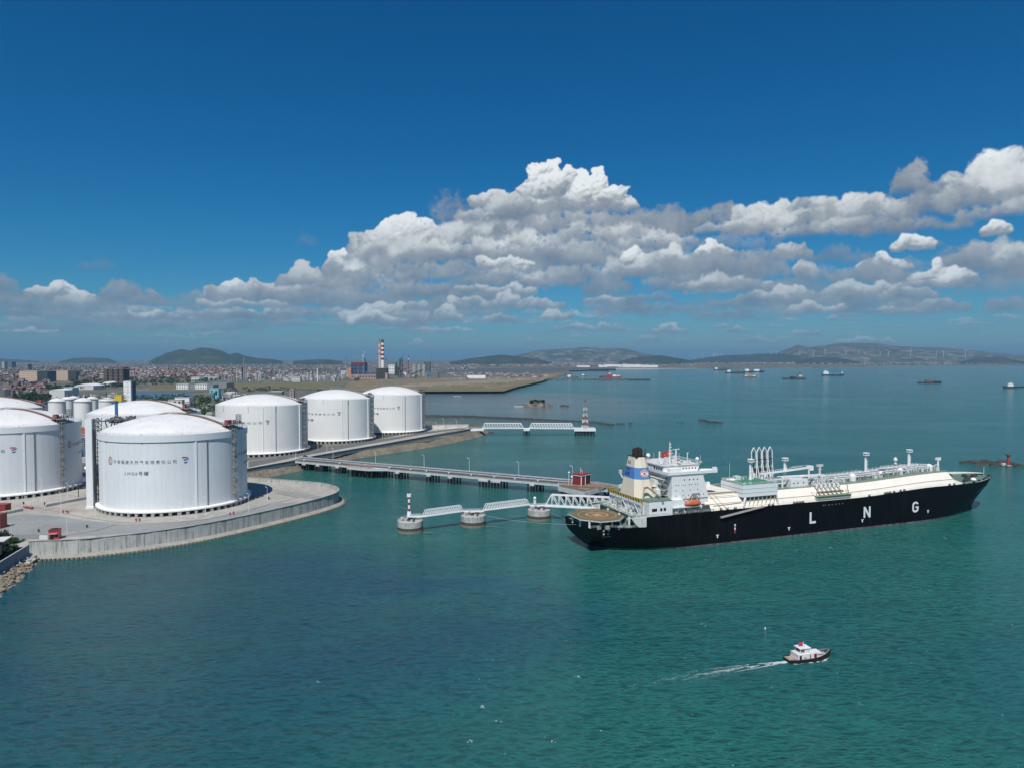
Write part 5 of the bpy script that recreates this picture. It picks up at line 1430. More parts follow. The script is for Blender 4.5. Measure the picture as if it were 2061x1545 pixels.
g = MB(); g.box((31.2, -1.0, 45.203), (6.5, 9.6, .25))
for i in range(9): g.bar((28.4 + i * .7, -5.6, 45.4), (28.4 + i * .7, -5.6, 46.4), .06, 4)
g.bar((28.4, -5.6, 46.4), (34, -5.6, 46.4), .06, 4); g.bar((34.2, -4.6, 45.4), (34.2, -4.6, 49.6), .12, 4).bar((33.4, -5.0, 45.4), (33.4, -5.0, 49), .1, 4); g.build('funnel_top_gear', black, SH)
# inverted V crane leg at the funnel foot
cg = mat('crane_olive_grey', (.25, .22, .17), .6, .15, .5)
g = MB(); g.bar((24.4, -17.4, 19.5), (28.2, -13.4, 30.6), .42, 4).bar((28.2, -13.4, 30.6), (30.4, -13.2, 30.8), .6, 4).bar((30.4, -13.2, 30.8), (37.6, -15.0, 25.1), .55, 4); g.build('provision_crane', cg, SH)
g = MB(); g.bar((26.6, 5.2, 33), (25.4, 6.2, 35.6), .5, 4).box((25.6, 6.4, 35.4), (1.2, 1.4, 1.8)); g.build('funnel_side_vents', whitew, SH)
# ---- accommodation block with sloping front
def slab(name, x0, x1, y0, y1, z0, z1, m=ew, fx=0.0, parent=None):
    g = MB(); v = [(x0, y0, z0), (x1, y0, z0), (x1, y1, z0), (x0, y1, z0), (x0, y0, z1), (x1 - fx, y0, z1), (x1 - fx, y1, z1), (x0, y1, z1)]
    g.add(v, [(3, 2, 1, 0), (4, 5, 6, 7), (0, 1, 5, 4), (1, 2, 6, 5), (2, 3, 7, 6), (3, 0, 4, 7)]); return g.build(name, m, parent or SH)
slab('lower_deckhouse', 42, 60, -19.0, 18.0, 17.6, 20.6)
slab('deckhouse_canopy', 40.5, 57, -20.8, 18.4, 20.62, 21.0, whitew)
slab('deckhouse_overhang', 40.5, 47.6, -19.4, 18.4, 21.02, 24.6)
acc = slab('accommodation_block', 42.0, 64.5, -17.4, 17.4, 24.4, 36.4, ew, 3.6)
slab('accommodation_foot', 43.8, 64.5, -17.0, 17.0, 20.9, 24.4, ew, 0)
for z, xs in ((34.2, (49.5, 52.6, 55, 57.5)), (31.6, (44.6, 46, 48.6, 50, 52.6, 53.8, 56, 57.6)), (28.8, (44.6, 48.6, 53, 57.6)), (26.2, (44.6, 48.8, 52, 55.4, 58.8, 61.2))):
    for x in xs: MB().cyl((0, 0, 0), .38 if z > 34 else .27, .06, 8).build('porthole', glass, acc, loc=(x, -17.44, z)).rotation_euler = (math.pi / 2, 0, 0)
slab('engine_casing_tower', 37.6, 42.0, -9.0, 9.0, 24.9, 33.5, ew)
for z in (27.5, 30.2): slab('casing_ledge', 35.6, 37.6, -10.5, 9.0, z, z + .25, whitew)
MB().box((36.6, -12.2, 24.9), (2.6, 3.2, 4.6)).build('stair_house', ew, SH)
# balcony decks on the aft side of the block
for k, z in enumerate((26.2, 28.9, 31.6, 34.3)):
    slab('balcony_deck', 38.6, 42.0, -14.0, 14.0, z - .15, z + .05, whitew)
    g = MB()
    for i in range(24): g.bar((37.7, -14 + i * 1.2, z), (37.7, -14 + i * 1.2, z + 1.1), .06, 3)
    g.bar((37.7, -14, z + 1.1), (37.7, 14, z + 1.1), .06, 3).bar((37.7, -14, z + .6), (37.7, 14, z + .6), .05, 3); g.bar((37.7, -14, z + 1.1), (42, -14, z + 1.1), .06, 3); g.build('balcony_rail', whitew, SH)
g = MB()
for k, z in enumerate((24.9, 27.4, 30.2, 32.9)):
    sg = 1 if k % 2 else -1; g.bar((39.8 - 1.6 * sg, -14.6, z), (39.8 + 1.6 * sg, -14.6, z + 2.7), .22, 4).bar((39.8 - 1.6 * sg, -13.8, z), (39.8 + 1.6 * sg, -13.8, z + 2.7), .18, 4)
g.bar((37.5, -14.2, 24), (37.5, -14.2, 35), .16, 4).bar((42.3, -14.8, 24), (42.3, -14.8, 35), .14, 4); g.build('outside_stair', greym, SH)
for k in range(6): MB().box((41.9, -12 + k * 4.4, 31.9), (.12, .8, .8)).build('window', glass, SH)
# bridge deck, wheelhouse, wings
slab('bridge_deck', 39.4, 63, -17.6, 17.6, 36.4, 37.0, ew)
g = MB()
BW = [(39.2, -17.9), (69.6, -17.9), (69.6, -14.2), (63.0, -12.5), (63, 12.5), (69.6, 14.2), (69.6, 17.9), (39.2, 17.9)]
g.prism(BW, 37.003, 37.4); g.build('wing_deck', ew, SH)
g = MB()
for a, c in zip(BW, BW[1:] + BW[:1]):
    l = math.dist(a, c); nx, ny = (c[1] - a[1]) / l, -(c[0] - a[0]) / l
    g.prism([a, c, (c[0] - nx * .25, c[1] - ny * .25), (a[0] - nx * .25, a[1] - ny * .25)], 37.403, 38.5)
g.build('bridge_bulwark', white, SH)
for sg in (-1, 1):
    g = MB(); pr = [(60.2, 30.2), (61.3, 30.2), (62.4, 34.4), (64.5, 35.8), (69.2, 36.6), (69.2, 37.0), (59.6, 37.0)]
    n_ = len(pr); y = sg * 13.6; v = [(x, y, z) for x, z in pr] + [(x, y - sg * 1.2, z) for x, z in pr]
    g.add(v, [tuple(range(n_)), tuple(range(2 * n_ - 1, n_ - 1, -1))] + [(i, n_ + i, n_ + (i + 1) % n_, (i + 1) % n_) for i in range(n_)]); g.build('wing_bracket', ew, SH)
MB().box((68.6, -16.8, 38.5), (1.8, 1.8, 1.2)).build('wing_console', white, SH)
MB().box((68.6, 16.8, 38.5), (1.8, 1.8, 1.2)).build('wing_console', white, SH)
wh = slab('wheelhouse', 40.0, 61.0, -12.4, 12.4, 37.403, 40.6, ew, -1.2)
for i in range(6): MB().box((50.2 + i * 1.9, -12.43, 38.8), (.75, .06, .75)).build('window', glass, wh)
for i in range(4): MB().box((39.97, -10.5 + i * 2.1, 38.6), (.06, 1.2, 1.1)).build('window', glass, wh)
slab('monkey_island', 39.6, 62.3, -12.7, 12.7, 40.603, 41.2, whitew, 0, wh)
slab('chart_room', 42, 49, -15.4, -12.5, 37.41, 39.9, ew, 0, wh)
rs = random.Random(77)
for i in range(16): MB().box((rs.uniform(40, 61), rs.uniform(-12, 11), 41.4), (rs.uniform(.6, 2.2), rs.uniform(.6, 2.4), rs.uniform(.4, 1.8))).build('roof_locker', (greym, whitew, ew)[i % 3], SH)
g = MB()
def rail(pts, h_=1.1, step=1.2, r=.055):
    for a, c in zip(pts, pts[1:]):
        n_ = max(1, int(math.dist(a, c) / step)); a, c = Vector(a), Vector(c)
        for i in range(n_ + 1): q = a + (c - a) * i / n_; g.bar(q, q + Vector((0, 0, h_)), r, 3)
        for k in (h_, h_ / 2): g.bar(a + Vector((0, 0, k)), c + Vector((0, 0, k)), r, 3)
rail([(38.2, 13.4, 41.4), (38.2, -13.4, 41.4), (63.2, -13.4, 41.4), (63.2, 13.4, 41.4)])
g.build('handrail', white, SH)
MB().box((45.8, -7.6, 38.5), (2.6, .4, 1.0)).build('recess', dark, SH)
# masts and aerials on the monkey island
g = MB(); g.bar((47.7, -6.7, 41.4), (47.7, -6.7, 52.7), .55, 8, .16)
for z, w in ((44.6, 1.3), (46.4, 1.7), (48, 1.1), (49.6, .8), (51, .6)): g.bar((47.7 - w, -6.7, z), (47.7 + w, -6.7, z), .11, 4).bar((47.7, -6.7 - w, z), (47.7, -6.7 + w, z), .11, 4).sphere((47.7 + w, -6.7, z + .2), .25, 6, 4)
g.build('main_mast', white, SH)
g = MB(); g.bar((52.6, -5.0, 41.4), (52.6, -5.0, 48.2), .45, 8, .3).bar((50.6, -5.0, 48.2), (54.8, -5.0, 48.4), .2, 4)
for z in (44.5, 46, 47): g.bar((51.8, -5, z), (53.4, -5, z), .12, 4)
g.build('radar_mast', white, SH)
g = MB()
for i in range(4): g.bar((48.8 + i * .9, -6 - .2 * i, 41.4), (48.8 + i * .9, -6 - .2 * i, 45.2), .09, 4)
g.bar((48.8, -6, 45.2), (51.6, -6.6, 45.2), .1, 4).bar((48.8, -6, 43.4), (51.6, -6.6, 43.4), .1, 4).box((50.2, -6, 41.4), (2.2, 1.6, 1.6)); g.build('signal_rack', whitew, SH)
g = MB(); g.bar((41.8, -6.0, 41.4), (41.8, -6.0, 47.8), .5, 8, .35)
for z in (43, 44.5, 46, 47.2): g.bar((41.2, -6, z), (42.9, -6, z), .12, 4)
g.build('aerial_mast', white, SH)
g = MB(); g.bar((57.8, -7.8, 41.4), (57.8, -7.8, 46.4), .28, 6, .2).bar((57.2, -7.8, 46.4), (58.6, -7.8, 46.5), .16, 4); g.build('lamp_mast', white, SH)
for x, y, r in ((61.6, -11.2, 1.0), (43.6, 8, 1.2), (55, 9, .9)): MB().cyl((x, y, 41.4), .3, 1.1, 6).sphere((x, y, 41.4 + 1.2 + r), r, 12, 8).build('satellite_dome', white, SH, True)
for x, y, h_ in ((62.8, -12.4, 4.5), (39, -9, 3.5), (38.8, -12.4, 3.), (46, 6, 4), (60, 3, 3.6)): MB().bar((x, y, 41.4), (x, y, 41.4 + h_), .07, 4).build('whip_aerial', white, SH)
MB().box((43.6, -8.8, 41.4), (2, 2, 1.2)).box((55.4, -9.6, 41.4), (1.6, 1.6, 1.0)).build('roof_locker', whitew, SH)
def flag(name, lab, x, y, z, w, h_, m, cat='flag'):
    g = MB(); n_ = 8; vs = []; fs = []
    for i in range(n_ + 1):
        f = i / n_
        for j in range(4): vs.append((-w * f, .22 * math.sin(f * 7 + j * .6) * (f + .2), -h_ * j / 3 - .7 * f * f * w * .3))
    for i in range(n_):
        for j in range(3): a = i * 4 + j; fs.append((a, a + 4, a + 5, a + 1))
    g.add(vs, fs); o = g.build(name, m, None, True); o.location = SH.matrix_world @ Vector((0, 0, 0)); q = SW(x, y + 21.7, z); o.location = q; o.rotation_euler = (0, 0, A)
    return tag(o, lab, cat)
bpy.context.view_layer.update()
fl = flag('flag', 'red flag with small star blowing from the bridge mast', 47.0, -6.7, 48.0, 4.2, 2.9, mat('flag_red', (.50, .03, .05), .7, .1, .5))
g = MB(); g.add([(-2.6 + .42 * (1 if k % 2 == 0 else .42) * math.sin(k * math.pi / 5), -.35, -2.1 + .42 * (1 if k % 2 == 0 else .42) * math.cos(k * math.pi / 5)) for k in range(10)], [tuple(range(10))]); g.build('star', whitew, fl)
flag('flag', 'yellow signal flag beside the red flag on the mast', 49.0, -6.4, 47.6, 2.0, 2.3, mat('flag_yellow', (.66, .50, .10), .7, .1, .5))
# lifeboat and davits, life-saving deck
LB = thing('lifeboat', 'enclosed orange lifeboat hanging in its davits on the ship side', 'lifeboat', SW(53.2, 2.0, 19.6), A)
g = MB(); vs = []; fs = []; n_ = 14
for i in range(n_ + 1):
    f = i / n_; x = -4.9 + 9.8 * f; k = (1 - abs(2 * f - 1) ** 3.2) ** .6
    for j in range(9): a = math.pi * j / 8; vs.append((x, 1.7 * k * math.cos(a), 2.6 + 1.9 * k * math.sin(a) ** .8))
for i in range(n_):
    for j in range(8): a = i * 9 + j; fs.append((a, a + 9, a + 10, a + 1))
g.add(vs, fs); g.build('canopy', mat('sunworn_orange', (.50, .13, .055), .5, .15, .8), LB, True)
g = MB(); vs = []; fs = []
for i in range(n_ + 1):
    f = i / n_; x = -4.9 + 9.8 * f; k = (1 - abs(2 * f - 1) ** 3.2) ** .6
    for j in range(9): a = math.pi + math.pi * j / 8; vs.append((x, 1.7 * k * math.cos(a), 2.6 + 1.6 * k * math.sin(a)))
for i in range(n_):
    for j in range(8): a = i * 9 + j; fs.append((a, a + 9, a + 10, a + 1))
g.add(vs, fs); g.build('hull', mat('dull_orange', (.40, .12, .05), .6), LB, True)
for x in (-3.4, 3.6):
    g = MB(); g.bar((53.2 + x, -17.2, 17.6), (53.2 + x, -18.4, 26), .32, 4).bar((53.2 + x, -18.4, 26), (53.2 + x, -20.0, 24.9), .28, 4).bar((53.2 + x, -20.8, 17.7), (53.2 + x, -18.6, 24.), .22, 4); g.build('davit', whitew, SH)
MB().box((53.4, -19.6, 17.7), (9, 2.6, 1.9)).build('liferaft_rack', mat('rack_dark', (.07, .075, .075), .6, .2, 1), SH)
MB().box((61.2, -19.4, 17.7), (4.4, 2.4, 3.0), 0, .8).build('winch_house', mat('rack_dark', (.07, .075, .075)), SH)
for k, x in enumerate((40, 43, 45.5, 48)): MB().box((x, -19.9, 17.6), (1.3, 1.0, 1.2)).build('deck_locker', (redl, whitew, dark, whitew)[k], SH)
g = MB()
rs = random.Random(4)
for i in range(60):
    x = rs.uniform(26, 66); y = -rs.uniform(18.8, 20.9); z = 17.6
    g.box((x, y, z), (rs.uniform(.2, .9), rs.uniform(.2, .6), rs.uniform(.5, 1.6)))
g.build('deck_fittings', mat('mixed_green_grey', (.16, .22, .19), .6, .5, 1.0), SH)
g = MB()
for x in (40.6, 44, 47.5, 51): g.bar((x, -20.4, 17.6), (x, -20.4, 20.6), .12, 4)
g.build('canopy_post', whitew, SH)
g = MB(); g.bar((50, -17.6, 21), (54.5, -17.6, 26.8), .25, 4).bar((54.5, -17.6, 26.8), (58.5, -17.6, 26.8), .22, 4); g.box((56.5, -17.8, 24.6), (4.4, .5, 2.2), 0, .7); g.build('embarkation_ladder', greym, SH)
# ---- compressor house with green roof, cantilevered over the trunk
ch0 = slab('compressor_house', 84.6, 107.5, -19.4, -1.0, 23.0, 29.3, mat('pale_blue_white', (.74, .77, .775), .5, .05, .2))
slab('roof', 84.9, 107.2, -19.1, -1.3, 29.303, 29.45, mat('roof_green', (.055, .22, .12), .55, .2, .3), 0, ch0)
g = MB(); g.bar((84.5, -19.45, 27.4), (107.5, -19.45, 27.4), .09, 4).bar((84.5, -19.45, 25.2), (107.5, -19.45, 25.2), .09, 4).bar((84.5, -19.45, 27.4), (84.5, -1, 27.4), .09, 4).bar((84.5, -19.45, 25.2), (84.5, -1, 25.2), .09, 4); g.build('ledge', mat('ledge_grey', (.55, .58, .59), .5), ch0)
g = MB(); rail([(84.8, -1.2, 29.4), (84.8, -19.2, 29.4), (107.3, -19.2, 29.4), (107.3, -1.2, 29.4), (84.8, -1.2, 29.4)], 1.2, 1.1, .07); g.build('roof_rail', whitew, ch0)
for x, y in ((87, -17), (89, -15.6), (92, -16.2), (104, -4), (98, -3)): MB().cyl((x, y, 29.45), .45, .8, 8, .1).build('roof_vent', whitew, ch0)
MB().sphere((88.2, -5, 30.0), 2.6, 14, 6, .28).build('roof_cowl', white, ch0, True)
MB().box((93.5, -3.2, 29.45), (3.5, 3, 2.0)).build('roof_hut', whitew, ch0)
# raking frames below it
for i in range(8):
    x = 87.2 + i * 2.7
    g = MB(); g.add([(x, -19.0, 23.0), (x + .35, -19.0, 23.0), (x + .35 - 2.2, -20.2, 18.1), (x - 2.2, -20.2, 18.1), (x, -15.5, 23.0), (x + .35, -15.5, 23.0), (x + .35, -18.5, 18.1), (x, -18.5, 18.1)], [(0, 1, 2, 3), (4, 7, 6, 5), (0, 4, 5, 1), (3, 2, 6, 7), (0, 3, 7, 4), (1, 5, 6, 2)])
    g.build('support_frame', mat('frame_grey', (.44, .45, .40), .6, .1, .4), SH)
MB().box((97, -18.0, 17.8), (22, .4, 5.0)).build('recess_shade_panel', mat('shaded_olive', (.20, .21, .17), .7, .15, .4), SH)  # darker olive panel, shade under the overhanging house put into its colour
g = MB(); g.bar((84.5, -20.2, 18.2), (86.5, -19.2, 22.8), .7, 4).bar((107.2, -20.2, 18.2), (107.2, -19.2, 22.8), .5, 4); g.build('end_frame', whitew, SH)
# steps in the trunk aft of it
slab('trunk_step', 66, 84, -14.0, 12, 24.25, 25.4, mat('trunk_cream', (.76, .715, .63)))
g = MB(); g.bar((66, -19.6, 20.8), (84.3, -19.0, 20.8), .22, 4).bar((66, -14.2, 25.6), (84.3, -14.2, 25.6), .22, 4).bar((70.5, -20.8, 18), (66.5, -13, 25.7), .3, 4).bar((73.5, -20.8, 18), (69.5, -13, 25.7), .22, 4).bar((66, -16, 23.9), (84, -16, 23.9), .16, 4); g.build('trunk_piping', mat('buff_pipe', (.55, .47, .36)), SH)
for x, y, h_ in ((66.5, 4, 5.5), (69, 6, 3.5), (72, 8, 4.4), (75, 5, 3.0), (78, 8, 4.2), (81, 6, 3.2), (68, -2, 2.4)): MB().box((x, y, 24.2), (1.8, 1.8, h_)).build('trunk_house', ew, SH)
# ---- vent masts, forward mast, crane
def vmast(s, y, z0, z1, r=.62):
    g = MB(); g.bar((s, y, z0), (s, y, z1), r, 10).bar((s + 1.3, y + .2, z0), (s + 1.3, y + .2, z1 - .8), r * .55, 8)
    g.bar((s, y, z0), (s, y, z0 + 2.5), r * 1.5, 8, r)
    m_ = g.build('vent_mast', white, SH)
    g = MB(); g.cyl((s + .4, y, z1), 1.9, .3, 14).cyl((s + .4, y, z1 + 1.3), 1.9, .25, 14)
    for i in range(8): a = i * math.pi / 4; g.bar((s + .4 + 1.8 * math.cos(a), y + 1.8 * math.sin(a), z1), (s + .4 + 1.8 * math.cos(a), y + 1.8 * math.sin(a), z1 + 1.4), .12, 4)
    g.cyl((s + .4, y, z1), .8, 1.3, 8); g.build('mast_head', white, m_)
    for z in range(int(z0) + 3, int(z1), 2): MB().bar((s - .2, y - .6, z), (s + 1.6, y - .6, z), .08, 4).build('clamp', white, m_)
vmast(100.5, -5.7, 29.45, 39.2); vmast(128.8, -.7, 24.2, 37.8); vmast(190.2, -.7, 25.3, 37.9); vmast(225.8, -.7, 26.5, 38.2, .75)
g = MB(); g.bar((251.2, -.7, 19.8), (251.2, -.7, 32.5), .75, 8, .5).bar((249.2, -.7, 32), (253.2, -.7, 32), .22, 4).bar((251.2, -2.6, 32), (251.2, 1.2, 32), .2, 4)
for x in (249.4, 250.4, 252, 253): g.box((x, -.7, 32.1), (.7, .8, 1.5))
for z in range(22, 31, 1): g.bar((251.9, -.7, z), (251.9, -.7, z + .6), .3, 4)
g.build('foremast', white, SH)
g = MB(); g.bar((154.8, -.7, 24.5), (154.8, -.7, 33.0), .75, 10, .6).bar((153.4, -.7, 31.4), (156.2, -.7, 31.4), .2, 4)
for dx in (-1.8, -.8, .5, 1.7): g.box((154.8 + dx, -.7, 33.0), (.7, 1.2, 1.3))
g.bar((152.6, -.7, 33), (157.2, -.7, 33), .25, 4); g.build('deck_crane_post', whitew, SH)
g = MB(); g.bar((216.6, 1, 26.5), (216.6, 1, 35.2), .55, 8).cyl((216.6, 1, 33.2), 1.2, 1.2, 10).cyl((216.6, 1, 31), .9, .8, 10); g.build('gas_vent_post', white, SH)
MB().cyl((216.6, 1, 30), .75, 2.0, 10).build('dark_band', rust, SH)
for s, y, z1 in ((84.9, -8, 40), (111.5, -10, 37.5)): MB().bar((s, y, 25), (s, y, z1), .1, 5).build('whip_aerial', whitew, SH)
# stores crane lying on the trunk
g = MB(); g.bar((111.5, -2, 24.2), (111.5, -2, 31), 1.0, 10, .8).build('crane_pedestal', white, SH)
g = MB(); g.bar((110, -2.6, 31.2), (145.5, -3, 33.2), .55, 4).bar((110, -1.4, 31.2), (145.5, -1.8, 33.2), .55, 4).bar((110.5, -2, 32.5), (140, -2.2, 34.1), .12, 4)
for i in range(9): g.bar((132 + i * 1.5, -3, 33), (132 + i * 1.5, -3, 34.6), .07, 4)
g.bar((132, -3, 34.6), (144, -3, 34.8), .07, 4); g.box((145.8, -2.4, 31.6), (3, 2.6, 2.6)); g.build('crane_boom', white, SH)
g = MB(); g.bar((144.5, -3, 24.5), (144.5, -3, 32), .5, 6).bar((120, -9, 24.3), (120, -9, 30.2), .55, 6).bar((119, -9, 30), (150, -9, 29.6), .5, 4).bar((119, -6, 30), (150, -6, 29.6), .3, 4); g.build('pipe_bridge', white, SH)
MB().box((131, -7.6, 24.2), (12, 5, 4.2)).build('motor_house', ew, SH)
for x in (127, 130, 134): MB().box((x, -10.14, 26), (.8, .06, .8)).build('porthole', glass, SH)
MB().box((137, -7.0, 28.4), (3, 3, 1.2)).build('motor_house_vent', whitew, SH)
# longitudinal pipework along the trunk
rs = random.Random(8); lp = mat('lagged_pipe_white', (.62, .64, .64), .5, .1, .6)
for (y, dz_, r, s0, s1) in ((-5.5, 1.6, .42, 108, 236), (-3.6, 2.2, .5, 108, 243), (-1.4, 2.9, .4, 112, 243), (.6, 2.0, .5, 108, 240), (2.6, 2.6, .4, 110, 238), (5.0, 1.5, .35, 108, 232)):
    g = MB(); 
    for a in range(s0, s1, 8): c = min(a + 8, s1); g.bar((a, y, trunk_z(a) + dz_), (c, y, trunk_z(c) + dz_), r, 8)
    g.build('cargo_pipe', lp, SH, True)
for i in range(40):
    s = 109 + i * 3.35
    if s > 243: break
    z = trunk_z(s); g = MB(); g.bar((s, -6.6, z), (s, -6.6, z + 3.4), .14, 4).bar((s, 5.6, z), (s, 5.6, z + 3.4), .14, 4).bar((s, -6.7, z + 1.2), (s, 5.7, z + 1.2), .14, 4).bar((s, -6.7, z + 3.2), (s, 5.7, z + 3.2), .12, 4)
    g.build('pipe_support', whitew, SH)
for i in range(46):
    s = rs.uniform(158, 243); y = rs.uniform(-8.6, -3); z = trunk_z(s); k = rs.random(); g = MB()
    if k < .3: g.cyl((s, y, z), rs.uniform(.5, 1.1), rs.uniform(1.0, 2.6), 9)
    elif k < .6: g.box((s, y, z), (rs.uniform(1, 2.4), rs.uniform(1, 2), rs.uniform(.8, 2.8)))
    else:
        h_ = rs.uniform(1.4, 3.2); g.path([(s, y, z), (s, y, z + h_), (s + .5, y, z + h_ + .5), (s + 1.6, y, z + h_ + .5), (s + 2.1, y, z + h_), (s + 2.1, y, z)], .3, 6)
    g.build('deck_equipment', (lp, whitew, lp, greym)[i % 4], SH)
for s, r in ((174, 2.0), (212, 1.6), (236.5, 1.9), (237.5, 1.2), (196, 1.3)):
    z = trunk_z(s); MB().cyl((s, -6.4, z), r, 2.3, 12).sphere((s, -6.4, z + 2.3), r, 12, 6).build('liquid_dome', white, SH, True)
g = MB(); 
for i in range(24): g.bar((200 + i * 1.2, -2.5, trunk_z(215) + 3.2), (200 + i * 1.2, -2.5, trunk_z(215) + 4.8), .08, 4)
g.bar((200, -2.5, trunk_z(215) + 4.8), (228, -2.5, trunk_z(215) + 4.8), .09, 4).bar((200, -2.5, trunk_z(215) + 4), (228, -2.5, trunk_z(215) + 4), .07, 4); g.box((214, -1.5, trunk_z(215) + 3.0), (28, 1.6, .2)); g.build('catwalk', white, SH)
# ---- manifold
MF = MB().box((145.8, -17.2, 20.0), (24, 8.2, .4)).build('manifold_deck', green, SH)
MB().box((145.8, -20.6, 18.6), (24.5, .4, 1.3)).box((145.8, -20.9, 20.1), (25, .3, .5)).build('manifold_edge', mat('pale_green_grey', (.40, .44, .34), .6, .15, .4), SH)
MB().box((145.8, -16.2, 17.8), (23, 6, 2.2)).build('manifold_recess_shade', mat('recess_shade_dark', (.08, .08, .07), .7, .2), SH)  # solid dark block, its colour stands for the shade of the recess
for i in range(6):
    x = 137.5 + i * 3.1
    g = MB(); g.path([(x, -13.5, 20.4), (x, -13.5, 24.6), (x, -14.4, 25.8), (x, -16.0, 25.8), (x, -17.2, 24.6), (x, -17.2, 22.2)], .48, 8); g.build('manifold_pipe', lp, SH, True)
    MB().bar((x, -17.2, 22.2), (x, -20.0, 22.0), .55, 10).build('manifold_flange', mat('flange_brown', (.30, .19, .12), .6, .3, 1), SH)
    MB().box((x + 1.2, -16.4, 20.4), (.8, 1.2, 1.4)).build('manifold_valve', rust, SH)
for x in (133.2, 157.8):
    g = MB()
    for y in (-19.8, -13): g.bar((x, y, 18), (x + (2 if x < 140 else -2), y, 26.0), .2, 4)
    g.bar((x, -19.8, 22), (x, -13, 22), .14, 4).bar((x, -19.8, 18.5), (x, -13, 25), .14, 4)
    g.build('manifold_frame', mat('rusty_buff', (.42, .31, .20), .7, .3, .8), SH)
for i in range(22):
    s = rs.uniform(134, 158); y = rs.uniform(-12.5, -6); z = 24.2; h_ = rs.uniform(1.5, 4.5); g = MB()
    g.path([(s, y, z), (s, y, z + h_), (s + .9, y + .4, z + h_ + .4), (s + 1.8, y + .4, z + h_), (s + 1.8, y + .4, z)], rs.uniform(.2, .42), 6); g.build('crossover_pipe', (lp, whitew)[i % 2], SH)
# accommodation ladder stowed along the side
g = MB(); g.bar((68.5, -22.0, 14.2), (96, -22.0, 18.0), .55, 4).bar((68.5, -22.9, 14.2), (96, -22.9, 18.0), .3, 4); g.build('gangway', mat('gangway_grey', (.36, .35, .31), .6, .15, .6), SH)
for i in range(22): MB().bar((69 + i * 1.25, -22.1, 14.4 + i * .173), (69 + i * 1.25, -22.9, 14.4 + i * .173), .1, 4).build('gangway_step', mat('gangway_grey', (.36, .35, .31)), SH)
# bow gear
for x, y, s_ in ((262, -11, 1), (268, -8, 1.2), (274, -4, 1.3), (270, 6, 1.2), (279, 2, 1.1), (283, -1, 1), (263, 3, 1.2), (287, .5, .8)):
    z = ztop(x) - 1.3; MB().box((x, y, z), (3 * s_, 2 * s_, 1.0)).bar((x - 1.2 * s_, y, z + 1.3), (x + 1.2 * s_, y, z + 1.3), .7 * s_, 9).build('windlass', mat('windlass_dark', (.05, .06, .05), .6, .3, 1), SH)
for x, y in ((266, -13.5), (260, 8)):
    z = ztop(x) - 1.3; MB().cyl((x, y, z), .9, 1.6, 10).sphere((x, y, z + 1.7), 1.7, 12, 7, .7).build('mushroom_vent', white, SH, True)
MB().bar((294.2, 0, 19.4), (294.2, 0, 25.2), .16, 6, .09).build('jack_staff', white, SH)
for x in (255, 258, 264, 272, 278, 284): MB().cyl((x, -(half(x, 20) - 3.2), ztop(x) - 1.3), .35, 1.1, 8).build('bollard', black, SH)
# lettering and marks on the side
wl = mat('hull_letter_white', (.72, .74, .74), .6, .05, .5)
def hull_letters(pts_list, s0, z0, off=.06, name='letter'):
    for poly in pts_list:
        g = MB(); vs = [(s0 + x, -(half(s0 + x, z0 + y) + off), z0 + y) for x, y in poly]; g.add(vs, [tuple(range(len(vs)))]); g.build(name, wl, SH)
lh = 6.3; st_ = 1.35
hull_letters([[(0, 0), (4.4, 0), (4.4, 1.3), (st_, 1.3), (st_, lh), (0, lh)]], 127.6, 6.0, name='letter_l')
for q in ([(0, 0), (1.3, 0), (1.3, lh), (0, lh)], [(1.3, lh), (1.3, lh - 2.4), (3.9, 0), (3.9, 2.4)], [(3.9, 0), (5.2, 0), (5.2, lh), (3.9, lh)]): hull_letters([q], 166.6, 6.1, name='letter_n')
def arc(cx, cy, r0x, r0y, r1x, r1y, a0, a1, n=10):
    out = []
    for i in range(n):
        a, c = a0 + (a1 - a0) * i / n, a0 + (a1 - a0) * (i + 1) / n
        out.append([(cx + r0x * math.cos(a), cy + r0y * math.sin(a)), (cx + r1x * math.cos(a), cy + r1y * math.sin(a)), (cx + r1x * math.cos(c), cy + r1y * math.sin(c)), (cx + r0x * math.cos(c), cy + r0y * math.sin(c))])
    return out
gm = MB()
for poly in arc(2.55, 4.3, 1.25, .85, 2.55, 2.05, .35, math.pi, 8) + [[(0, 1.95), (1.3, 1.95), (1.3, 4.3), (0, 4.3)]] + arc(2.55, 2.0, 1.25, .85, 2.55, 2.05, math.pi, 2 * math.pi, 10) + [[(3.8, 2.0), (5.1, 2.0), (5.1, 3.5), (3.8, 3.5)], [(2.6, 2.5), (3.8, 2.5), (3.8, 3.5), (2.6, 3.5)]]:
    gm.add([(204.2 + x, -(half(204.2 + x, 6.2 + y) + .06), 6.2 + y) for x, y in poly], [(0, 1, 2, 3)] )
gm.build('letter_g', wl, SH)
for s in (67, 113.5, 165.8, 217):
    hull_letters([[(-.35, 0), (.35, 0), (.35, 1.3), (-.35, 1.3)], [(-.9, 1.3), (.9, 1.3), (.9, 1.75), (-.9, 1.75)]], s, 3.6 if s < 200 else 5.0, name='tug_mark')
g = MB()
for k, (z0, z1, ci) in enumerate(((9.0, 10.0, 0), (8.0, 9.0, 1), (7.0, 8.0, 0), (5.2, 7.0, 2))):
    g.cur = ci; g.add([(77.5, -21.78, z0), (78.4, -21.78, z0), (78.4, -21.78, z1), (77.5, -21.78, z1)], [(0, 1, 2, 3)])
g.build('draught_ladder_mark', [wl, greym, redl], SH)
g = MB()
for i, x in enumerate((137, 138.4, 141, 143.4, 146, 148.6, 151)): g.box((x, -21.8, 15.2), (.5, .12, .5))
g.build('fender_marks', greym, SH)
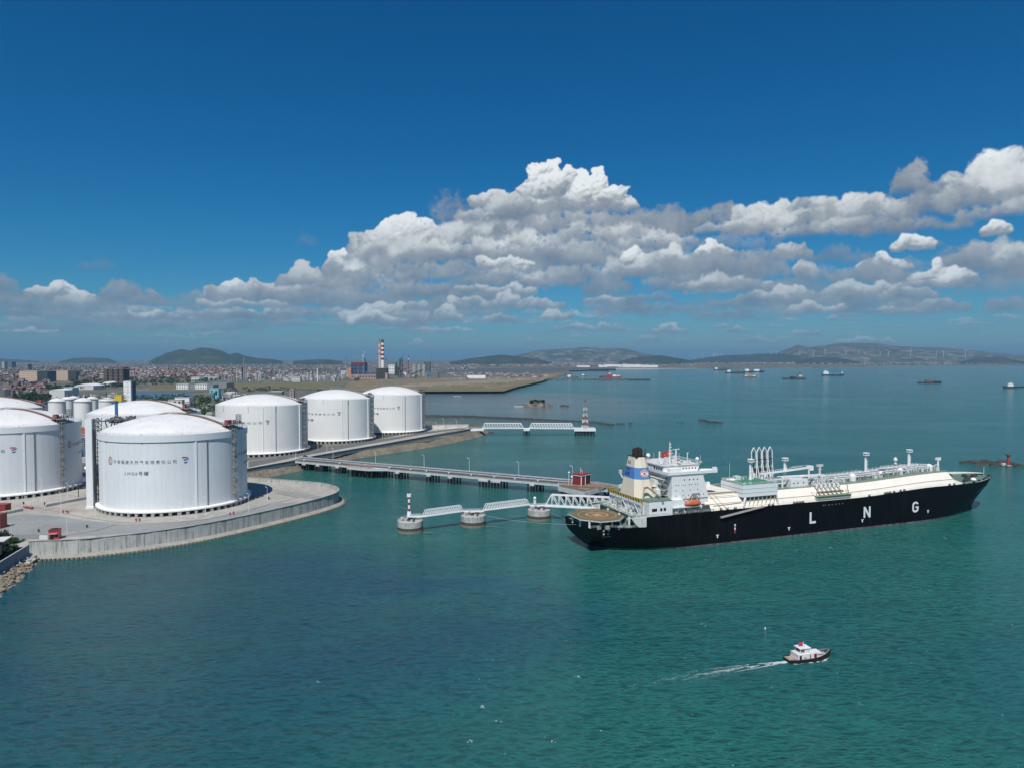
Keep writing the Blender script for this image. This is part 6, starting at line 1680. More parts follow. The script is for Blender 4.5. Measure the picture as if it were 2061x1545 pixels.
# name on bow and stern: small strokes of lettering too far to read
nm = mat('name_white', (.45, .46, .46), .6, .1, 1)
g = MB()
for k in range(2):
    for i in range(5): 
        x = 266 + i * 1.5 + k * 8; z = 12.5 + i * .7 + k * .6; g.add([(x, -(half(x, z) + .08), z), (x + .9, -(half(x + .9, z + .3) + .08), z + .3), (x + .9, -(half(x + .9, z + 1.4) + .08), z + 1.4), (x, -(half(x, z + 1.1) + .08), z + 1.1)], [(0, 1, 2, 3)])
g.build('ship_name', nm, SH)
g = MB()
for r_, (n_, z) in enumerate(((2, 10.6), (2, 8.9), (5, 7.6))):
    for i in range(n_):
        x = 1.0; w = .9 if r_ < 2 else .5; xx = 4.2 + i * (2.4 if r_ < 2 else .9)
        g.add([(xx, -(half(xx, z) + .08), z), (xx + w, -(half(xx + w, z) + .08), z), (xx + w, -(half(xx + w, z + w) + .08), z + w), (xx, -(half(xx, z + w) + .08), z + w)], [(0, 1, 2, 3)])
g.build('ship_name', nm, SH)
# mooring lines
for k, (a, c, lab) in enumerate(((Lc(1, 10, 12.8), (d3[0] + 2, d3[1] - 2, 7.4), 'pale mooring rope from the ship stern to the nearest dolphin'), (Lc(-1, 16, 12.8), (d2[0] + 2.6, d2[1] - 4, 7.6), 'pale mooring rope from the ship stern to the middle dolphin'))):
    p = Vector(SW(a[0], a[1] + 21.7, a[2])); q = Vector(c); g = MB(); prev = p
    for i in range(1, 17):
        f = i / 16; r_ = p.lerp(q, f) - Vector((0, 0, 7.0 * f * (1 - f))); g.bar(prev, r_, .07, 4, cap=False); prev = r_
    tag(g.build('mooring_rope', mat('rope_pale', (.40, .40, .36), .8, .1)), lab, 'rope')

# ------------------------------------------------------------------ pilot boat with its wake
b0 = W(1583, 1331, 0); b1 = W(1668, 1321, 0); bl = math.dist(b0, b1); ba = math.atan2(b1[1] - b0[1], b1[0] - b0[0])
PB = thing('pilot_boat', 'small white workboat with black hull and red flag making way in the foreground', 'boat', b0, ba)
rub = mat('black_rubber', (.015, .015, .016), .8, .1); bwhite = mat('boat_white', (.70, .68, .67), .5, .08, .6, streak=.25, scol=(.35, .22, .18))
Lb = bl
def bh(x, z):
    f = x / Lb; k = 1.0 if f < .55 else max(0, 1 - ((f - .55) / .45) ** 2.0) ** .75
    k *= (.80 + .20 * min(1, f / .2)); return 2.35 * k * (.78 + .22 * min(1, (z + .3) / 1.6))
def bz(x): return 1.0 + 1.1 * max(0, (x / Lb - .45) / .55) ** 1.8
g = MB(); vs = []; fs = []; nx_ = 26; nz_ = 4
for s in (-1, 1):
    b_ = len(vs)
    for i in range(nx_ + 1):
        x0_ = Lb * i / nx_
        for j in range(nz_ + 1):
            z = -.4 + (bz(x0_) + .4) * j / nz_; x = x0_ + (.9 * (z / 2) if i == nx_ else 0)
            vs.append((x, s * max(bh(x0_, z), .02), z))
    for i in range(nx_):
        for j in range(nz_): a = b_ + i * (nz_ + 1) + j; q = (a, a + nz_ + 1, a + nz_ + 2, a + 1); fs.append(q if s < 0 else q[::-1])
m_ = len(vs) // 2
for j in range(nz_): fs.append((j, j + 1, m_ + j + 1, m_ + j))
g.add(vs, fs); g.build('hull', rub, PB, True)
g = MB(); vs = []; fs = []
for i in range(nx_ + 1):
    x = Lb * i / nx_; h_ = max(bh(x, 1) - .08, .02); vs += [(x, -h_, bz(x) - .28), (x, h_, bz(x) - .28)]
for i in range(nx_): a = 2 * i; fs.append((a, a + 2, a + 3, a + 1))
g.add(vs, fs); g.build('deck', mat('pale_grey_deck', (.33, .33, .31), .7, .2, 1), PB)
g = MB(); prev = None
for s in (-1, 1):
    prev = None
    for i in range(nx_ + 1):
        x = Lb * i / nx_; q = (x, s * (bh(x, 1) + .02), bz(x) + .1)
        if prev: g.bar(prev, q, .16, 6)
        prev = q
g.build('fender_rail', rub, PB)
for i in range(13):
    x = 1.2 + i * (Lb - 3.5) / 12
    MB().lathe([(.22, -.1), (.42, -.1), (.42, .1), (.22, .1), (.22, -.1)], 10).build('tyre_fender', rub, PB, loc=(x, -(bh(x, .6) + .16), bz(x) - .45)).rotation_euler = (math.pi / 2, 0, 0)
def bxo(name, x0, x1, w, z0, z1, m=bwhite, f=0.0, r=0.0): 
    g = MB(); g.add([(x0, -w, z0), (x1, -w, z0), (x1, w, z0), (x0, w, z0), (x0 + r, -w * .94, z1), (x1 - f, -w * .94, z1), (x1 - f, w * .94, z1), (x0 + r, w * .94, z1)], [(3, 2, 1, 0), (4, 5, 6, 7), (0, 1, 5, 4), (1, 2, 6, 5), (2, 3, 7, 6), (3, 0, 4, 7)]); return g.build(name, m, PB)
bxo('main_cabin', 2.8, 8.6, 2.0, .5, 2.7); bxo('fore_cabin', 8.6, 12.9, 1.5, .8, 2.6, f=1.2)
bxo('lower_side', 2.6, 8.7, 2.1, .6, 1.35, mat('pinkish_white', (.62, .54, .52), .5, .1)); bxo('wheelhouse', 3.9, 7.6, 1.45, 2.7, 4.3, f=.35, r=.3)
bxo('wheelhouse_roof', 3.6, 7.8, 1.65, 4.3, 4.42)
for x0, x1, z0, z1, m in ((3.3, 4.0, .95, 2.4, black), (8.9, 9.25, .95, 2.3, redl), (9.3, 9.9, .95, 2.3, mat('dark_red_door', (.10, .01, .012), .5, .1)), (5.0, 5.7, 1.55, 1.75, greym), (7.1, 7.35, .9, 2.5, dark)):
    MB().box(((x0 + x1) / 2, (-2.1 if x0 < 8 else -1.52), z0), (x1 - x0, .09, z1 - z0)).build('door', m, PB)
for x in (4.5, 5.15): MB().box((x, -1.46, 3.2), (.45, .08, .75)).build('window', glass, PB)
for x in (10.4, 10.9, 11.4, 11.9): MB().box((x, -1.48, 1.75), (.34, .12, .26)).build('window', glass, PB)
MB().box((4.0, 0, 3.3), (.08, 1.6, .6)).build('window', glass, PB)
g = MB(); g.bar((6.0, 0, 4.4), (6.0, 0, 6.0), .07, 5).bar((5.6, 0, 5.2), (6.4, 0, 5.2), .05, 4); g.bar((5.2, -.9, 4.4), (5.2, -.9, 5), .06, 4).box((6.9, 0, 4.42), (.7, .6, .3)); g.build('mast', white, PB)
g = MB(); g.add([(5.95, 0, 5.9), (4.55, .25, 5.7), (4.5, .25, 4.7), (5.9, 0, 4.85)], [(0, 1, 2, 3)]); o = g.build('flag', mat('flag_red', (.50, .03, .05)), None, False, b0); tag(o, 'red flag on the mast of the small workboat', 'flag'); o.rotation_euler = (0, 0, ba)
g = MB(); prev = None
for i in range(10):
    x = 12.8 + (Lb - 12.8) * i / 9
    for s in (-1, 1): g.bar((x, s * max(bh(x, 1) - .1, .02), bz(x) - .2), (x, s * max(bh(x, 1) - .1, .02), bz(x) + .7), .04, 3)
g.build('bow_rail', whitew, PB)
MB().box((1.3, 0, .8), (1.6, 2.0, .55)).box((.4, 0, .8), (.5, 3, .4)).build('stern_locker', mat('tan_locker', (.38, .33, .26), .7, .1), PB)
MB().bar((Lb - 1.2, -.4, bz(Lb) - .2), (Lb - 1.2, .4, bz(Lb) - .2), .3, 6).bar((Lb - .4, 0, bz(Lb) - .2), (Lb - .4, 0, bz(Lb) + .5), .14, 5).build('bow_bollard', black, PB)
# foam: broken sheets of small facets just proud of the water
foam = mat('sea_foam', (.62, .68, .66), .8, .1, .8)
rs = random.Random(9); g = MB()
def fleck(x, y, s, z=.02):
    a = rs.uniform(0, 6.28); n_ = rs.choice((4, 5, 6)); cx_, cy_ = b0[0] + x * math.cos(ba) - y * math.sin(ba), b0[1] + x * math.sin(ba) + y * math.cos(ba)
    g.add([(cx_ + s * rs.uniform(.5, 1.6) * math.cos(2 * math.pi * i / n_), cy_ + s * rs.uniform(.3, .8) * math.sin(2 * math.pi * i / n_), z + rs.uniform(0, .05)) for i in range(n_)], [tuple(range(n_))])
for i in range(9500):
    d = 66 * rs.random() ** 1.5; w = .45 + d * .05
    if rs.random() > 1.2 - d / 62: continue
    k = rs.gauss(0, .38); edge = rs.random() < .3
    y = (w if rs.random() < .5 else -w) * (1.1 + .35 * rs.random()) if edge else k * w
    if fbm(d * .3, y * 1.2, 3.3) < -.30 + .011 * d: continue
    y += -.02 * d - .0009 * d * d; fleck(-d, y, rs.uniform(.03, .13) * (1.2 - d / 85))
for i in range(900):
    x = rs.uniform(1, Lb * .96); y = -(bh(x, 0) + abs(rs.gauss(0, .35)) + .0); 
    if fbm(x * .5, y, 8) < .02 or (x < 6 and rs.random() < .8): continue
    fleck(x, y - (.55 if 7 < x < 13 else 0) * rs.random(), rs.uniform(.06, .2))
o = g.build('wake_foam', foam, kind='stuff'); o['label'] = 'white broken wake trailing left behind the workboat'
# scattered whitecaps and flecks
g = MB(); rs = random.Random(21)
def flk(px, py, s):
    q = W(px, py, 0); n_ = 6; 
    for _ in range(rs.randint(1, 4)):
        ox, oy = rs.gauss(0, s), rs.gauss(0, s * .8); g.add([(q[0] + ox + s * rs.uniform(.4, 1) * math.cos(i * math.pi / 3), q[1] + oy + .6 * s * rs.uniform(.4, 1) * math.sin(i * math.pi / 3), .02) for i in range(n_)], [tuple(range(n_))])
for i in range(150): flk(rs.uniform(850, 2061), rs.uniform(1110, 1545), rs.uniform(.05, .16))
for x, y, s in ((1415, 1255, .35), (968, 1420, .5), (945, 1490, .35), (1005, 1450, .4), (1110, 1490, .3), (1165, 1360, .3), (640, 1370, .25), (1900, 1080, .5), (1671, 1100, .5), (1855, 1060, .3)): flk(x, y, s); flk(x + 4, y + 3, s * .7)
for i in range(70): flk(rs.uniform(1290, 1560), 884 + rs.gauss(0, 3), rs.uniform(.15, .4))
for i in range(60): flk(rs.uniform(1330, 2061), 1130 - 60 * rs.random() , rs.uniform(.08, .25))
for i in range(40): flk(rs.uniform(1850, 2061), 893 + rs.gauss(0, 5), rs.uniform(.2, .5))
g.build('foam_flecks', foam, kind='stuff')
q = W(1540, 1264, 0)
o = thing('buoy', 'single small white float up and left of the workboat', 'buoy', q); MB().sphere((0, 0, .12), .32, 10, 8).build('float', white, o, True)

# ------------------------------------------------------------------ lamp posts and small gear on the near platform
for k, (x, y0, y1) in enumerate([(23, 1083, 1055), (45, 1018, 974), (68, 1018, 966), (84, 1009, 963), (123, 1033, 990), (135, 1077, 1031), (136, 1002, 972), (192, 1040, 1020), (222, 1056, 1016), (365, 1046, 1012), (395, 1043, 1000), (414, 1037, 1000), (501, 1030, 993), (538, 1007, 980)]):
    b_ = W(x, y0, ZG); h_ = (y0 - y1) * b_[1] / F
    nm = ['in front of the tin roofed hut', 'left of centre before the left edge tank', 'before the dark riser of the left edge tank', 'before the stair of the left edge tank, short', 'behind the red hydrant', 'tall one right of the fenced gate', 'before the shaded side of the left edge tank', 'at the foot of the pale slab tower', 'before the left end of the lettering tank base', 'before the base of the lettered tank, right of its middle', 'below the white pipe of the lettered tank', 'below the dark riser of the lettered tank', 'at the right foot of the lettered tank by its shadow', 'alone on the open paving right of the lettered tank'][k]
    lamp(b_, h_, 'thin white lamp post ' + nm, 'lamp posts on the near tank platform', .9, .12, 2.8)
for k, (x, y0, y1) in enumerate([(640, 905, 878), (658, 918, 890), (770, 880, 862), (878, 868, 850), (893, 858, 842), (919, 860, 845), (494, 935, 918), (595, 923, 905)]):
    b_ = W(x, y0, ZG); nm = ['before the gap of the first two far tanks', 'on the trestle side of the flood wall', 'before the middle far tank', 'right of the farthest tank', 'before the white end wall', 'near the spit tip', 'beside the lettered tank roof edge', 'at the trestle root'][k]
    lamp(b_, (y0 - y1) * b_[1] / F, 'slender white lamp post ' + nm, 'lamp posts of the far tank yard', 1.2, .18, 2.8)
# red cabins
def cabin(px, py, w, d, h_, label, a=.15):
    b_ = W(px, py, ZG); o = thing('red_cabin', label, 'cabin', b_, a)
    MB().box((0, 0, 0), (w, d, h_)).build('wall', redl if 'kiosk' in label else red, o); MB().box((0, 0, h_ + .002), (w + .4, d + .4, .25)).build('roof', red, o)
    return o, w, d, h_
o, w, d, h_ = cabin(111, 1083, 4.6, 4.2, 4.6, 'small red kiosk with dark openings just inside the seawall', .35)
MB().box((-.9, -2.13, .2), (1.5, .06, 2.6)).build('opening', black, o); MB().box((1.0, -2.13, 1.2), (1.4, .06, 1.6)).build('opening', black, o); MB().box((-.2, -2.6, 3.0), (3.4, 1.2, .12)).build('awning', mat('pink_white_awning', (.62, .48, .46), .6, .1), o); MB().box((0, 0, h_ + .26), (2.6, 1.4, .5)).build('roof_tray', dark, o)
o, w, d, h_ = cabin(2, 1029, 8.6, 5, 4.6, 'dark red plant cabin at the left edge before the parapet wall', .0)
o, w, d, h_ = cabin(-6, 1061, 7.4, 5, 7.5, 'tall dark red cabin at the left edge nearer than the parapet wall', .0)
o = thing('pipe_manifold', 'red fire water pipe lying at the end of the left parapet wall', 'pipe', W(58, 1023, ZG), -.2)
MB().bar((-3.8, .8, .9), (3.2, -.2, .9), .55, 8).bar((-2, 1, .9), (-4.4, .2, 1.2), .5, 8).bar((2.0, -.4, .9), (3.4, -1.6, .8), .5, 8).build('pipe', redl, o)
for x in (-2.5, 1.5): MB().box((x, .3, 0), (.6, .8, .6)).build('support', conc, o)
for a_, c_, lab in (((-40, 1044), (45, 1027), 'low white parapet wall running in from the left edge'), ((92, 1019), (174, 1003), 'low white parapet wall ending at the pale slab tower')):
    p, q = W(*a_, ZG), W(*c_, ZG); o = thing('parapet_wall', lab, 'wall'); g = MB(); g.bar((p[0], p[1], ZG + .8), (q[0], q[1], ZG + .8), .8, 4); g.build('wall', conc, o); g = MB(); g.bar((p[0], p[1], ZG + 1.6), (q[0], q[1], ZG + 1.6), .5, 4); g.build('coping', white, o)
for k, (x, y) in enumerate([(127, 1031), (133, 1032), (137, 1032), (274, 1048), (281, 1048), (463, 1036), (470, 1034), (175, 1061), (47, 1014), (90, 1015), (541, 1004), (78, 1070)]):
    b_ = W(x, y, ZG); nm = ['left of a pair by the kerb under the left tank', 'right of the pair by the kerb under the left tank', 'beside the kerb pair', 'left one before the lettered tank', 'right one before the lettered tank', 'left one near the stair foot of the lettered tank', 'right one near the stair foot of the lettered tank', 'alone on the kerb line before the slab tower', 'before the dark strip of the left tank', 'at the start of the second parapet', 'far out on the open paving', 'beside the fence panels'][k]
    o = thing('hydrant', 'small red hydrant post ' + nm, 'hydrant', b_, group='hydrants on the near tank platform')
    MB().cyl((0, 0, 0), .35, 1.3, 8).sphere((0, 0, 1.35), .42, 8, 5).box((0, 0, .7), (1.2, .4, .4)).build('body', redl if k not in (7, 8, 9, 10, 11) else dark, o, True)
o = thing('mesh_fence', 'low grey mesh fence beside the red kiosk', 'fence'); p, q = Vector(W(30, 1085, ZG)), Vector(W(96, 1083, ZG)); n_ = 9
for i in range(n_ + 1):
    r_ = p.lerp(q, i / n_); MB().bar(r_, r_ + Vector((0, 0, 2.4)), .09, 4).build('post', greym, o)
    if i < n_:
        s_ = p.lerp(q, (i + 1) / n_); g = MB()
        for h_ in (.3, .8, 1.3, 1.8, 2.3): g.bar(r_ + Vector((0, 0, h_)), s_ + Vector((0, 0, h_)), .035, 3)
        for j in range(1, 8): t_ = r_.lerp(s_, j / 8); g.bar(t_ + Vector((0, 0, .2)), t_ + Vector((0, 0, 2.3)), .025, 3)
        g.build('mesh_panel', greym, o)
MB().box((W(88, 1084, ZG)[0], W(88, 1084, ZG)[1], ZG), (4.2, .25, 2.0)).build('sign_board', whitew, o)
# black gantry between the tanks and kerbs
o = thing('pipe_trestle', 'black steel pipe trestle between the two near tanks', 'pipe rack'); p, q = Vector(W(158, 1000, ZG)), Vector(W(178, 996, ZG))
for r_ in (p, q): MB().bar(r_, r_ + Vector((0, 0, 9.2)), .28, 4).build('post', dark, o)
g = MB()
for z in (5.4, 7.2, 9.2): g.bar(p + Vector((0, 0, z)), q + Vector((2, 0, z)), .25, 4); g.bar(p + Vector((0, 0, z)), p + Vector((4, 26, z)), .2, 4); g.bar(q + Vector((0, 0, z)), q + Vector((4, 26, z)), .2, 4)
for k in range(6): g.bar(p + Vector((1 + k, 0, 8)), p + Vector((5 + k, 40, 8)), .25, 6)
g.build('beam', dark, o)
g = MB()
for pts in ([(70, 1020), (110, 1028), (170, 1041), (235, 1050), (310, 1053), (400, 1047), (480, 1033), (545, 1013), (600, 1001), (560, 992)], [(240, 1055), (222, 1058), (190, 1068), (150, 1075), (110, 1078)]):
    pp = [Vector(W(x, y, ZG)) for x, y in pts]
    for a, c in zip(pp, pp[1:]): g.bar(a + Vector((0, 0, .08)), c + Vector((0, 0, .08)), .16, 4)
o = g.build('kerb', mat('kerb_brown', (.27, .22, .17), .9, .2, .5), kind='structure')
# hut with tin roof and shrubs at the lower left
b_ = W(-12, 1112, 4.5)
o = thing('tin_hut', 'dark hut with pale sheet roof at the left edge behind the boundary wall', 'hut', b_, .3)
MB().box((0, 0, 0), (9, 8, 6.2)).build('wall', dark, o); MB().box((.6, -.2, 6.2), (10.6, 9.6, .35)).build('roof', whitew, o)
def leaf_mat(name, c, t_=.0):
    if name in MATS: return MATS[name]
    m = mat(name, c, .75, .45, .35, spec=.15); return m
def crown_mesh(seed, n, leaf, rx, ry, rz, lumps, m, core=.0):
    r = random.Random(seed); g = MB(); cs = [(r.gauss(0, .42) * rx, r.gauss(0, .42) * ry, r.uniform(-.5, .6) * rz, r.uniform(.3, .6)) for _ in range(lumps)]
    for i in range(n):
        c = cs[r.randrange(lumps)]; a = r.uniform(0, 6.28); t_ = math.acos(r.uniform(-1, 1)); q = r.random() ** .35 * c[3]
        x, y, z = c[0] + rx * q * math.sin(t_) * math.cos(a), c[1] + ry * q * math.sin(t_) * math.sin(a), c[2] + rz * q * math.cos(t_)
        s = leaf * r.uniform(.6, 1.3); u = Vector((r.gauss(0, 1), r.gauss(0, 1), r.gauss(0, .6))).normalized(); v = u.orthogonal().normalized(); v.rotate(Matrix.Rotation(r.uniform(0, 6), 3, u)); w_ = u.cross(v)
        p = Vector((x, y, z)); g.add([p - v * s, p + w_ * s * .6, p + v * s, p - w_ * s * .6], [(0, 1, 2, 3)])
    return g.mesh('crown', m)
lf1 = leaf_mat('leaf_green', (.055, .11, .03)); lf2 = leaf_mat('dark_leaf_green', (.03, .058, .025))
for k, (x, y, s, z, lab, n_) in enumerate([(4, 1092, 4.6, 5.0, 'large round dark shrub at the left edge above the tin roofed hut', 1500), (20, 1098, 3.4, 4.6, 'bright green shrub between the hut and the boundary wall', 1000), (34, 1094, 2.6, 4.5, 'spiky open shrub just left of the seawall corner', 420), (46, 1092, 2.2, 4.5, 'small spiky shrub nearest to the seawall corner', 320), (12, 1112, 3.6, 4.2, 'shrub low behind the boundary wall near the left edge', 1000), (27, 1108, 2.6, 4.2, 'low shrub touching the boundary wall', 600)]):
    b_ = W(x, y + 6, z - 1); o = thing('shrub', lab, 'shrub', b_)
    MB().bar((0, 0, 0), (.2, 0, s * .9), .18, 5, .08).bar((0, 0, .4), (-.8, .3, s * .8), .1, 4).build('stem', mat('bark', (.10, .075, .05), .9), o)
    place(crown_mesh(k, n_, .38, s, s, s * .75, 9, lf1 if k in (1, 2, 3, 5) else lf2), 'crown', o, (0, 0, s * .9))

# ------------------------------------------------------------------ rocks, island, beacons, breakwater in the bay
dk = mat('wet_dark_rock', (.055, .045, .036), .85, .45, .15); isl = mat('island_rock', (.19, .17, .14), .9, .8, .12, bump=1.0)
def rockfield(name, lab, pxs, n, seed, smax, m, cat='rocks', zmax=1.2, base=True):
    """heap of boulders along a line of photo points at the water level"""
    r = random.Random(seed); c = W(*pxs[0], 0); o = thing(name, lab, cat, c); P_ = [Vector(W(x, y, 0)) for x, y in pxs]
    for i in range(n):
        f = r.random() * (len(P_) - 1); k = min(int(f), len(P_) - 2); q = P_[k].lerp(P_[k + 1], f - k) - Vector(c); s = smax * r.uniform(.35, 1)
        q += Vector((r.gauss(0, smax * .5), r.gauss(0, smax * 1.6), 0)); me = ROCKM[r.randrange(5)] if m is dk else ROCKI[r.randrange(5)]
        place(me, 'boulder', o, (q.x, q.y, r.uniform(-.3, .25) * s), r.uniform(0, 6), (s * r.uniform(1, 2.2), s * r.uniform(1, 2), min(s * .8, zmax)))
    return o
ROCKM = []; ROCKI = []
for i in range(5):
    m_ = rock_mesh(30 + i, .8); m_.materials[0] = dk; ROCKM.append(m_); m_ = rock_mesh(50 + i, .9); m_.materials[0] = isl; ROCKI.append(m_)
rockfield('reef', 'dark jagged reef with the red beacon, right of the ship bow', [(1950, 930), (1975, 931), (2000, 932), (2025, 932), (2042, 935)], 75, 1, 3.4, dk, 'reef', 2.4)
rockfield('reef', 'low dark rocks trailing off the left end of the beacon reef', [(1934, 929), (1950, 931)], 7, 12, 1.4, dk, 'reef', .8)
q = W(2029, 935, 1)
o = thing('red_beacon', 'red beacon tower with a wider head standing on the dark reef', 'beacon', (q[0], q[1], 1.0))
MB().bar((0, 0, 0), (0, 0, 8.6), 1.25, 12, .95).build('tower', redl, o, True); MB().cyl((0, 0, 8.6), 2.0, 1.0, 12).build('head', red, o); MB().cyl((-1.6, 0, 9.6), .35, .8, 6).build('lamp', dark, o); MB().box((0, 0, -.8), (4, 4, 1.0)).build('plinth', conc, o)
o = thing('white_block', 'small white concrete block on the reef left of the red beacon', 'block', W(2020, 934, 1)); MB().box((0, 0, -.8), (3.6, 2.6, 2.2), .2, .9).build('block', whitew, o)
rockfield('rock_islet', 'long dark rocks right of the lattice tower platform', [(1210, 852), (1230, 854)], 9, 3, 3.6, dk, 'rocks', 2)
rockfield('rock_islet', 'low sand coloured rocks trailing right from the breakwater end', [(1232, 853), (1258, 852.5), (1274, 851.5)], 12, 4, 2.2, dk, 'rocks', 1.2)
rockfield('rock_islet', 'tiny lone rock in mid water left of the longer islet', [(1366, 849), (1372, 849)], 3, 5, 1.6, dk, 'rocks', 1.4)
rockfield('rock_islet', 'long thin greenish rock islet in the middle of the bay', [(1408, 845), (1425, 848), (1453, 850)], 18, 6, 3.2, dk, 'rocks', 2)
rockfield('rock_islet', 'dark rocks just right of the wooded island', [(1130, 817), (1142, 817.5)], 8, 7, 4.0, dk, 'rocks', 2.6)
rockfield('rock_islet', 'tiny black rock far out above the lattice tower', [(1275, 797), (1279, 797)], 3, 15, 2.4, dk, 'rocks', 1.6)
rockfield('toe_rocks', 'dark rocks at the tip of the spit', [(984, 869), (993, 870)], 8, 16, 1.5, dk, 'rocks', 1.0)
# wooded island
c = W(1082, 817, 0); IS = thing('wooded_island', 'small rocky island with dark round trees in the bay', 'island', c)
g = MB(); nx_, ny_ = 46, 18; vs = []; fs = []
def ish(u, v): 
    e = 1 - (u ** 2) * 1.0 - v ** 2
    return -1 + 10.5 * max(e, 0) ** .8 * (.75 + .5 * fbm(u * 3 + 3, v * 3)) + (1.2 * fbm(u * 9, v * 9) if e > 0 else 0)
for i in range(nx_ + 1):
    for j in range(ny_ + 1):
        u, v = -1.15 + 2.3 * i / nx_, -1.15 + 2.3 * j / ny_; vs.append((u * 30, v * 22, ish(u, v)))
for i in range(nx_):
    for j in range(ny_): a = i * (ny_ + 1) + j; fs.append((a, a + ny_ + 1, a + ny_ + 2, a + 1))
g.add(vs, fs); g.build('rock', isl, IS)
g = MB(); vs = []; fs = []
for i in range(20):
    x = -48 + i * 3.2; w_ = 5 * math.sin(math.pi * (i + .5) / 20); vs += [(x, -6 - w_, -.2), (x, -6, .6), (x, -6 + w_, -.2)]
for i in range(19): a = 3 * i; fs += [(a, a + 3, a + 4, a + 1), (a + 1, a + 4, a + 5, a + 2)]
g.add(vs, fs); g.build('beach', g_sand, IS)
rs = random.Random(6)
for i in range(60):
    u, v = rs.uniform(-.95, .95), rs.uniform(-.9, .5); s = rs.uniform(1, 3.2); place(ROCKI[i % 5], 'boulder', IS, (u * 30, v * 20, max(ish(u, v), 0)), rs.uniform(0, 6), (s * 1.3, s, s * .8))
for k, (x, s, z, lab) in enumerate(((-13, 7.2, 11, 'left round dark tree on the rocky island'), (-3, 6.4, 11, 'middle round dark tree on the rocky island'), (10, 6.0, 14, 'right tallest dark tree on the rocky island'))):
    o = thing('island_tree', lab, 'tree', (c[0] + x, c[1], max(ish(x / 30, 0), 2)))
    MB().bar((0, 0, -1), (0, 0, 5), .5, 6, .3).build('trunk', mat('bark', (.10, .075, .05)), o); place(crown_mesh(70 + k, 1500, .8, s * .8, s * .8, s * .55, 16, lf2), 'crown', o, (0, 0, 4.0))
# breakwater
BKP = [(800, 838.5), (860, 838.5), (940, 839.5), (1020, 843), (1100, 845.5), (1150, 847), (1214, 850.5)]
pp = [Vector(W(x, y, 0)) for x, y in BKP]; g = MB(); vs = []; fs = []; pts = resample([tuple(v[:2]) for v in pp], 4); rs = random.Random(1)
for i, p in enumerate(pts):
    f = i / len(pts); w_ = 7 * (1 - .35 * f); top = 3.4 - 2.0 * sm(f, .55, .85)
    for (d_, z) in ((-w_, -.8), (-w_ * .45, top * .6), (-w_ * .15, top), (w_ * .15, top), (w_ * .5, top * .6), (w_, -.8)):
        vs.append((p[0] + rs.gauss(0, .5), p[1] + d_ + rs.gauss(0, .5), z + rs.gauss(0, .35)))
for i in range(len(pts) - 1):
    for j in range(5): a = i * 6 + j; fs.append((a, a + 6, a + 7, a + 1))
g.add(vs, fs); tag(g.build('breakwater', mat('slate_rubble', (.035, .04, .038), .85, .5, .2)), 'long low dark rubble breakwater crossing the bay behind the far jetty', 'breakwater')
p = W(614, 919, ZG); o = thing('parked_car', 'small dark car parked at the shore end of the trestle jetty', 'car', p, .5)
MB().box((0, 0, .35), (4.5, 1.9, .75)).build('body', mat('car_navy', (.03, .05, .08), .3, 0), o); MB().box((-.2, 0, 1.1), (2.5, 1.7, .6), 0, .75).build('cabin', glass, o)
for x in (-1.4, 1.4):
    for y in (-.85, .85): MB().bar((x, y - .1, .35), (x, y + .1, .35), .35, 10).build('wheel', rub, o)
# oyster poles and mud banks in the bay, floating rafts
o = thing('oyster_raft', 'pale line of floating cages on the grey shallows', 'raft', W(920, 797, 0)); MB().box((0, 0, .0), (20, 3, .5)).build('raft', whitew, o)

# ------------------------------------------------------------------ far side of the bay and the inland plain
def YG(py, z=ZG): return W(CX, py, z)[1]
# hills: ridges with a traced skyline, real depth behind it
def hill(lab, prof, Y, depth, m, seed, rough=.12, z0=0.0):
    xs = [p[0] for p in prof]; X0, X1 = (xs[0] - CX) / F * Y, (xs[-1] - CX) / F * Y; nx_, ny_ = 150, 22; vs = []; fs = []
    def ph(px):
        for (a, ya), (c, yc) in zip(prof, prof[1:]):
            if a <= px <= c: t_ = (px - a) / (c - a); t_ = t_ * t_ * (3 - 2 * t_) * .5 + t_ * .5; return ya + (yc - ya) * t_
        return prof[-1][1]
    for i in range(nx_ + 1):
        px = xs[0] + (xs[-1] - xs[0]) * i / nx_; hz = max(H + (YH - ph(px)) / F * Y, 1.0)
        for j in range(ny_ + 1):
            v = j / ny_; X = (px - CX) / F * Y; e = math.sin(math.pi * min(1, v * 1.02)) ** .75 if 0 < v < 1 else 0
            n_ = fbm(X / (depth * .55) + seed, v * 4, seed, 5); k = e * (1 + rough * n_ * 2.2 * (1 - e * .75))
            vs.append((X * (1 + (v - .5) * depth / Y), Y + (v - .5) * depth, z0 + (hz * k if e > 0 else -2)))
    for i in range(nx_):
        for j in range(ny_): a = i * (ny_ + 1) + j; fs.append((a, a + ny_ + 1, a + ny_ + 2, a + 1))
    g = MB(); g.add(vs, fs); o = g.build('hill', m, None, True, kind='structure'); return o
hm = gmat('hill_scrub', (.022, .038, .022), (.035, .05, .03), (.07, .07, .055), .0012, .005)
hs = gmat('rocky_hill', (.04, .055, .038), (.09, .09, .07), (.25, .235, .20), .0014, .0045)
hill('', [(300, 727), (318, 718), (340, 709), (365, 703), (382, 706), (405, 700), (425, 702), (445, 706), (462, 714), (478, 711), (495, 717), (520, 721.5), (545, 723), (570, 727)], 12500, 3400, hm, 1)
hill('', [(590, 727), (615, 725), (640, 723.5), (660, 724), (690, 727)], 11000, 1600, hm, 2)
hill('', [(120, 727), (150, 721), (180, 720), (215, 721), (235, 727)], 15000, 1800, hm, 3)
hill('', [(905, 728), (960, 720), (1010, 714), (1040, 717), (1085, 723), (1110, 728)], 11500, 1800, hm, 4)
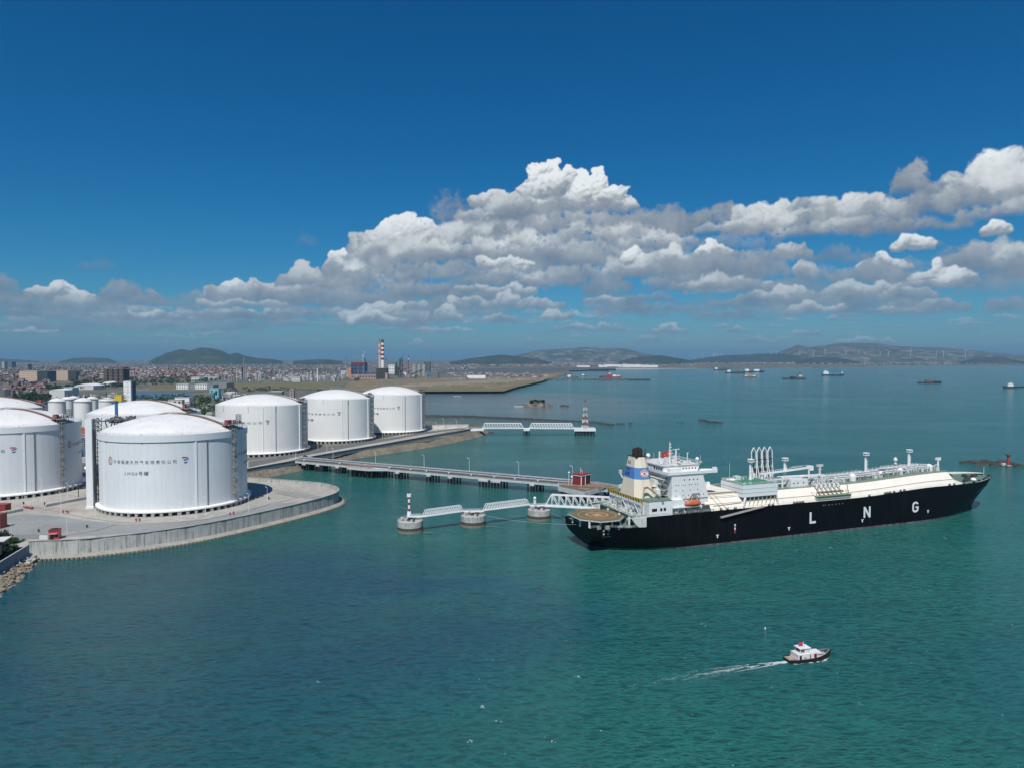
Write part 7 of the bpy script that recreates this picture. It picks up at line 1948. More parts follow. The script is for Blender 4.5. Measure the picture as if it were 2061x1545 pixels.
hill('', [(1000, 726), (1050, 712), (1090, 705), (1130, 703), (1180, 700), (1220, 702), (1255, 702), (1300, 712), (1340, 720), (1380, 726)], 19000, 4000, hs, 5)
hill('', [(1245, 727), (1290, 718), (1330, 715), (1360, 720), (1400, 727)], 12500, 1500, hm, 6)
hill('', [(1370, 727), (1450, 716), (1530, 712), (1580, 712), (1640, 722), (1700, 727)], 15500, 2500, hm, 7)
hill('', [(1530, 726), (1560, 712), (1585, 702), (1606, 695), (1625, 699), (1650, 697), (1690, 692), (1730, 691), (1765, 692), (1800, 697), (1850, 700), (1900, 700), (1960, 705), (2010, 711), (2070, 716), (2160, 726)], 17500, 6000, hs, 8, .2)
hill('', [(1600, 728), (1640, 718), (1680, 719), (1730, 728)], 12500, 1200, hm, 9)
hill('', [(1930, 728), (1970, 720), (2010, 718), (2040, 724), (2070, 729)], 12500, 1200, hm, 10)
hill('', [(-400, 727), (-200, 716), (0, 722), (40, 724), (80, 727)], 17000, 2500, hm, 11)
# ---- building kit
wallc = [mat('wall_%s' % n, c, .8, .12, .05) for n, c in (('pale', (.38, .365, .35)), ('cream', (.31, .27, .22)), ('grey', (.17, .17, .17)), ('brick', (.16, .085, .07)), ('pinkish', (.25, .19, .17)), ('dim', (.16, .16, .16)))]
roofc = [mat('roof_%s' % n, c, .8, .15, .05) for n, c in (('red_tile', (.19, .08, .07)), ('grey_slab', (.22, .22, .21)), ('maroon', (.15, .06, .055)), ('pale_slab', (.40, .39, .37)))]
winm = mat('window_dark', (.03, .04, .05), .3, 0)
HK = {}
def house_parts(w, d, h_, floors):
    key = (w, d, h_)
    if key in HK: return HK[key]
    wl_ = MB().box((0, 0, 0), (w, d, h_)).mesh('wall', wallc[0])
    win = MB()
    for f in range(floors):
        for i in range(int(w / 3.2)):
            x = -w / 2 + 1.8 + i * 3.2; win.add([(x, -d / 2 - .04, h_ * (f + .35) / floors), (x + 1.5, -d / 2 - .04, h_ * (f + .35) / floors), (x + 1.5, -d / 2 - .04, h_ * (f + .8) / floors), (x, -d / 2 - .04, h_ * (f + .8) / floors)], [(0, 1, 2, 3)])
    wm_ = win.mesh('window', winm)
    g = MB(); g.add([(-w / 2 - .4, -d / 2 - .4, h_ + .01), (w / 2 + .4, -d / 2 - .4, h_ + .01), (w / 2 + .4, d / 2 + .4, h_ + .01), (-w / 2 - .4, d / 2 + .4, h_ + .01), (-w / 2 - .4, 0, h_ + 3.0), (w / 2 + .4, 0, h_ + 3.0)], [(0, 1, 5, 4), (2, 3, 4, 5), (0, 4, 3), (1, 2, 5), (3, 2, 1, 0)])
    rp = g.mesh('roof', roofc[0]); g = MB(); g.box((0, 0, h_ + .01), (w + .6, d + .6, .5)).box((w * .2, 0, h_ + .51), (w * .3, d * .4, 2.6)); rf = g.mesh('roof', roofc[1])
    HK[key] = (wl_, wm_, rp, rf); return HK[key]
def recol(me, m):
    k = (me.name, m.name)
    if k not in HK: c = me.copy(); c.materials[0] = m; HK[k] = c
    return HK[k]
rs = random.Random(17)
sizes = [(12, 10, 9.5, 3), (14, 11, 12.5, 4), (10, 9, 7, 2), (18, 12, 16, 5), (24, 13, 10, 3)]
HOUSES = []
def house(x, y, i, lab, grp):
    w, d, h_, fl_ = sizes[i]; o = thing('town_house', lab, 'house', (x, y, ZG), rs.uniform(-.5, .5), grp)
    a = house_parts(w, d, h_, fl_); k = rs.random(); wk = rs.choice((0, 0, 1, 2, 3, 4, 4, 5)); place(recol(a[0], wallc[wk]), 'wall', o); place(a[1], 'window', o)['kind'] = 'stuff'
    pitched = k < .45; rc = rs.choice((0, 2)) if pitched else rs.choice((1, 3, 1, 2)); place(recol(a[2] if pitched else a[3], roofc[rc]), 'roof', o)
    HOUSES.append((lab, ('pale', 'cream', 'grey', 'brick red', 'pinkish', 'dim')[wk], ('pitched red', 'flat grey', ('flat', 'pitched')[pitched] + ' maroon', 'flat pale')[rc], x, o))
# nearest town houses one by one
zones = [((0, 100), (757, 797), 120, 'town house near the left edge'), ((150, 330), (757, 768), 60, 'town house behind the building frame'), ((0, 150), (742, 757), 70, 'town house behind the beige blocks')]
for (xa, xb), (ya, yb), n_, lab in zones:
    for i in range(n_):
        x = rs.uniform(xa, xb); y = ya + (yb - ya) * rs.random(); q = W(x, y, ZG); house(q[0], q[1], rs.randrange(4), lab, lab.replace('town house', 'town houses'))
HOUSES.sort(key=lambda h: h[3] ); cnt_ = {}
for lab, wc, rc, x, o in HOUSES:
    k = (lab, wc, rc); cnt_[k] = cnt_.get(k, 0) + 1
    o['label'] = '%s house, %s roof, %s such from the left, %s' % (wc, rc, ORD[cnt_[k] - 1], lab.replace('town house ', ''))
# the endless rest of the town, far off, as masses
def townmass(name, lab, xr, yr, n, hmax, mats_w, mats_r, seed, s0=9, s1=22, pit=.4):
    r = random.Random(seed); g = MB(); nw = len(mats_w)
    for i in range(n):
        px = r.uniform(*xr); py = yr[0] + (yr[1] - yr[0]) * r.random() ** 1.3; q = W(px, py, ZG)
        if fbm(q[0] / 500, q[1] / 700, seed, 3) < -.12: continue
        w, d, h_ = r.uniform(s0, s1), r.uniform(s0, s1 * .8), r.uniform(.35, 1) ** 1.5 * hmax; a = r.uniform(-.5, .5)
        g.cur = r.randrange(nw); g.box((q[0], q[1], ZG), (w, d, h_), a); g.cur = nw + r.randrange(len(mats_r))
        if r.random() < pit: g.box((q[0], q[1], ZG + h_ + .02), (w * 1.05, d * 1.05, 3), a, 1.0, .15)
        else: g.box((q[0], q[1], ZG + h_ + .02), (w * 1.02, d * 1.02, .6), a)
    o = g.build(name, list(mats_w) + list(mats_r), kind='stuff'); o['label'] = lab; return o
townmass('distant_town', 'dense distant town of small pale and red roofed houses', (-150, 720), (728.5, 757), 4600, 13, wallc, roofc + roofc[1:2] + roofc[3:4], 31, pit=.3)
townmass('distant_town', 'red roofed quarter of the distant town under the left hill', (190, 520), (741, 762), 1500, 12, wallc[:2] + wallc[3:5], [roofc[0], roofc[2], roofc[0], roofc[3]], 32, pit=.8)
townmass('distant_town', 'scattered town behind the power plant', (640, 960), (730.5, 745), 1100, 14, wallc, roofc, 33)
townmass('distant_town', 'thin pale line of towns along the far shore of the bay', (940, 1400), (730.5, 737.5), 1100, 16, wallc[:2] + wallc[4:5], roofc, 34, 18, 45)
townmass('distant_town', 'pale towns along the right far shore below the hills', (1390, 2120), (729.2, 733.6), 2300, 20, wallc[:2] + wallc[4:5], roofc[2:], 35, 18, 50)
townmass('distant_town', 'hazy tower blocks on the left skyline', (-20, 100), (725.0, 726.6), 130, 105, [wallc[2], wallc[0]], roofc[1:2], 36, 25, 50, 0)
townmass('distant_town', 'hazy tower blocks on the skyline left of the hill', (130, 215), (725.4, 727), 60, 70, [wallc[2], wallc[0]], roofc[1:2], 37, 25, 45, 0)
# woods, hedges and tree belts
def woodmass(lab, poly_px, n, leafs, seed, h0=5, h1=11, m=lf2, name='tree_belt'):
    r = random.Random(seed); g = MB(); xs = [p[0] for p in poly_px]; ys = [p[1] for p in poly_px]
    def inside(x, y):
        c_ = False; k = len(poly_px)
        for i in range(k):
            (x0, y0), (x1, y1) = poly_px[i], poly_px[(i + 1) % k]
            if (y0 > y) != (y1 > y) and x < (x1 - x0) * (y - y0) / (y1 - y0) + x0: c_ = not c_
        return c_
    cnt = 0; tries = 0
    while cnt < n and tries < n * 30:
        tries += 1; x, y = r.uniform(min(xs), max(xs)), r.uniform(min(ys), max(ys))
        if not inside(x, y): continue
        cnt += 1; q = W(x, y, ZG); hh = r.uniform(h0, h1); rad = hh * r.uniform(.45, .7); sc = q[1] / 1200
        for k in range(leafs):
            a = r.uniform(0, 6.28); t_ = math.acos(r.uniform(-.4, 1)); f = r.random() ** .4
            p = Vector((q[0] + rad * f * math.sin(t_) * math.cos(a), q[1] + rad * f * math.sin(t_) * math.sin(a), ZG + hh * .5 + hh * .55 * f * math.cos(t_)))
            s = rad * r.uniform(.16, .34); u = Vector((r.gauss(0, 1), r.gauss(0, 1), r.gauss(0, 1))).normalized(); v = u.orthogonal().normalized(); w_ = u.cross(v)
            g.add([p - v * s, p + w_ * s, p + v * s, p - w_ * s], [(0, 1, 2, 3)])
    o = g.build(name, m, kind='stuff'); o['label'] = lab; return o
woodmass('dark tree clump left of the small storage tanks', [(22, 822), (30, 800), (60, 797), (100, 800), (100, 820), (60, 824)], 70, 60, 41, 9, 14)
woodmass('dark tree belt behind the white sheds', [(92, 786), (120, 778), (200, 772), (255, 768), (255, 780), (160, 786)], 160, 26, 42, 7, 13)
woodmass('dark wood between the town and the canal', [(140, 770), (255, 764), (350, 760), (450, 757), (440, 768), (330, 776), (260, 778), (150, 778)], 330, 18, 43, 8, 14)
woodmass('hedge rows beside the canal', [(268, 798), (330, 795), (420, 797), (420, 806), (340, 812), (268, 803)], 130, 24, 44, 4, 7)
woodmass('green trees round the pale office building', [(385, 815), (420, 800), (440, 806), (436, 832), (410, 838), (385, 826)], 60, 60, 45, 6, 10, lf1)
woodmass('trees behind the blue building', [(440, 786), (470, 782), (560, 781), (600, 784), (560, 788), (450, 792)], 70, 20, 46, 5, 8)
woodmass('trees scattered through the far town', [(0, 740), (700, 733), (720, 752), (450, 757), (200, 756), (0, 765)], 2600, 6, 47, 9, 15)
woodmass('dark shore wood on the far right shore', [(1400, 733.5), (2100, 733), (2100, 735.6), (1700, 735.4), (1420, 735.4)], 520, 8, 48, 14, 24)
woodmass('dark wood line behind the sandbank', [(930, 737), (1150, 736.5), (1400, 735), (1400, 737), (1150, 739), (940, 740)], 260, 8, 49, 12, 20)
woodmass('tree belt before the town at the left edge', [(0, 762), (40, 768), (110, 778), (100, 786), (40, 780), (0, 776)], 90, 18, 50, 8, 12)
woodmass('scrub on the canal bank at left', [(0, 812), (24, 800), (24, 818), (0, 826)], 26, 40, 51, 5, 9)
# ---- the beige blocks
def block(lab, xl, xr, yb, yt, depth, wm_, rows, cols, side_dark=True, name='apartment_block', cat='building', rz=0.0, winm_=None):
    q0, q1 = W(xl, yb, ZG), W(xr, yb, ZG); w = q1[0] - q0[0]; h_ = (yb - yt) * q0[1] / F
    o = thing(name, lab, cat, ((q0[0] + q1[0]) / 2, q0[1], ZG), rz)
    MB().box((0, depth / 2, 0), (w, depth, h_)).build('wall', wm_, o); MB().box((0, depth / 2, h_ + .01), (w + .8, depth + .8, .9)).build('roof', roofc[3], o)
    if rows:
        wme = MB(); ww, wh_ = w / cols * .45, h_ / rows * .45; wme.box((0, 0, 0), (ww, .1, wh_)); wmm = wme.mesh('window', winm_ or winm)
        n_ = 0
        for r_ in range(rows):
            for c_ in range(cols):
                if n_ > 290: break
                n_ += 1; place(wmm, 'window', o, (-w / 2 + w * (c_ + .5) / cols, -.06, h_ * (r_ + .35) / rows))
    return o, w, h_
beige = mat('beige_facade', (.56, .43, .32), .8, .06, .1); bwin = mat('beige_window', (.25, .19, .15), .5, 0)
block('wide beige apartment block, left one of the pair in the town', 39, 75, 770, 747, 60, beige, 6, 14, winm_=bwin)
block('dark grey block joined to the right of the wide beige block', 75.5, 94, 768, 747, 60, mat('dark_grey_facade', (.13, .14, .15), .8, .1, .1), 5, 8)
block('narrower beige apartment block, right one of the pair in the town', 108, 137, 766, 746, 55, beige, 6, 11, winm_=bwin)
block('dim block behind the right beige block', 137.5, 146, 765, 747, 50, mat('dark_grey_facade', (.13, .14, .15)), 0, 0)
block('white slender tower at the left edge of the town', 4, 9, 742, 728, 40, wallc[0], 0, 0); block('grey tower cluster at the left edge', -8, 24, 740, 728, 60, mat('dark_grey_facade', (.13, .14, .15)), 4, 10)
block('grey office block with a rounded top behind the beige block', 47, 56, 744, 733, 50, wallc[2], 0, 0)
# unfinished building frame
o = thing('building_frame', 'unfinished brown concrete building frame rising behind the white sheds', 'building', W(231, 772, ZG)); Y_ = YG(772); w = 42 / F * Y_; h_ = 31 / F * Y_
for i in range(4):
    for j in range(2): MB().box((-w / 2 + w * (i + .5) / 4, j * 26, 0), (w / 4 * .72, 20, h_ * .94)).build('bay', mat('raw_concrete_brown', (.11, .085, .075), .9, .3, .1), o)
for k in range(5): MB().box((0, 13, h_ * (k + .9) / 5), (w, 48, .9)).build('floor_slab', mat('raw_slab', (.25, .22, .20), .9), o)
MB().box((w * .1, 10, h_), (w * .8, 30, 3.5)).build('roof', roofc[2], o)
# sheds and tower before it
def shed(lab, xl, xr, yb, yt, depth, m, rm, name='shed', cat='shed', gable=0.0, rz=0.0, doors=0):
    q0, q1 = W(xl, yb, ZG), W(xr, yb, ZG); w = q1[0] - q0[0]; h_ = (yb - yt) * q0[1] / F
    o = thing(name, lab, cat, ((q0[0] + q1[0]) / 2, q0[1], ZG), rz); MB().box((0, depth / 2, 0), (w, depth, h_)).build('wall', m, o)
    g = MB(); 
    if gable: g.add([(-w / 2 - .4, -.4, h_ + .01), (w / 2 + .4, -.4, h_ + .01), (w / 2 + .4, depth + .4, h_ + .01), (-w / 2 - .4, depth + .4, h_ + .01), (0, -.4, h_ + gable), (0, depth + .4, h_ + gable)], [(0, 4, 5, 3), (4, 1, 2, 5), (0, 1, 4), (3, 5, 2)])
    else: g.box((0, depth / 2, h_ + .01), (w + .6, depth + .6, .5))
    g.build('roof', rm, o)
    for i in range(doors): MB().box((-w / 2 + w * (i + .5) / doors, -.05, .2), (w / doors * .4, .1, h_ * .45)).build('door', winm, o)
    return o
shed('long white shed behind the small round tanks', 99, 130, 800, 785, 30, whitew, white, gable=3)
shed('pale blue shed at the right end of the long white shed', 129, 146, 796, 780, 26, mat('pale_blue_sheet', (.42, .56, .60), .5, .08), white)
shed('white roofed shed with patchy roof left of the tower', 150, 188, 784, 776, 60, whitew, white, gable=6); shed('white peaked roof hall under the building frame', 203, 224, 777, 772, 46, whitew, white, gable=7)
shed('dark long shed right of the peaked hall', 224, 250, 777, 770, 50, dark, greym); shed('dark shed left of the peaked hall', 188, 203, 775, 770, 40, mat('dim_wall', (.10, .11, .11), .8), greym)
o, w, h_ = block('tall white tower with a dark blue side and a column of windows', 249, 264, 808, 767, 14, white, 0, 0, name='white_tower', cat='tower')
for k in range(6): MB().box((1.2, -.08, h_ * (k + .5) / 6.2), (1.4, .12, 1.6)).build('window', winm, o)
for k in range(3): MB().box((0, -.05, h_ * (k + .9) / 4), (w, .08, .2)).build('floor_line', greym, o)
MB().box((w / 2 + 1.6, 7, 0), (3.1, 13.8, h_ * .99)).build('side_wall', mat('navy_side', (.05, .08, .15), .6, .1), o)
# small round product tanks
def small_tank(px, py, yt, wpx, lab):
    q = W(px, py, ZG); Y_ = q[1]; r = wpx / 2 / F * Y_; h_ = (py - yt) / F * Y_
    o = thing('product_tank', lab, 'storage tank', q); MB().lathe([(r, 0), (r, h_)], 40).build('wall', tank_cream, o, True)
    MB().lathe([(r + .3, h_), (r * .7, h_ + r * .26), (r * .3, h_ + r * .4), (.01, h_ + r * .43)], 40).build('roof', dome_white, o, True)
    g = MB(); n_ = 28
    for i in range(n_):
        a, c = 2 * math.pi * i / n_, 2 * math.pi * (i + 1) / n_; g.bar(((r + .5) * math.cos(a), (r + .5) * math.sin(a), h_ + 1), ((r + .5) * math.cos(c), (r + .5) * math.sin(c), h_ + 1), .12, 4); g.bar(((r + .5) * math.cos(a), (r + .5) * math.sin(a), h_ - .6), ((r + .5) * math.cos(a), (r + .5) * math.sin(a), h_ + 1), .1, 4); g.bar(((r + .3) * math.cos(a), (r + .3) * math.sin(a), h_ - .3), ((r + .3) * math.cos(c), (r + .3) * math.sin(c), h_ - .3), .35, 4)
    g.build('rim_walkway', greym, o); MB().cyl((0, 0, h_ + r * .4), .6, 3, 6).build('vent', greym, o); MB().box((0, -r - .1, 0), (r * 1.2, .4, 3.6)).build('base_band', blue, o)
small_tank(136, 846, 803, 24, 'slim white tank behind and between the two front product tanks'); small_tank(148, 840, 801, 22, 'slim white tank just left of the right front product tank, set back')
small_tank(186, 846, 802, 22, 'slim white tank right of the two front product tanks, set back'); small_tank(215, 838, 806, 30, 'low white domed tank behind the yellow crane boom')
small_tank(116, 862, 807, 31, 'left front white product tank with blue base'); small_tank(168, 862, 807, 33, 'right front white product tank with blue base')
# process plants: pipe racks, columns, vessels
def plant(lab, poly, n, hmin, hmax, seed, cols, spheres=0, name='process_plant'):
    """one plant is one thing; its columns, vessels and racks are parts"""
    r = random.Random(seed); xs = [p[0] for p in poly]; ys = [p[1] for p in poly]; c = W(sum(xs) / len(xs), sum(ys) / len(ys), ZG); o = thing(name, lab, 'process plant', c)
    for i in range(n):
        x, y = r.uniform(min(xs), max(xs)), r.uniform(min(ys), max(ys)); q = W(x, y, ZG); p = (q[0] - c[0], q[1] - c[1], 0); k = r.random(); m = cols[r.randrange(len(cols))]; h_ = r.uniform(hmin, hmax)
        if k < .25: MB().cyl(p, r.uniform(.8, 1.8), h_ * 1.3, 8).build('column', m, o)
        elif k < .45: MB().bar((p[0] - 5, p[1], 3), (p[0] + 5, p[1], 3), r.uniform(1.2, 2.2), 8).build('vessel', m, o, True)
        elif k < .7: MB().box(p, (r.uniform(5, 12), r.uniform(5, 10), h_ * .55)).build('equipment_block', m, o)
        else:
            g = MB(); w = r.uniform(6, 14); h2 = h_ * .9
            for a in (-w / 2, 0, w / 2):
                for b_ in (-3, 3): g.bar((p[0] + a, p[1] + b_, 0), (p[0] + a, p[1] + b_, h2), .32, 4)
            for z in (h2 * .33, h2 * .66, h2):
                for b_ in (-3, 3): g.bar((p[0] - w / 2, p[1] + b_, z), (p[0] + w / 2, p[1] + b_, z), .32, 4)
                g.bar((p[0] - w / 2, p[1] - 3, z), (p[0] - w / 2, p[1] + 3, z), .3, 4); g.bar((p[0] - w / 2, p[1], z + .6), (p[0] + w / 2, p[1], z + .6), .6, 6)
            g.build('pipe_rack', m, o)
    return o
pc = [greym, mat('plant_pale', (.42, .43, .42), .6, .1, .2), dark, mat('plant_dim', (.15, .16, .16), .6, .2, .2), whitew]
plant('dense pipework and vessels behind the white domed tanks at left', [(195, 822), (250, 800), (150, 800)], 90, 6, 16, 51, pc)
plant('pipework between the tank rows below the dark tree clump', [(378, 838), (430, 826), (400, 816)], 36, 4, 11, 52, pc)
plant('row of heat exchangers and pipes seen between the two near tanks', [(160, 935), (175, 885), (166, 890)], 22, 3, 8, 53, [greym, mat('plant_blue', (.08, .16, .28), .5, .1), dark, pc[1]])
plant('striped pipe racks between the first two far tanks', [(640, 812), (700, 790), (660, 796)], 60, 5, 11, 54, pc + [rust])
plant('pipework behind the first far tank', [(445, 812), (520, 796), (470, 795)], 70, 4, 9, 55, pc)
plant('pale refinery sprawl in the middle distance', [(448, 768), (600, 757), (520, 757)], 130, 8, 26, 56, pc + [pc[1], whitew])
plant('pale refinery units left of the power station', [(600, 768), (700, 757), (650, 757)], 130, 8, 24, 57, pc + [pc[1], whitew])
plant('plant clutter at the foot of the silos', [(800, 762), (880, 752), (840, 757)], 60, 8, 22, 58, pc)
townmass('spoil_ground_clutter', 'small sheds and heaps dotted over the spoil ground', (880, 1100), (751, 766), 330, 6, wallc, roofc, 61, 8, 26, .3)
woodmass('low dark scrub along the spoil ground edge', [(760, 782), (1000, 779), (1080, 766), (1100, 756), (1060, 760), (960, 772), (760, 776)], 150, 9, 62, 2, 5)
plant('low industrial clutter on the spoil ground', [(880, 764), (1090, 752), (990, 757)], 60, 4, 9, 59, [pc[1], pc[3], wallc[4], rust])
for k, (x, yb, yt, w, m, lab) in enumerate([(466, 768, 731, 3.2, greym, 'grey refinery column, leftmost tall one'), (491, 768, 720, 2.2, greym, 'tallest thin refinery column'), (488, 766, 738, 3.0, dark, 'dark stout column beside the tallest refinery column'), (495, 768, 737, 3, greym, 'grey column right of the tallest refinery column'), (477, 768, 741, 2, pc[1], 'short pale refinery column'), (523, 758, 748, 3, white, 'white conical stack in the refinery'), (563, 766, 743, 1.4, whitew, 'thin pale flare mast right of the refinery'), (639, 768, 741, 2.2, white, 'thin white column left of the white sphere'), (268, 740, 716, 1.2, greym, 'lattice mast on the skyline left of the hill'), (304, 740, 718, 1.2, greym, 'lattice mast at the foot of the hill')]):
    q = W(x, yb, ZG); o = thing('plant_column', lab, 'column', q); h_ = (yb - yt) / F * q[1]; r = w / 2 / F * q[1]; MB().bar((0, 0, 0), (0, 0, h_), r, 10, r * (.25 if k in (5,) else .85)).build('column', m, o, True); MB().box((0, 0, h_ * .6), (r * 3, r * 3, 1)).build('platform', m, o)
for k, (x, y, w, lab) in enumerate([(596, 768, 16, 'white building in the refinery, right of centre'), (575, 766, 9, 'small white hut in the refinery'), (700, 757, 10, 'white block left of the power station')]): block(lab, x - w / 2, x + w / 2, y, y - w * .6, 20, whitew, 2, 4, name='plant_building')
# white halls and the blue building
for k, (xl, xr, yb, yt, dp, lab) in enumerate([(355, 379, 783, 773, 40, 'white hall, left one of the two beside the grass field'), (392, 417, 783, 773, 40, 'white hall, right one of the two beside the grass field'), (385, 402, 768, 759, 36, 'white hall standing behind the pair by the field')]):
    o, w, h_ = block(lab, xl, xr, yb, yt, dp, white, 2, 5, name='white_hall', cat='hall')
    MB().box((w / 2 + 8, dp / 2 + 4, 0), (16, dp, h_ * .92)).build('grey_wing', greym, o)
shed('long grey greenhouse shed behind the right white hall', 418, 456, 781, 771, 60, greym, mat('shed_grey', (.24, .26, .27), .6, .1)); shed('pale long shed behind the halls', 402, 440, 764, 758, 40, pc[1], pc[1])
block('sky blue cladded building beside the first far tank', 422, 440, 802, 782, 14, mat('sky_blue_cladding', (.17, .50, .62), .5, .05, .1), 1, 2, name='blue_building'); block('teal grey annex before the sky blue building', 421, 430, 806, 790, 8, mat('teal_annex', (.16, .28, .30), .6, .05), 1, 2, name='annex')
block('cream office block left of the green trees', 338, 366, 815, 805, 12, mat('cream_office', (.58, .56, .46), .7, .06), 1, 3, name='office'); block('white office block behind the cream office', 352, 381, 812, 800, 14, white, 0, 0, name='office'); shed('low white workshop roof beside the blue building', 455, 472, 795, 789, 20, whitew, white)
shed('low white roofed workshop behind the second far tank', 543, 567, 793, 788, 20, pc[3], white); block('striped pink and grey stair block left of the second far tank dome', 583, 591, 806, 784, 10, mat('striped_pink', (.42, .30, .28), .7, .1), 5, 1, name='stair_block')
block('cream office at the left edge behind the cut off tank', -12, 8, 818, 804, 14, mat('cream_office', (.58, .56, .46)), 1, 3, name='office'); shed('pink roofed store right of the cream office at left edge', 8, 30, 818, 812, 16, wallc[4], wallc[4])
shed('orange container stack between the two near tanks', 158, 171, 878, 862, 8, mat('container_orange', (.50, .13, .06), .6, .15), mat('container_orange', (.50, .13, .06)), name='container', cat='container')
# ---- power station
PY = YG(757)
def pbox(lab, xl, xr, yb, yt, depth, m, nm='plant_building', rows=0, cols=0, Y=None, cat='building'):
    Y = Y or YG(yb); z0 = ZG; w = (xr - xl) / F * Y; h_ = (yb - yt) / F * Y; o = thing(nm, lab, cat, (((xl + xr) / 2 - CX) / F * Y, Y, z0))
    MB().box((0, depth / 2, 0), (w, depth, h_)).build('wall', m, o); MB().box((0, depth / 2, h_ + .02), (w * 1.01, depth * 1.01, 1.2)).build('roof', greym, o)
    if rows:
        wmm = MB().box((0, 0, 0), (w / cols * .4, .2, h_ / rows * .4)).mesh('window', winm)
        for r_ in range(rows):
            for c_ in range(cols): place(wmm, 'window', o, (-w / 2 + w * (c_ + .5) / cols, -.1, h_ * (r_ + .35) / rows))
    return o, w, h_
boil, w, h_ = pbox('blue and maroon boiler house of the power station', 707, 735, 756, 728, 60, mat('boiler_blue', (.05, .10, .22), .6, .3, .08), 'boiler_house', 3, 7, PY)
MB().box((0, -1.2, h_ * .78), (w * 1.02, 1, h_ * .22)).build('upper_cladding', mat('maroon_cladding', (.16, .035, .05), .6, .2, .05), boil)
g = MB()
for i in range(8): g.bar((-w / 2 + i * w / 7, -1.5, 0), (-w / 2 + i * w / 7, -1.5, h_), .9, 4)
g.build('frame', dark, boil)
pbox('pink brick block left of the boiler house', 699, 706.5, 761, 741, 40, mat('pink_brick', (.48, .24, .17), .7, .1, .05)); pbox('white block at the left end of the power station', 686, 698, 757, 746, 30, whitew, rows=2, cols=3)
pbox('low pink turbine hall before the boiler house', 706, 757, 763, 754, 30, mat('turbine_pink', (.38, .25, .20), .7, .1, .05), rows=1, cols=9); pbox('blue clad hall right of the boiler house', 736, 757, 757, 748, 40, mat('boiler_blue', (.05, .10, .22)))
pbox('dark brown filter house at the foot of the chimneys', 757, 779, 762, 741, 40, mat('brown_black_cladding', (.06, .05, .045), .7, .3, .05), rows=3, cols=6); pbox('white switch house right of the chimneys', 782, 794, 752, 734, 26, white, rows=3, cols=4)
pbox('pink lift shaft before the filter house', 775, 780, 763, 751, 12, mat('turbine_pink', (.38, .25, .20))); pbox('dark block right of the white switch house', 794, 801, 756, 738, 26, mat('brown_black_cladding', (.06, .05, .045)))
pbox('grey square tower block under construction', 853, 866, 745, 716, 34, mat('tower_grey', (.11, .12, .13), .7, .2, .05), 'tower_block', 7, 3, PY, 'tower'); pbox('blue hall at the foot of the grey tower block', 858, 873, 750, 742, 30, mat('hall_blue', (.05, .17, .38), .6, .1), Y=PY * .99)
pbox('dark grey round ended store right of the blue hall', 866, 882, 760, 749, 30, mat('plant_dim', (.15, .16, .16))); pbox('grey conveyor house over the silos', 829, 858, 735, 732.5, 18, greym, Y=PY * 1.02); pbox('white transfer house left of the conveyor', 809, 818, 757, 749, 14, whitew); pbox('white long warehouse on the spoil ground', 940, 977, 761.5, 755, 30, white, nm='warehouse')
for k in range(3):
    x = 834 + 9.5 * k; Y_ = PY * 1.0; o = thing('silo', 'round concrete silo, %s of three right of the chimneys' % ('left one', 'middle one', 'right one')[k], 'silo', ((x - CX) / F * Y_, Y_, ZG)); MB().cyl((0, 0, 0), 4.2 / F * Y_, 22 / F * Y_, 20).build('wall', conc, o, True); MB().lathe([(4.3 / F * Y_, 22 / F * Y_), (.01, 24 / F * Y_)], 20).build('roof', greym, o)
def conv(x0, y0, x1, y1, Y, lab):
    p = WZ(x0, y0, Y); q = WZ(x1, y1, Y); o = thing('conveyor', lab, 'conveyor', (0, 0, 0)); MB().bar(p, q, 3.4, 4).build('gallery', dark, o)
    for f in (.2, .5, .8): r_ = Vector(p).lerp(Vector(q), f); MB().bar((r_.x, r_.y, ZG), (r_.x, r_.y, r_.z), 1, 4).build('trestle_leg', greym, o)
conv(801, 739, 815, 757, PY, 'dark sloping conveyor gallery descending right from the filter house'); conv(818, 757, 851, 744, PY * .98, 'sloping conveyor gallery rising right to the silos')
# chimneys
o = thing('chimney', 'tall red and white banded chimney of the power station, front right one', 'chimney', ((770.3 - CX) / F * PY, PY, ZG)); hh = 60 / F * PY; zt_ = H + (YH - 686) / F * PY - ZG; r = 3.4 / F * PY
segs_ = [(0, .46, white)] + [(.46 + i * .06, .46 + (i + 1) * .06, red if i % 2 == 0 else white) for i in range(9)]
for a, c_, m in segs_: MB().bar((0, 0, zt_ * a), (0, 0, zt_ * c_), r * (1.05 - .15 * a), 20, r * (1.05 - .15 * c_)).build('band', m, o, True)
MB().cyl((-r * .4, 0, zt_), r * .25, 9, 8).cyl((r * .4, 0, zt_), r * .25, 9, 8).build('flue_tip', dark, o)
o = thing('chimney', 'paler chimney with faint red bands, set back left of the banded one', 'chimney', ((764.6 - CX) / F * PY * 1.02, PY * 1.02, ZG)); r = 2.9 / F * PY; fr = mat('faint_red', (.50, .22, .18), .7, .1, .1)
z2 = H + (YH - 687) / F * PY * 1.02 - ZG
for i in range(12): MB().bar((0, 0, z2 * i / 12), (0, 0, z2 * (i + 1) / 12), r, 20, r).build('band', (mat('pinkish_concrete', (.58, .46, .43), .7, .1, .1), fr)[i % 2 if i > 5 else 0], o, True)
MB().cyl((0, 0, z2), r * .3, 8, 8).build('flue_tip', dark, o)
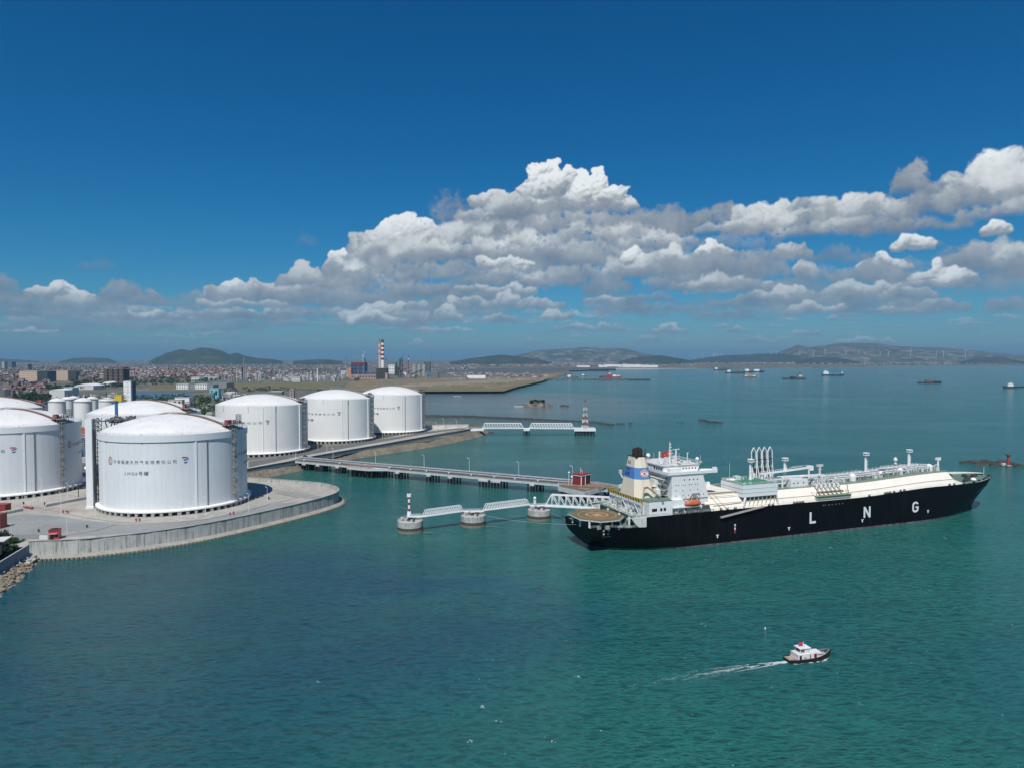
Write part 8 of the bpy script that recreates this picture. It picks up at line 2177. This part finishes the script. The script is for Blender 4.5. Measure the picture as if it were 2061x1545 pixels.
# smoke plume as a small volume drifting left
sm_m = bpy.data.materials.new('thin_smoke'); sm_m.use_nodes = True; tt = sm_m.node_tree; tt.nodes.clear(); ov = tt.nodes.new('ShaderNodeOutputMaterial'); pv = tt.nodes.new('ShaderNodeVolumePrincipled'); pv.inputs['Color'].default_value = (.9, .88, .85, 1); pv.inputs['Density'].default_value = .010; pv.inputs['Anisotropy'].default_value = .2; tt.links.new(pv.outputs[0], ov.inputs['Volume'])
g = MB(); P0 = Vector(WZ(764, 684, PY)); pts = []; 
for i in range(9):
    f = i / 8; pts.append((P0 + Vector((-f * 130 - 1, f * 10, 30 * math.sin(f * 1.3) + 1)), 1.6 + 5.5 * f))
vs = []; fs = []
for p, r_ in pts:
    for k in range(10): a = k * math.pi / 5; vs.append((p.x, p.y + r_ * math.cos(a), p.z + r_ * .7 * math.sin(a) * (1 + .3 * fbm(p.x * .05, k))))
for i in range(8):
    for k in range(10): a = i * 10 + k; c_ = i * 10 + (k + 1) % 10; fs.append((a, c_, c_ + 10, a + 10))
fs += [tuple(range(9, -1, -1)), tuple(range(80, 90))]
g.add(vs, [f_[::-1] for f_ in fs]); o = g.build('smoke', sm_m, kind='stuff'); o['label'] = 'thin pale smoke drifting left from the chimney tops'
# cranes and slim stacks
def tcrane(px, yb, yt, Y, jib, ang, lab, m=greym):
    o = thing('tower_crane', lab, 'crane', ((px - CX) / F * Y, Y, ZG)); h_ = H + (YH - yt) / F * Y - ZG; MB().bar((0, 0, 0), (0, 0, h_), .022 * h_ if h_ < 90 else 1.9, 4).build('mast', m, o)
    MB().bar((0, 0, h_ * .97), (jib * math.cos(ang), 0, h_ * .97 + jib * math.sin(ang)), 1.2, 4).build('jib', m, o); MB().bar((0, 0, h_ * .97), (-jib * .35 * (1 if math.cos(ang) > 0 else -1), 0, h_ * .97), 1.4, 4).build('counter_jib', m, o); MB().bar((0, 0, h_), (jib * .6 * math.cos(ang), 0, h_ * .97 + jib * .6 * math.sin(ang)), .35, 4).build('tie_bar', m, o); return o
tcrane(868, 745, 704, PY, 34, 0, 'thin tower crane standing over the grey tower block'); tcrane(721, 745, 722, PY, 42, 2.35, 'luffing tower crane over the boiler house'); tcrane(731, 745, 715, PY, 26, 1.2, 'steep pale luffing crane over the boiler house', whitew); tcrane(745, 745, 720, PY, 50, math.pi, 'tower crane right of the boiler house with its jib to the left'); tcrane(806, 745, 722, PY, 24, .9, 'short luffing crane right of the chimneys', dark)
for k, (x, yb, yt, w, m, lab) in enumerate([(734.5, 745, 720, 2.4, dark, 'dark slender stack left of the chimneys'), (777, 748, 718, 1.6, greym, 'lattice mast right of the banded chimney'), (798, 745, 729, 2.5, dark, 'short dark stack right of the white switch house'), (805, 745, 723, 2.4, dark, 'dark stack, left of the close pair'), (809.5, 745, 721, 2.4, dark, 'dark stack, right of the close pair'), (822.5, 745, 716, 1.8, red, 'slim red and dark stack before the silos'), (697, 745, 714, .8, greym, 'very thin mast left of the boiler house')]):
    Y_ = PY * 1.03; o = thing('stack', lab, 'chimney', ((x - CX) / F * Y_, Y_, ZG)); h_ = H + (YH - yt) / F * Y_ - ZG; MB().bar((0, 0, 0), (0, 0, h_), w / 2 / F * Y_, 10, w / 2.4 / F * Y_).build('shaft', m, o, True); MB().bar((0, 0, h_ * .8), (0, 0, h_ * .88), w / 2 / F * Y_ * 1.05, 10).build('band', white if m is red else dark, o)
o = thing('gas_sphere', 'brown gas sphere before the turbine hall', 'gas holder', W(718, 766, ZG)); MB().sphere((0, 0, 13), 12.5, 20, 12).build('shell', mat('sphere_brown', (.24, .17, .13), .5, .1, .05), o, True)
for i in range(6): a = i * math.pi / 3; MB().bar((9 * math.cos(a), 9 * math.sin(a), 0), (9 * math.cos(a), 9 * math.sin(a), 9), .6, 5).build('leg', greym, o)
# pylons and masts over the plain
rs = random.Random(12)
for k, x in enumerate([390, 430, 575, 650, 668, 690, 900, 930, 985, 1030, 1060, 1085]):
    Y_ = rs.uniform(4200, 6200) if x < 700 else rs.uniform(3000, 4200); h_ = rs.uniform(26, 44); o = thing('pylon', 'thin grey power pylon on the plain, %s from the left' % ORD[k], 'pylon', ((x - CX) / F * Y_, Y_, ZG), group='power pylons on the plain')
    g = MB(); g.bar((-3, 0, 0), (0, 0, h_), .5, 4).bar((3, 0, 0), (0, 0, h_), .5, 4).bar((-7, 0, h_ * .85), (7, 0, h_ * .85), .45, 4).bar((-5.5, 0, h_ * .7), (5.5, 0, h_ * .7), .45, 4); g.build('frame', greym, o)
# ---- white factory sheds across the bay
for k, (xl, xr, yb, yt, lab) in enumerate([(1161, 1187, 737.5, 733.5, 'small group of white sheds left of the long factory'), (1205, 1216, 737, 731.5, 'white peaked shed at the left end of the long factory'), (1215, 1251, 738.2, 732, 'left hall of the long white factory'), (1222, 1246, 740.2, 737.2, 'white open sided quay shed before the left hall'), (1252, 1290, 737.6, 730.6, 'middle hall of the long white factory with a curved roof'), (1290, 1324, 736.6, 731.0, 'right hall of the long white factory')]):
    Y_ = 7600 - k * 30; w = (xr - xl) / F * Y_; z1 = (yb - yt) / F * Y_; o = thing('factory_hall', lab, 'factory', (((xl + xr) / 2 - CX) / F * Y_, Y_, ZG)); MB().box((0, 40, 0), (w, 80, z1 * .8)).build('wall', white, o)
    g = MB(); n_ = 8; vs = []; fs = []
    for i in range(n_ + 1):
        x = -w / 2 + w * i / n_; z = z1 * (.8 + .2 * math.sin(math.pi * i / n_)); vs += [(x, -.5, z), (x, 80.5, z)]
    for i in range(n_): a = 2 * i; fs.append((a, a + 2, a + 3, a + 1))
    g.add(vs, fs); g.build('roof', white, o)
    if 'quay' in lab:
        for i in range(6): MB().box((-w / 2 + w * (i + .5) / 6, -.4, 0), (w / 9, .5, z1 * .5)).build('opening', winm, o)
# ---- wind turbines
def turbine(px, yb, ht, Y, rot, lab, grp):
    o = thing('wind_turbine', lab, 'wind turbine', ((px - CX) / F * Y, Y, max(H + (YH - yb) / F * Y, ZG)), group=grp)
    MB().bar((0, 0, -20), (0, 0, ht), ht * .030, 8, ht * .018).build('tower', white, o); MB().bar((0, -4, ht), (0, 6, ht), ht * .03, 6).build('nacelle', white, o)
    for k in range(3): a = rot + k * 2.0944; MB().bar((0, -5, ht), (ht * .55 * math.sin(a), -5, ht + ht * .55 * math.cos(a)), ht * .022, 4, ht * .009).build('blade', white, o)
tx = [(1356, 719, 1), (1398, 720, 1), (1414, 720, 1), (1435, 722, 1.25), (1438, 722, 1.3), (1443, 722, 1.2), (1452, 722, 1.3), (1492, 721, 1.2), (1504, 721, 1.3), (1511, 720, 1.1), (1552, 717, 1.1), (1562, 718, 1.2), (1609, 718, 1.3), (1637, 715, 1.1), (1660, 715, 1.4), (1687, 718, 1.2), (1702, 720, 1.5), (1728, 716, 1.2), (1740, 717, .9), (1771, 719, 1.4), (1788, 718, 1.4), (1832, 717, 1.5), (1884, 717, 1.2), (1898, 718, 1.4), (1942, 719, 1.6), (1110, 707, .8), (1125, 705, .7), (1160, 703, .7), (1190, 702, .7), (1215, 703, .7), (1000, 718, .8), (985, 719, .8), (1233, 704, .7), (1060, 712, .7)]
tx.sort()
for k, (x, y, s) in enumerate(tx):
    Y_ = 15000 if x > 1300 else 18500; turbine(x, y, 78 * s, Y_, rs.uniform(0, 2), 'white wind turbine on the far hills, %s from the left' % ORD[k], 'wind turbines on the far hills')
# ---- far jetty and ships
o = thing('coal_jetty', 'long low black pile jetty reaching out from the spoil bank', 'jetty', (0, 0, 0)); p, q = W(1100, 764, 0), W(1310, 765, 0)
for (xa, xb) in ((1092, 1160), (1160, 1230), (1230, 1305)):
    a, c_ = W(xa, 764.2, 0), W(xb, 764.6, 0); MB().prism([(a[0], a[1] - 6), (c_[0], c_[1] - 6), (c_[0], c_[1] + 12), (a[0], a[1] + 12)], 4.2, 6.4).build('deck', mat('jetty_dim', (.13, .13, .12), .8, .2, .1), o)
for i in range(60):
    f = i / 59; x = 1095 + 212 * f
    if x < 1180 and i % 3 == 0: continue
    a = W(x, 764.6, 0); MB().box((a[0], a[1] - 3, -1), (6.5 if x > 1265 else 3.4, 5, 5.2)).build('pile', pile_m, o)
o = thing('dolphin_row', 'short row of pale mooring posts off the end of the coal jetty', 'mooring posts', W(1314, 764.6, 0))
for i in range(4): MB().box((-8 + i * 7, 0, -1), (2.5, 2.5, 5)).build('post', greym, o)
def ship(lab, xl, xr, yw, hull_px, parts, hm_, bow=1, cat='ship', name='cargo_ship', group=None, rz=0.0):
    """xl..xr extent in the photo at water line yw; parts: (f0, f1, z0_px, z1_px, material, name)"""
    q0, q1 = W(xl, yw, 0), W(xr, yw, 0); L_ = q1[0] - q0[0]; k = q0[1] / F; o = thing(name, lab, cat, (q0[0], q0[1], 0), rz, group); w = max(L_ * .15, 3.5); hp = hull_px * k
    g = MB(); vs = []; fs = []; n_ = 14
    for i in range(n_ + 1):
        f = i / n_; fb_ = f if bow > 0 else 1 - f; ww = w / 2 * (1 - max(0, (fb_ - .75) / .25) ** 2) * (.8 + .2 * min(1, fb_ * 6)); sh = hp * (1 + .55 * max(0, (fb_ - .78) / .22)); 
        for y, z in ((-ww, -1), (-ww * 1.05, sh), (ww * 1.05, sh), (ww, -1)): vs.append((L_ * f, y, z))
    for i in range(n_):
        for j in range(3): a = i * 4 + j; fs.append((a, a + 4, a + 5, a + 1))
    fs += [(0, 1, 2, 3), (n_ * 4 + 3, n_ * 4 + 2, n_ * 4 + 1, n_ * 4)]
    g.add(vs, fs); g.build('hull', hm_, o)
    for f0, f1, z0, z1, m, nm in parts:
        x0, x1 = L_ * f0, L_ * f1
        if x1 - x0 < .9: MB().bar(((x0 + x1) / 2, 0, z0 * k), ((x0 + x1) / 2, 0, z1 * k), max(.35, (x1 - x0) / 2), 5).build(nm, m, o)
        else: MB().box(((x0 + x1) / 2, 0, z0 * k), (x1 - x0, w * .7, (z1 - z0) * k), 0, .92, 1).build(nm, m, o)
    return o
dh = mat('ship_hull_dark', (.03, .035, .045), .6, .2, .05); nh = mat('ship_hull_navy', (.02, .06, .12), .6, .15, .05); gh = mat('ship_hull_grey', (.14, .15, .15), .6, .2, .05); rdk = mat('deck_rust', (.22, .10, .07), .8, .2, .1)
ship('dark coaster with white wheelhouse at its left end, leftmost of the anchored ships', 1437, 1468, 744.8, 1.8, [(.05, .22, 1.8, 5.2, white, 'wheelhouse'), (.25, .95, 1.8, 2.6, rdk, 'hatch'), (.8, .84, 2, 5, greym, 'mast')], dh)
ship('dark barge carrier with white wheelhouse, nearest left of the anchored cluster', 1460, 1500, 750.6, 2.0, [(.08, .24, 2, 6.2, white, 'wheelhouse'), (.28, .9, 2, 3.2, rdk, 'hatch'), (.55, .7, 3.2, 5, redl, 'deck_load')], dh)
ship('dark coaster with two white deckhouses at the right of the anchored cluster', 1497, 1538, 749.0, 2.0, [(.05, .25, 2, 6.5, white, 'wheelhouse'), (.3, .4, 2, 4, rdk, 'deck_load'), (.5, .75, 2, 6, white, 'deckhouse'), (.78, .9, 2, 3.5, dh, 'hatch')], dh)
ship('stubby tan dredger low before the anchored cluster', 1496, 1523, 759.4, 2.2, [(.1, .3, 2, 5, whitew, 'deckhouse'), (.32, .7, 2, 6.5, mat('tan_superstructure', (.42, .30, .18), .7, .2), 'dredge_gear'), (.72, .9, 2, 4.5, white, 'wheelhouse')], gh, name='dredger', cat='dredger')
o = ship('dark crane barge with a raised derrick in mid bay', 1574, 1621, 762.4, 1.6, [(.35, .55, 1.6, 4.5, dh, 'winch_house'), (.6, .95, 1.6, 4.5, gh, 'deckhouse'), (.7, .85, 4.5, 7.5, whitew, 'wheelhouse')], dh, -1, name='crane_barge', cat='barge')
k = YG(762, 0) / F; MB().bar((.62 * 47 * k, 0, 3 * k), (.74 * 47 * k, 0, 14 * k), 1.1, 4).bar((.9 * 47 * k, 0, 3 * k), (.74 * 47 * k, 0, 14 * k), .6, 4).build('derrick', dark, o)
ship('blue cargo ship with white superstructure at its left end', 1655, 1698, 756.0, 3.0, [(.04, .28, 3, 8.5, white, 'superstructure'), (.10, .18, 8.5, 10.5, white, 'funnel'), (.3, .9, 3, 4.2, greym, 'hatch'), (.9, .93, 4, 8.5, white, 'foremast'), (.5, .52, 3, 6.5, greym, 'mast')], nh)
o = ship('dark piling barge bristling with masts', 1848, 1895, 770.6, 1.8, [(.3, .6, 1.8, 6, rdk, 'plant_house'), (.62, .85, 1.8, 4, dh, 'deck_load'), (.86, .96, 1.8, 4, dh, 'bow_house')], dh, name='piling_barge', cat='barge'); k = YG(770, 0) / F
for i in range(10): MB().bar(((3 + i * 3.6) * k, 0, 1.8 * k), ((3 + i * 3.6) * k, 0, (12.5 - .3 * i - (i % 3)) * k), .5, 4).build('spud_mast', rust, o)
ship('white and dark tug towing at the right edge of the bay', 2018, 2046, 780.6, 3.2, [(.35, .75, 3, 8.5, white, 'wheelhouse'), (.42, .65, 8.5, 11, whitew, 'bridge'), (.5, .54, 11, 14, greym, 'mast')], dh, -1, name='tug', cat='tug')
ship('low dark barge behind the tug at the right edge', 2043, 2090, 779.6, 1.6, [(.1, .9, 1.6, 2.4, dh, 'deck_load')], dh, name='barge', cat='barge')
ship('long dark barge moored left above the coal jetty', 1184, 1226, 746.6, 2.6, [(.05, .95, 2.6, 3.6, dh, 'hatch')], dh, name='barge', cat='barge')
ship('red and white supply ship lying behind the coal jetty', 1212, 1250, 760.0, 2.4, [(.25, .5, 2.4, 7, redl, 'superstructure'), (.35, .42, 7, 10, white, 'funnel'), (.55, .75, 2.4, 6, white, 'deckhouse'), (.78, .95, 2.4, 5, whitew, 'fore_house')], mat('ship_hull_red', (.30, .05, .05), .6, .2, .05), name='supply_ship')
ship('dim blue barge left of the supply ship', 1206, 1222, 759.6, 2.4, [(.2, .8, 2.4, 5, gh, 'deckhouse')], nh, name='barge', cat='barge')
ship('grey ship with red deck at the root of the coal jetty', 1133, 1164, 760.2, 1.8, [(.3, .5, 1.8, 6, white, 'superstructure'), (.5, .95, 1.8, 2.6, rdk, 'hatch'), (.38, .40, 6, 9, greym, 'mast')], gh); ship('small white launch right of the grey ship at the coal jetty', 1168, 1182, 757.4, 1.8, [(.2, .55, 1.8, 4.5, white, 'cabin')], gh, name='launch', cat='boat')
o = thing('channel_marker', 'tiny dark channel marker before the far sandbank', 'marker', W(1421, 741.5, 0)); MB().cyl((0, 0, -1), 2.2, 9, 8).build('post', dark, o)

# ------------------------------------------------------------------ air
hz = bpy.data.materials.new('air'); hz.use_nodes = True; tt = hz.node_tree; tt.nodes.clear(); oo = tt.nodes.new('ShaderNodeOutputMaterial'); pv = tt.nodes.new('ShaderNodeVolumePrincipled')
pv.inputs['Color'].default_value = (.27, .54, .80, 1); pv.inputs['Density'].default_value = HAZE; pv.inputs['Anisotropy'].default_value = .0
tt.links.new(pv.outputs[0], oo.inputs['Volume'])
g = MB(); g.box((0, 33000, -3.5), (122500, 74500, 700)); g.build('haze', hz, kind='stuff')
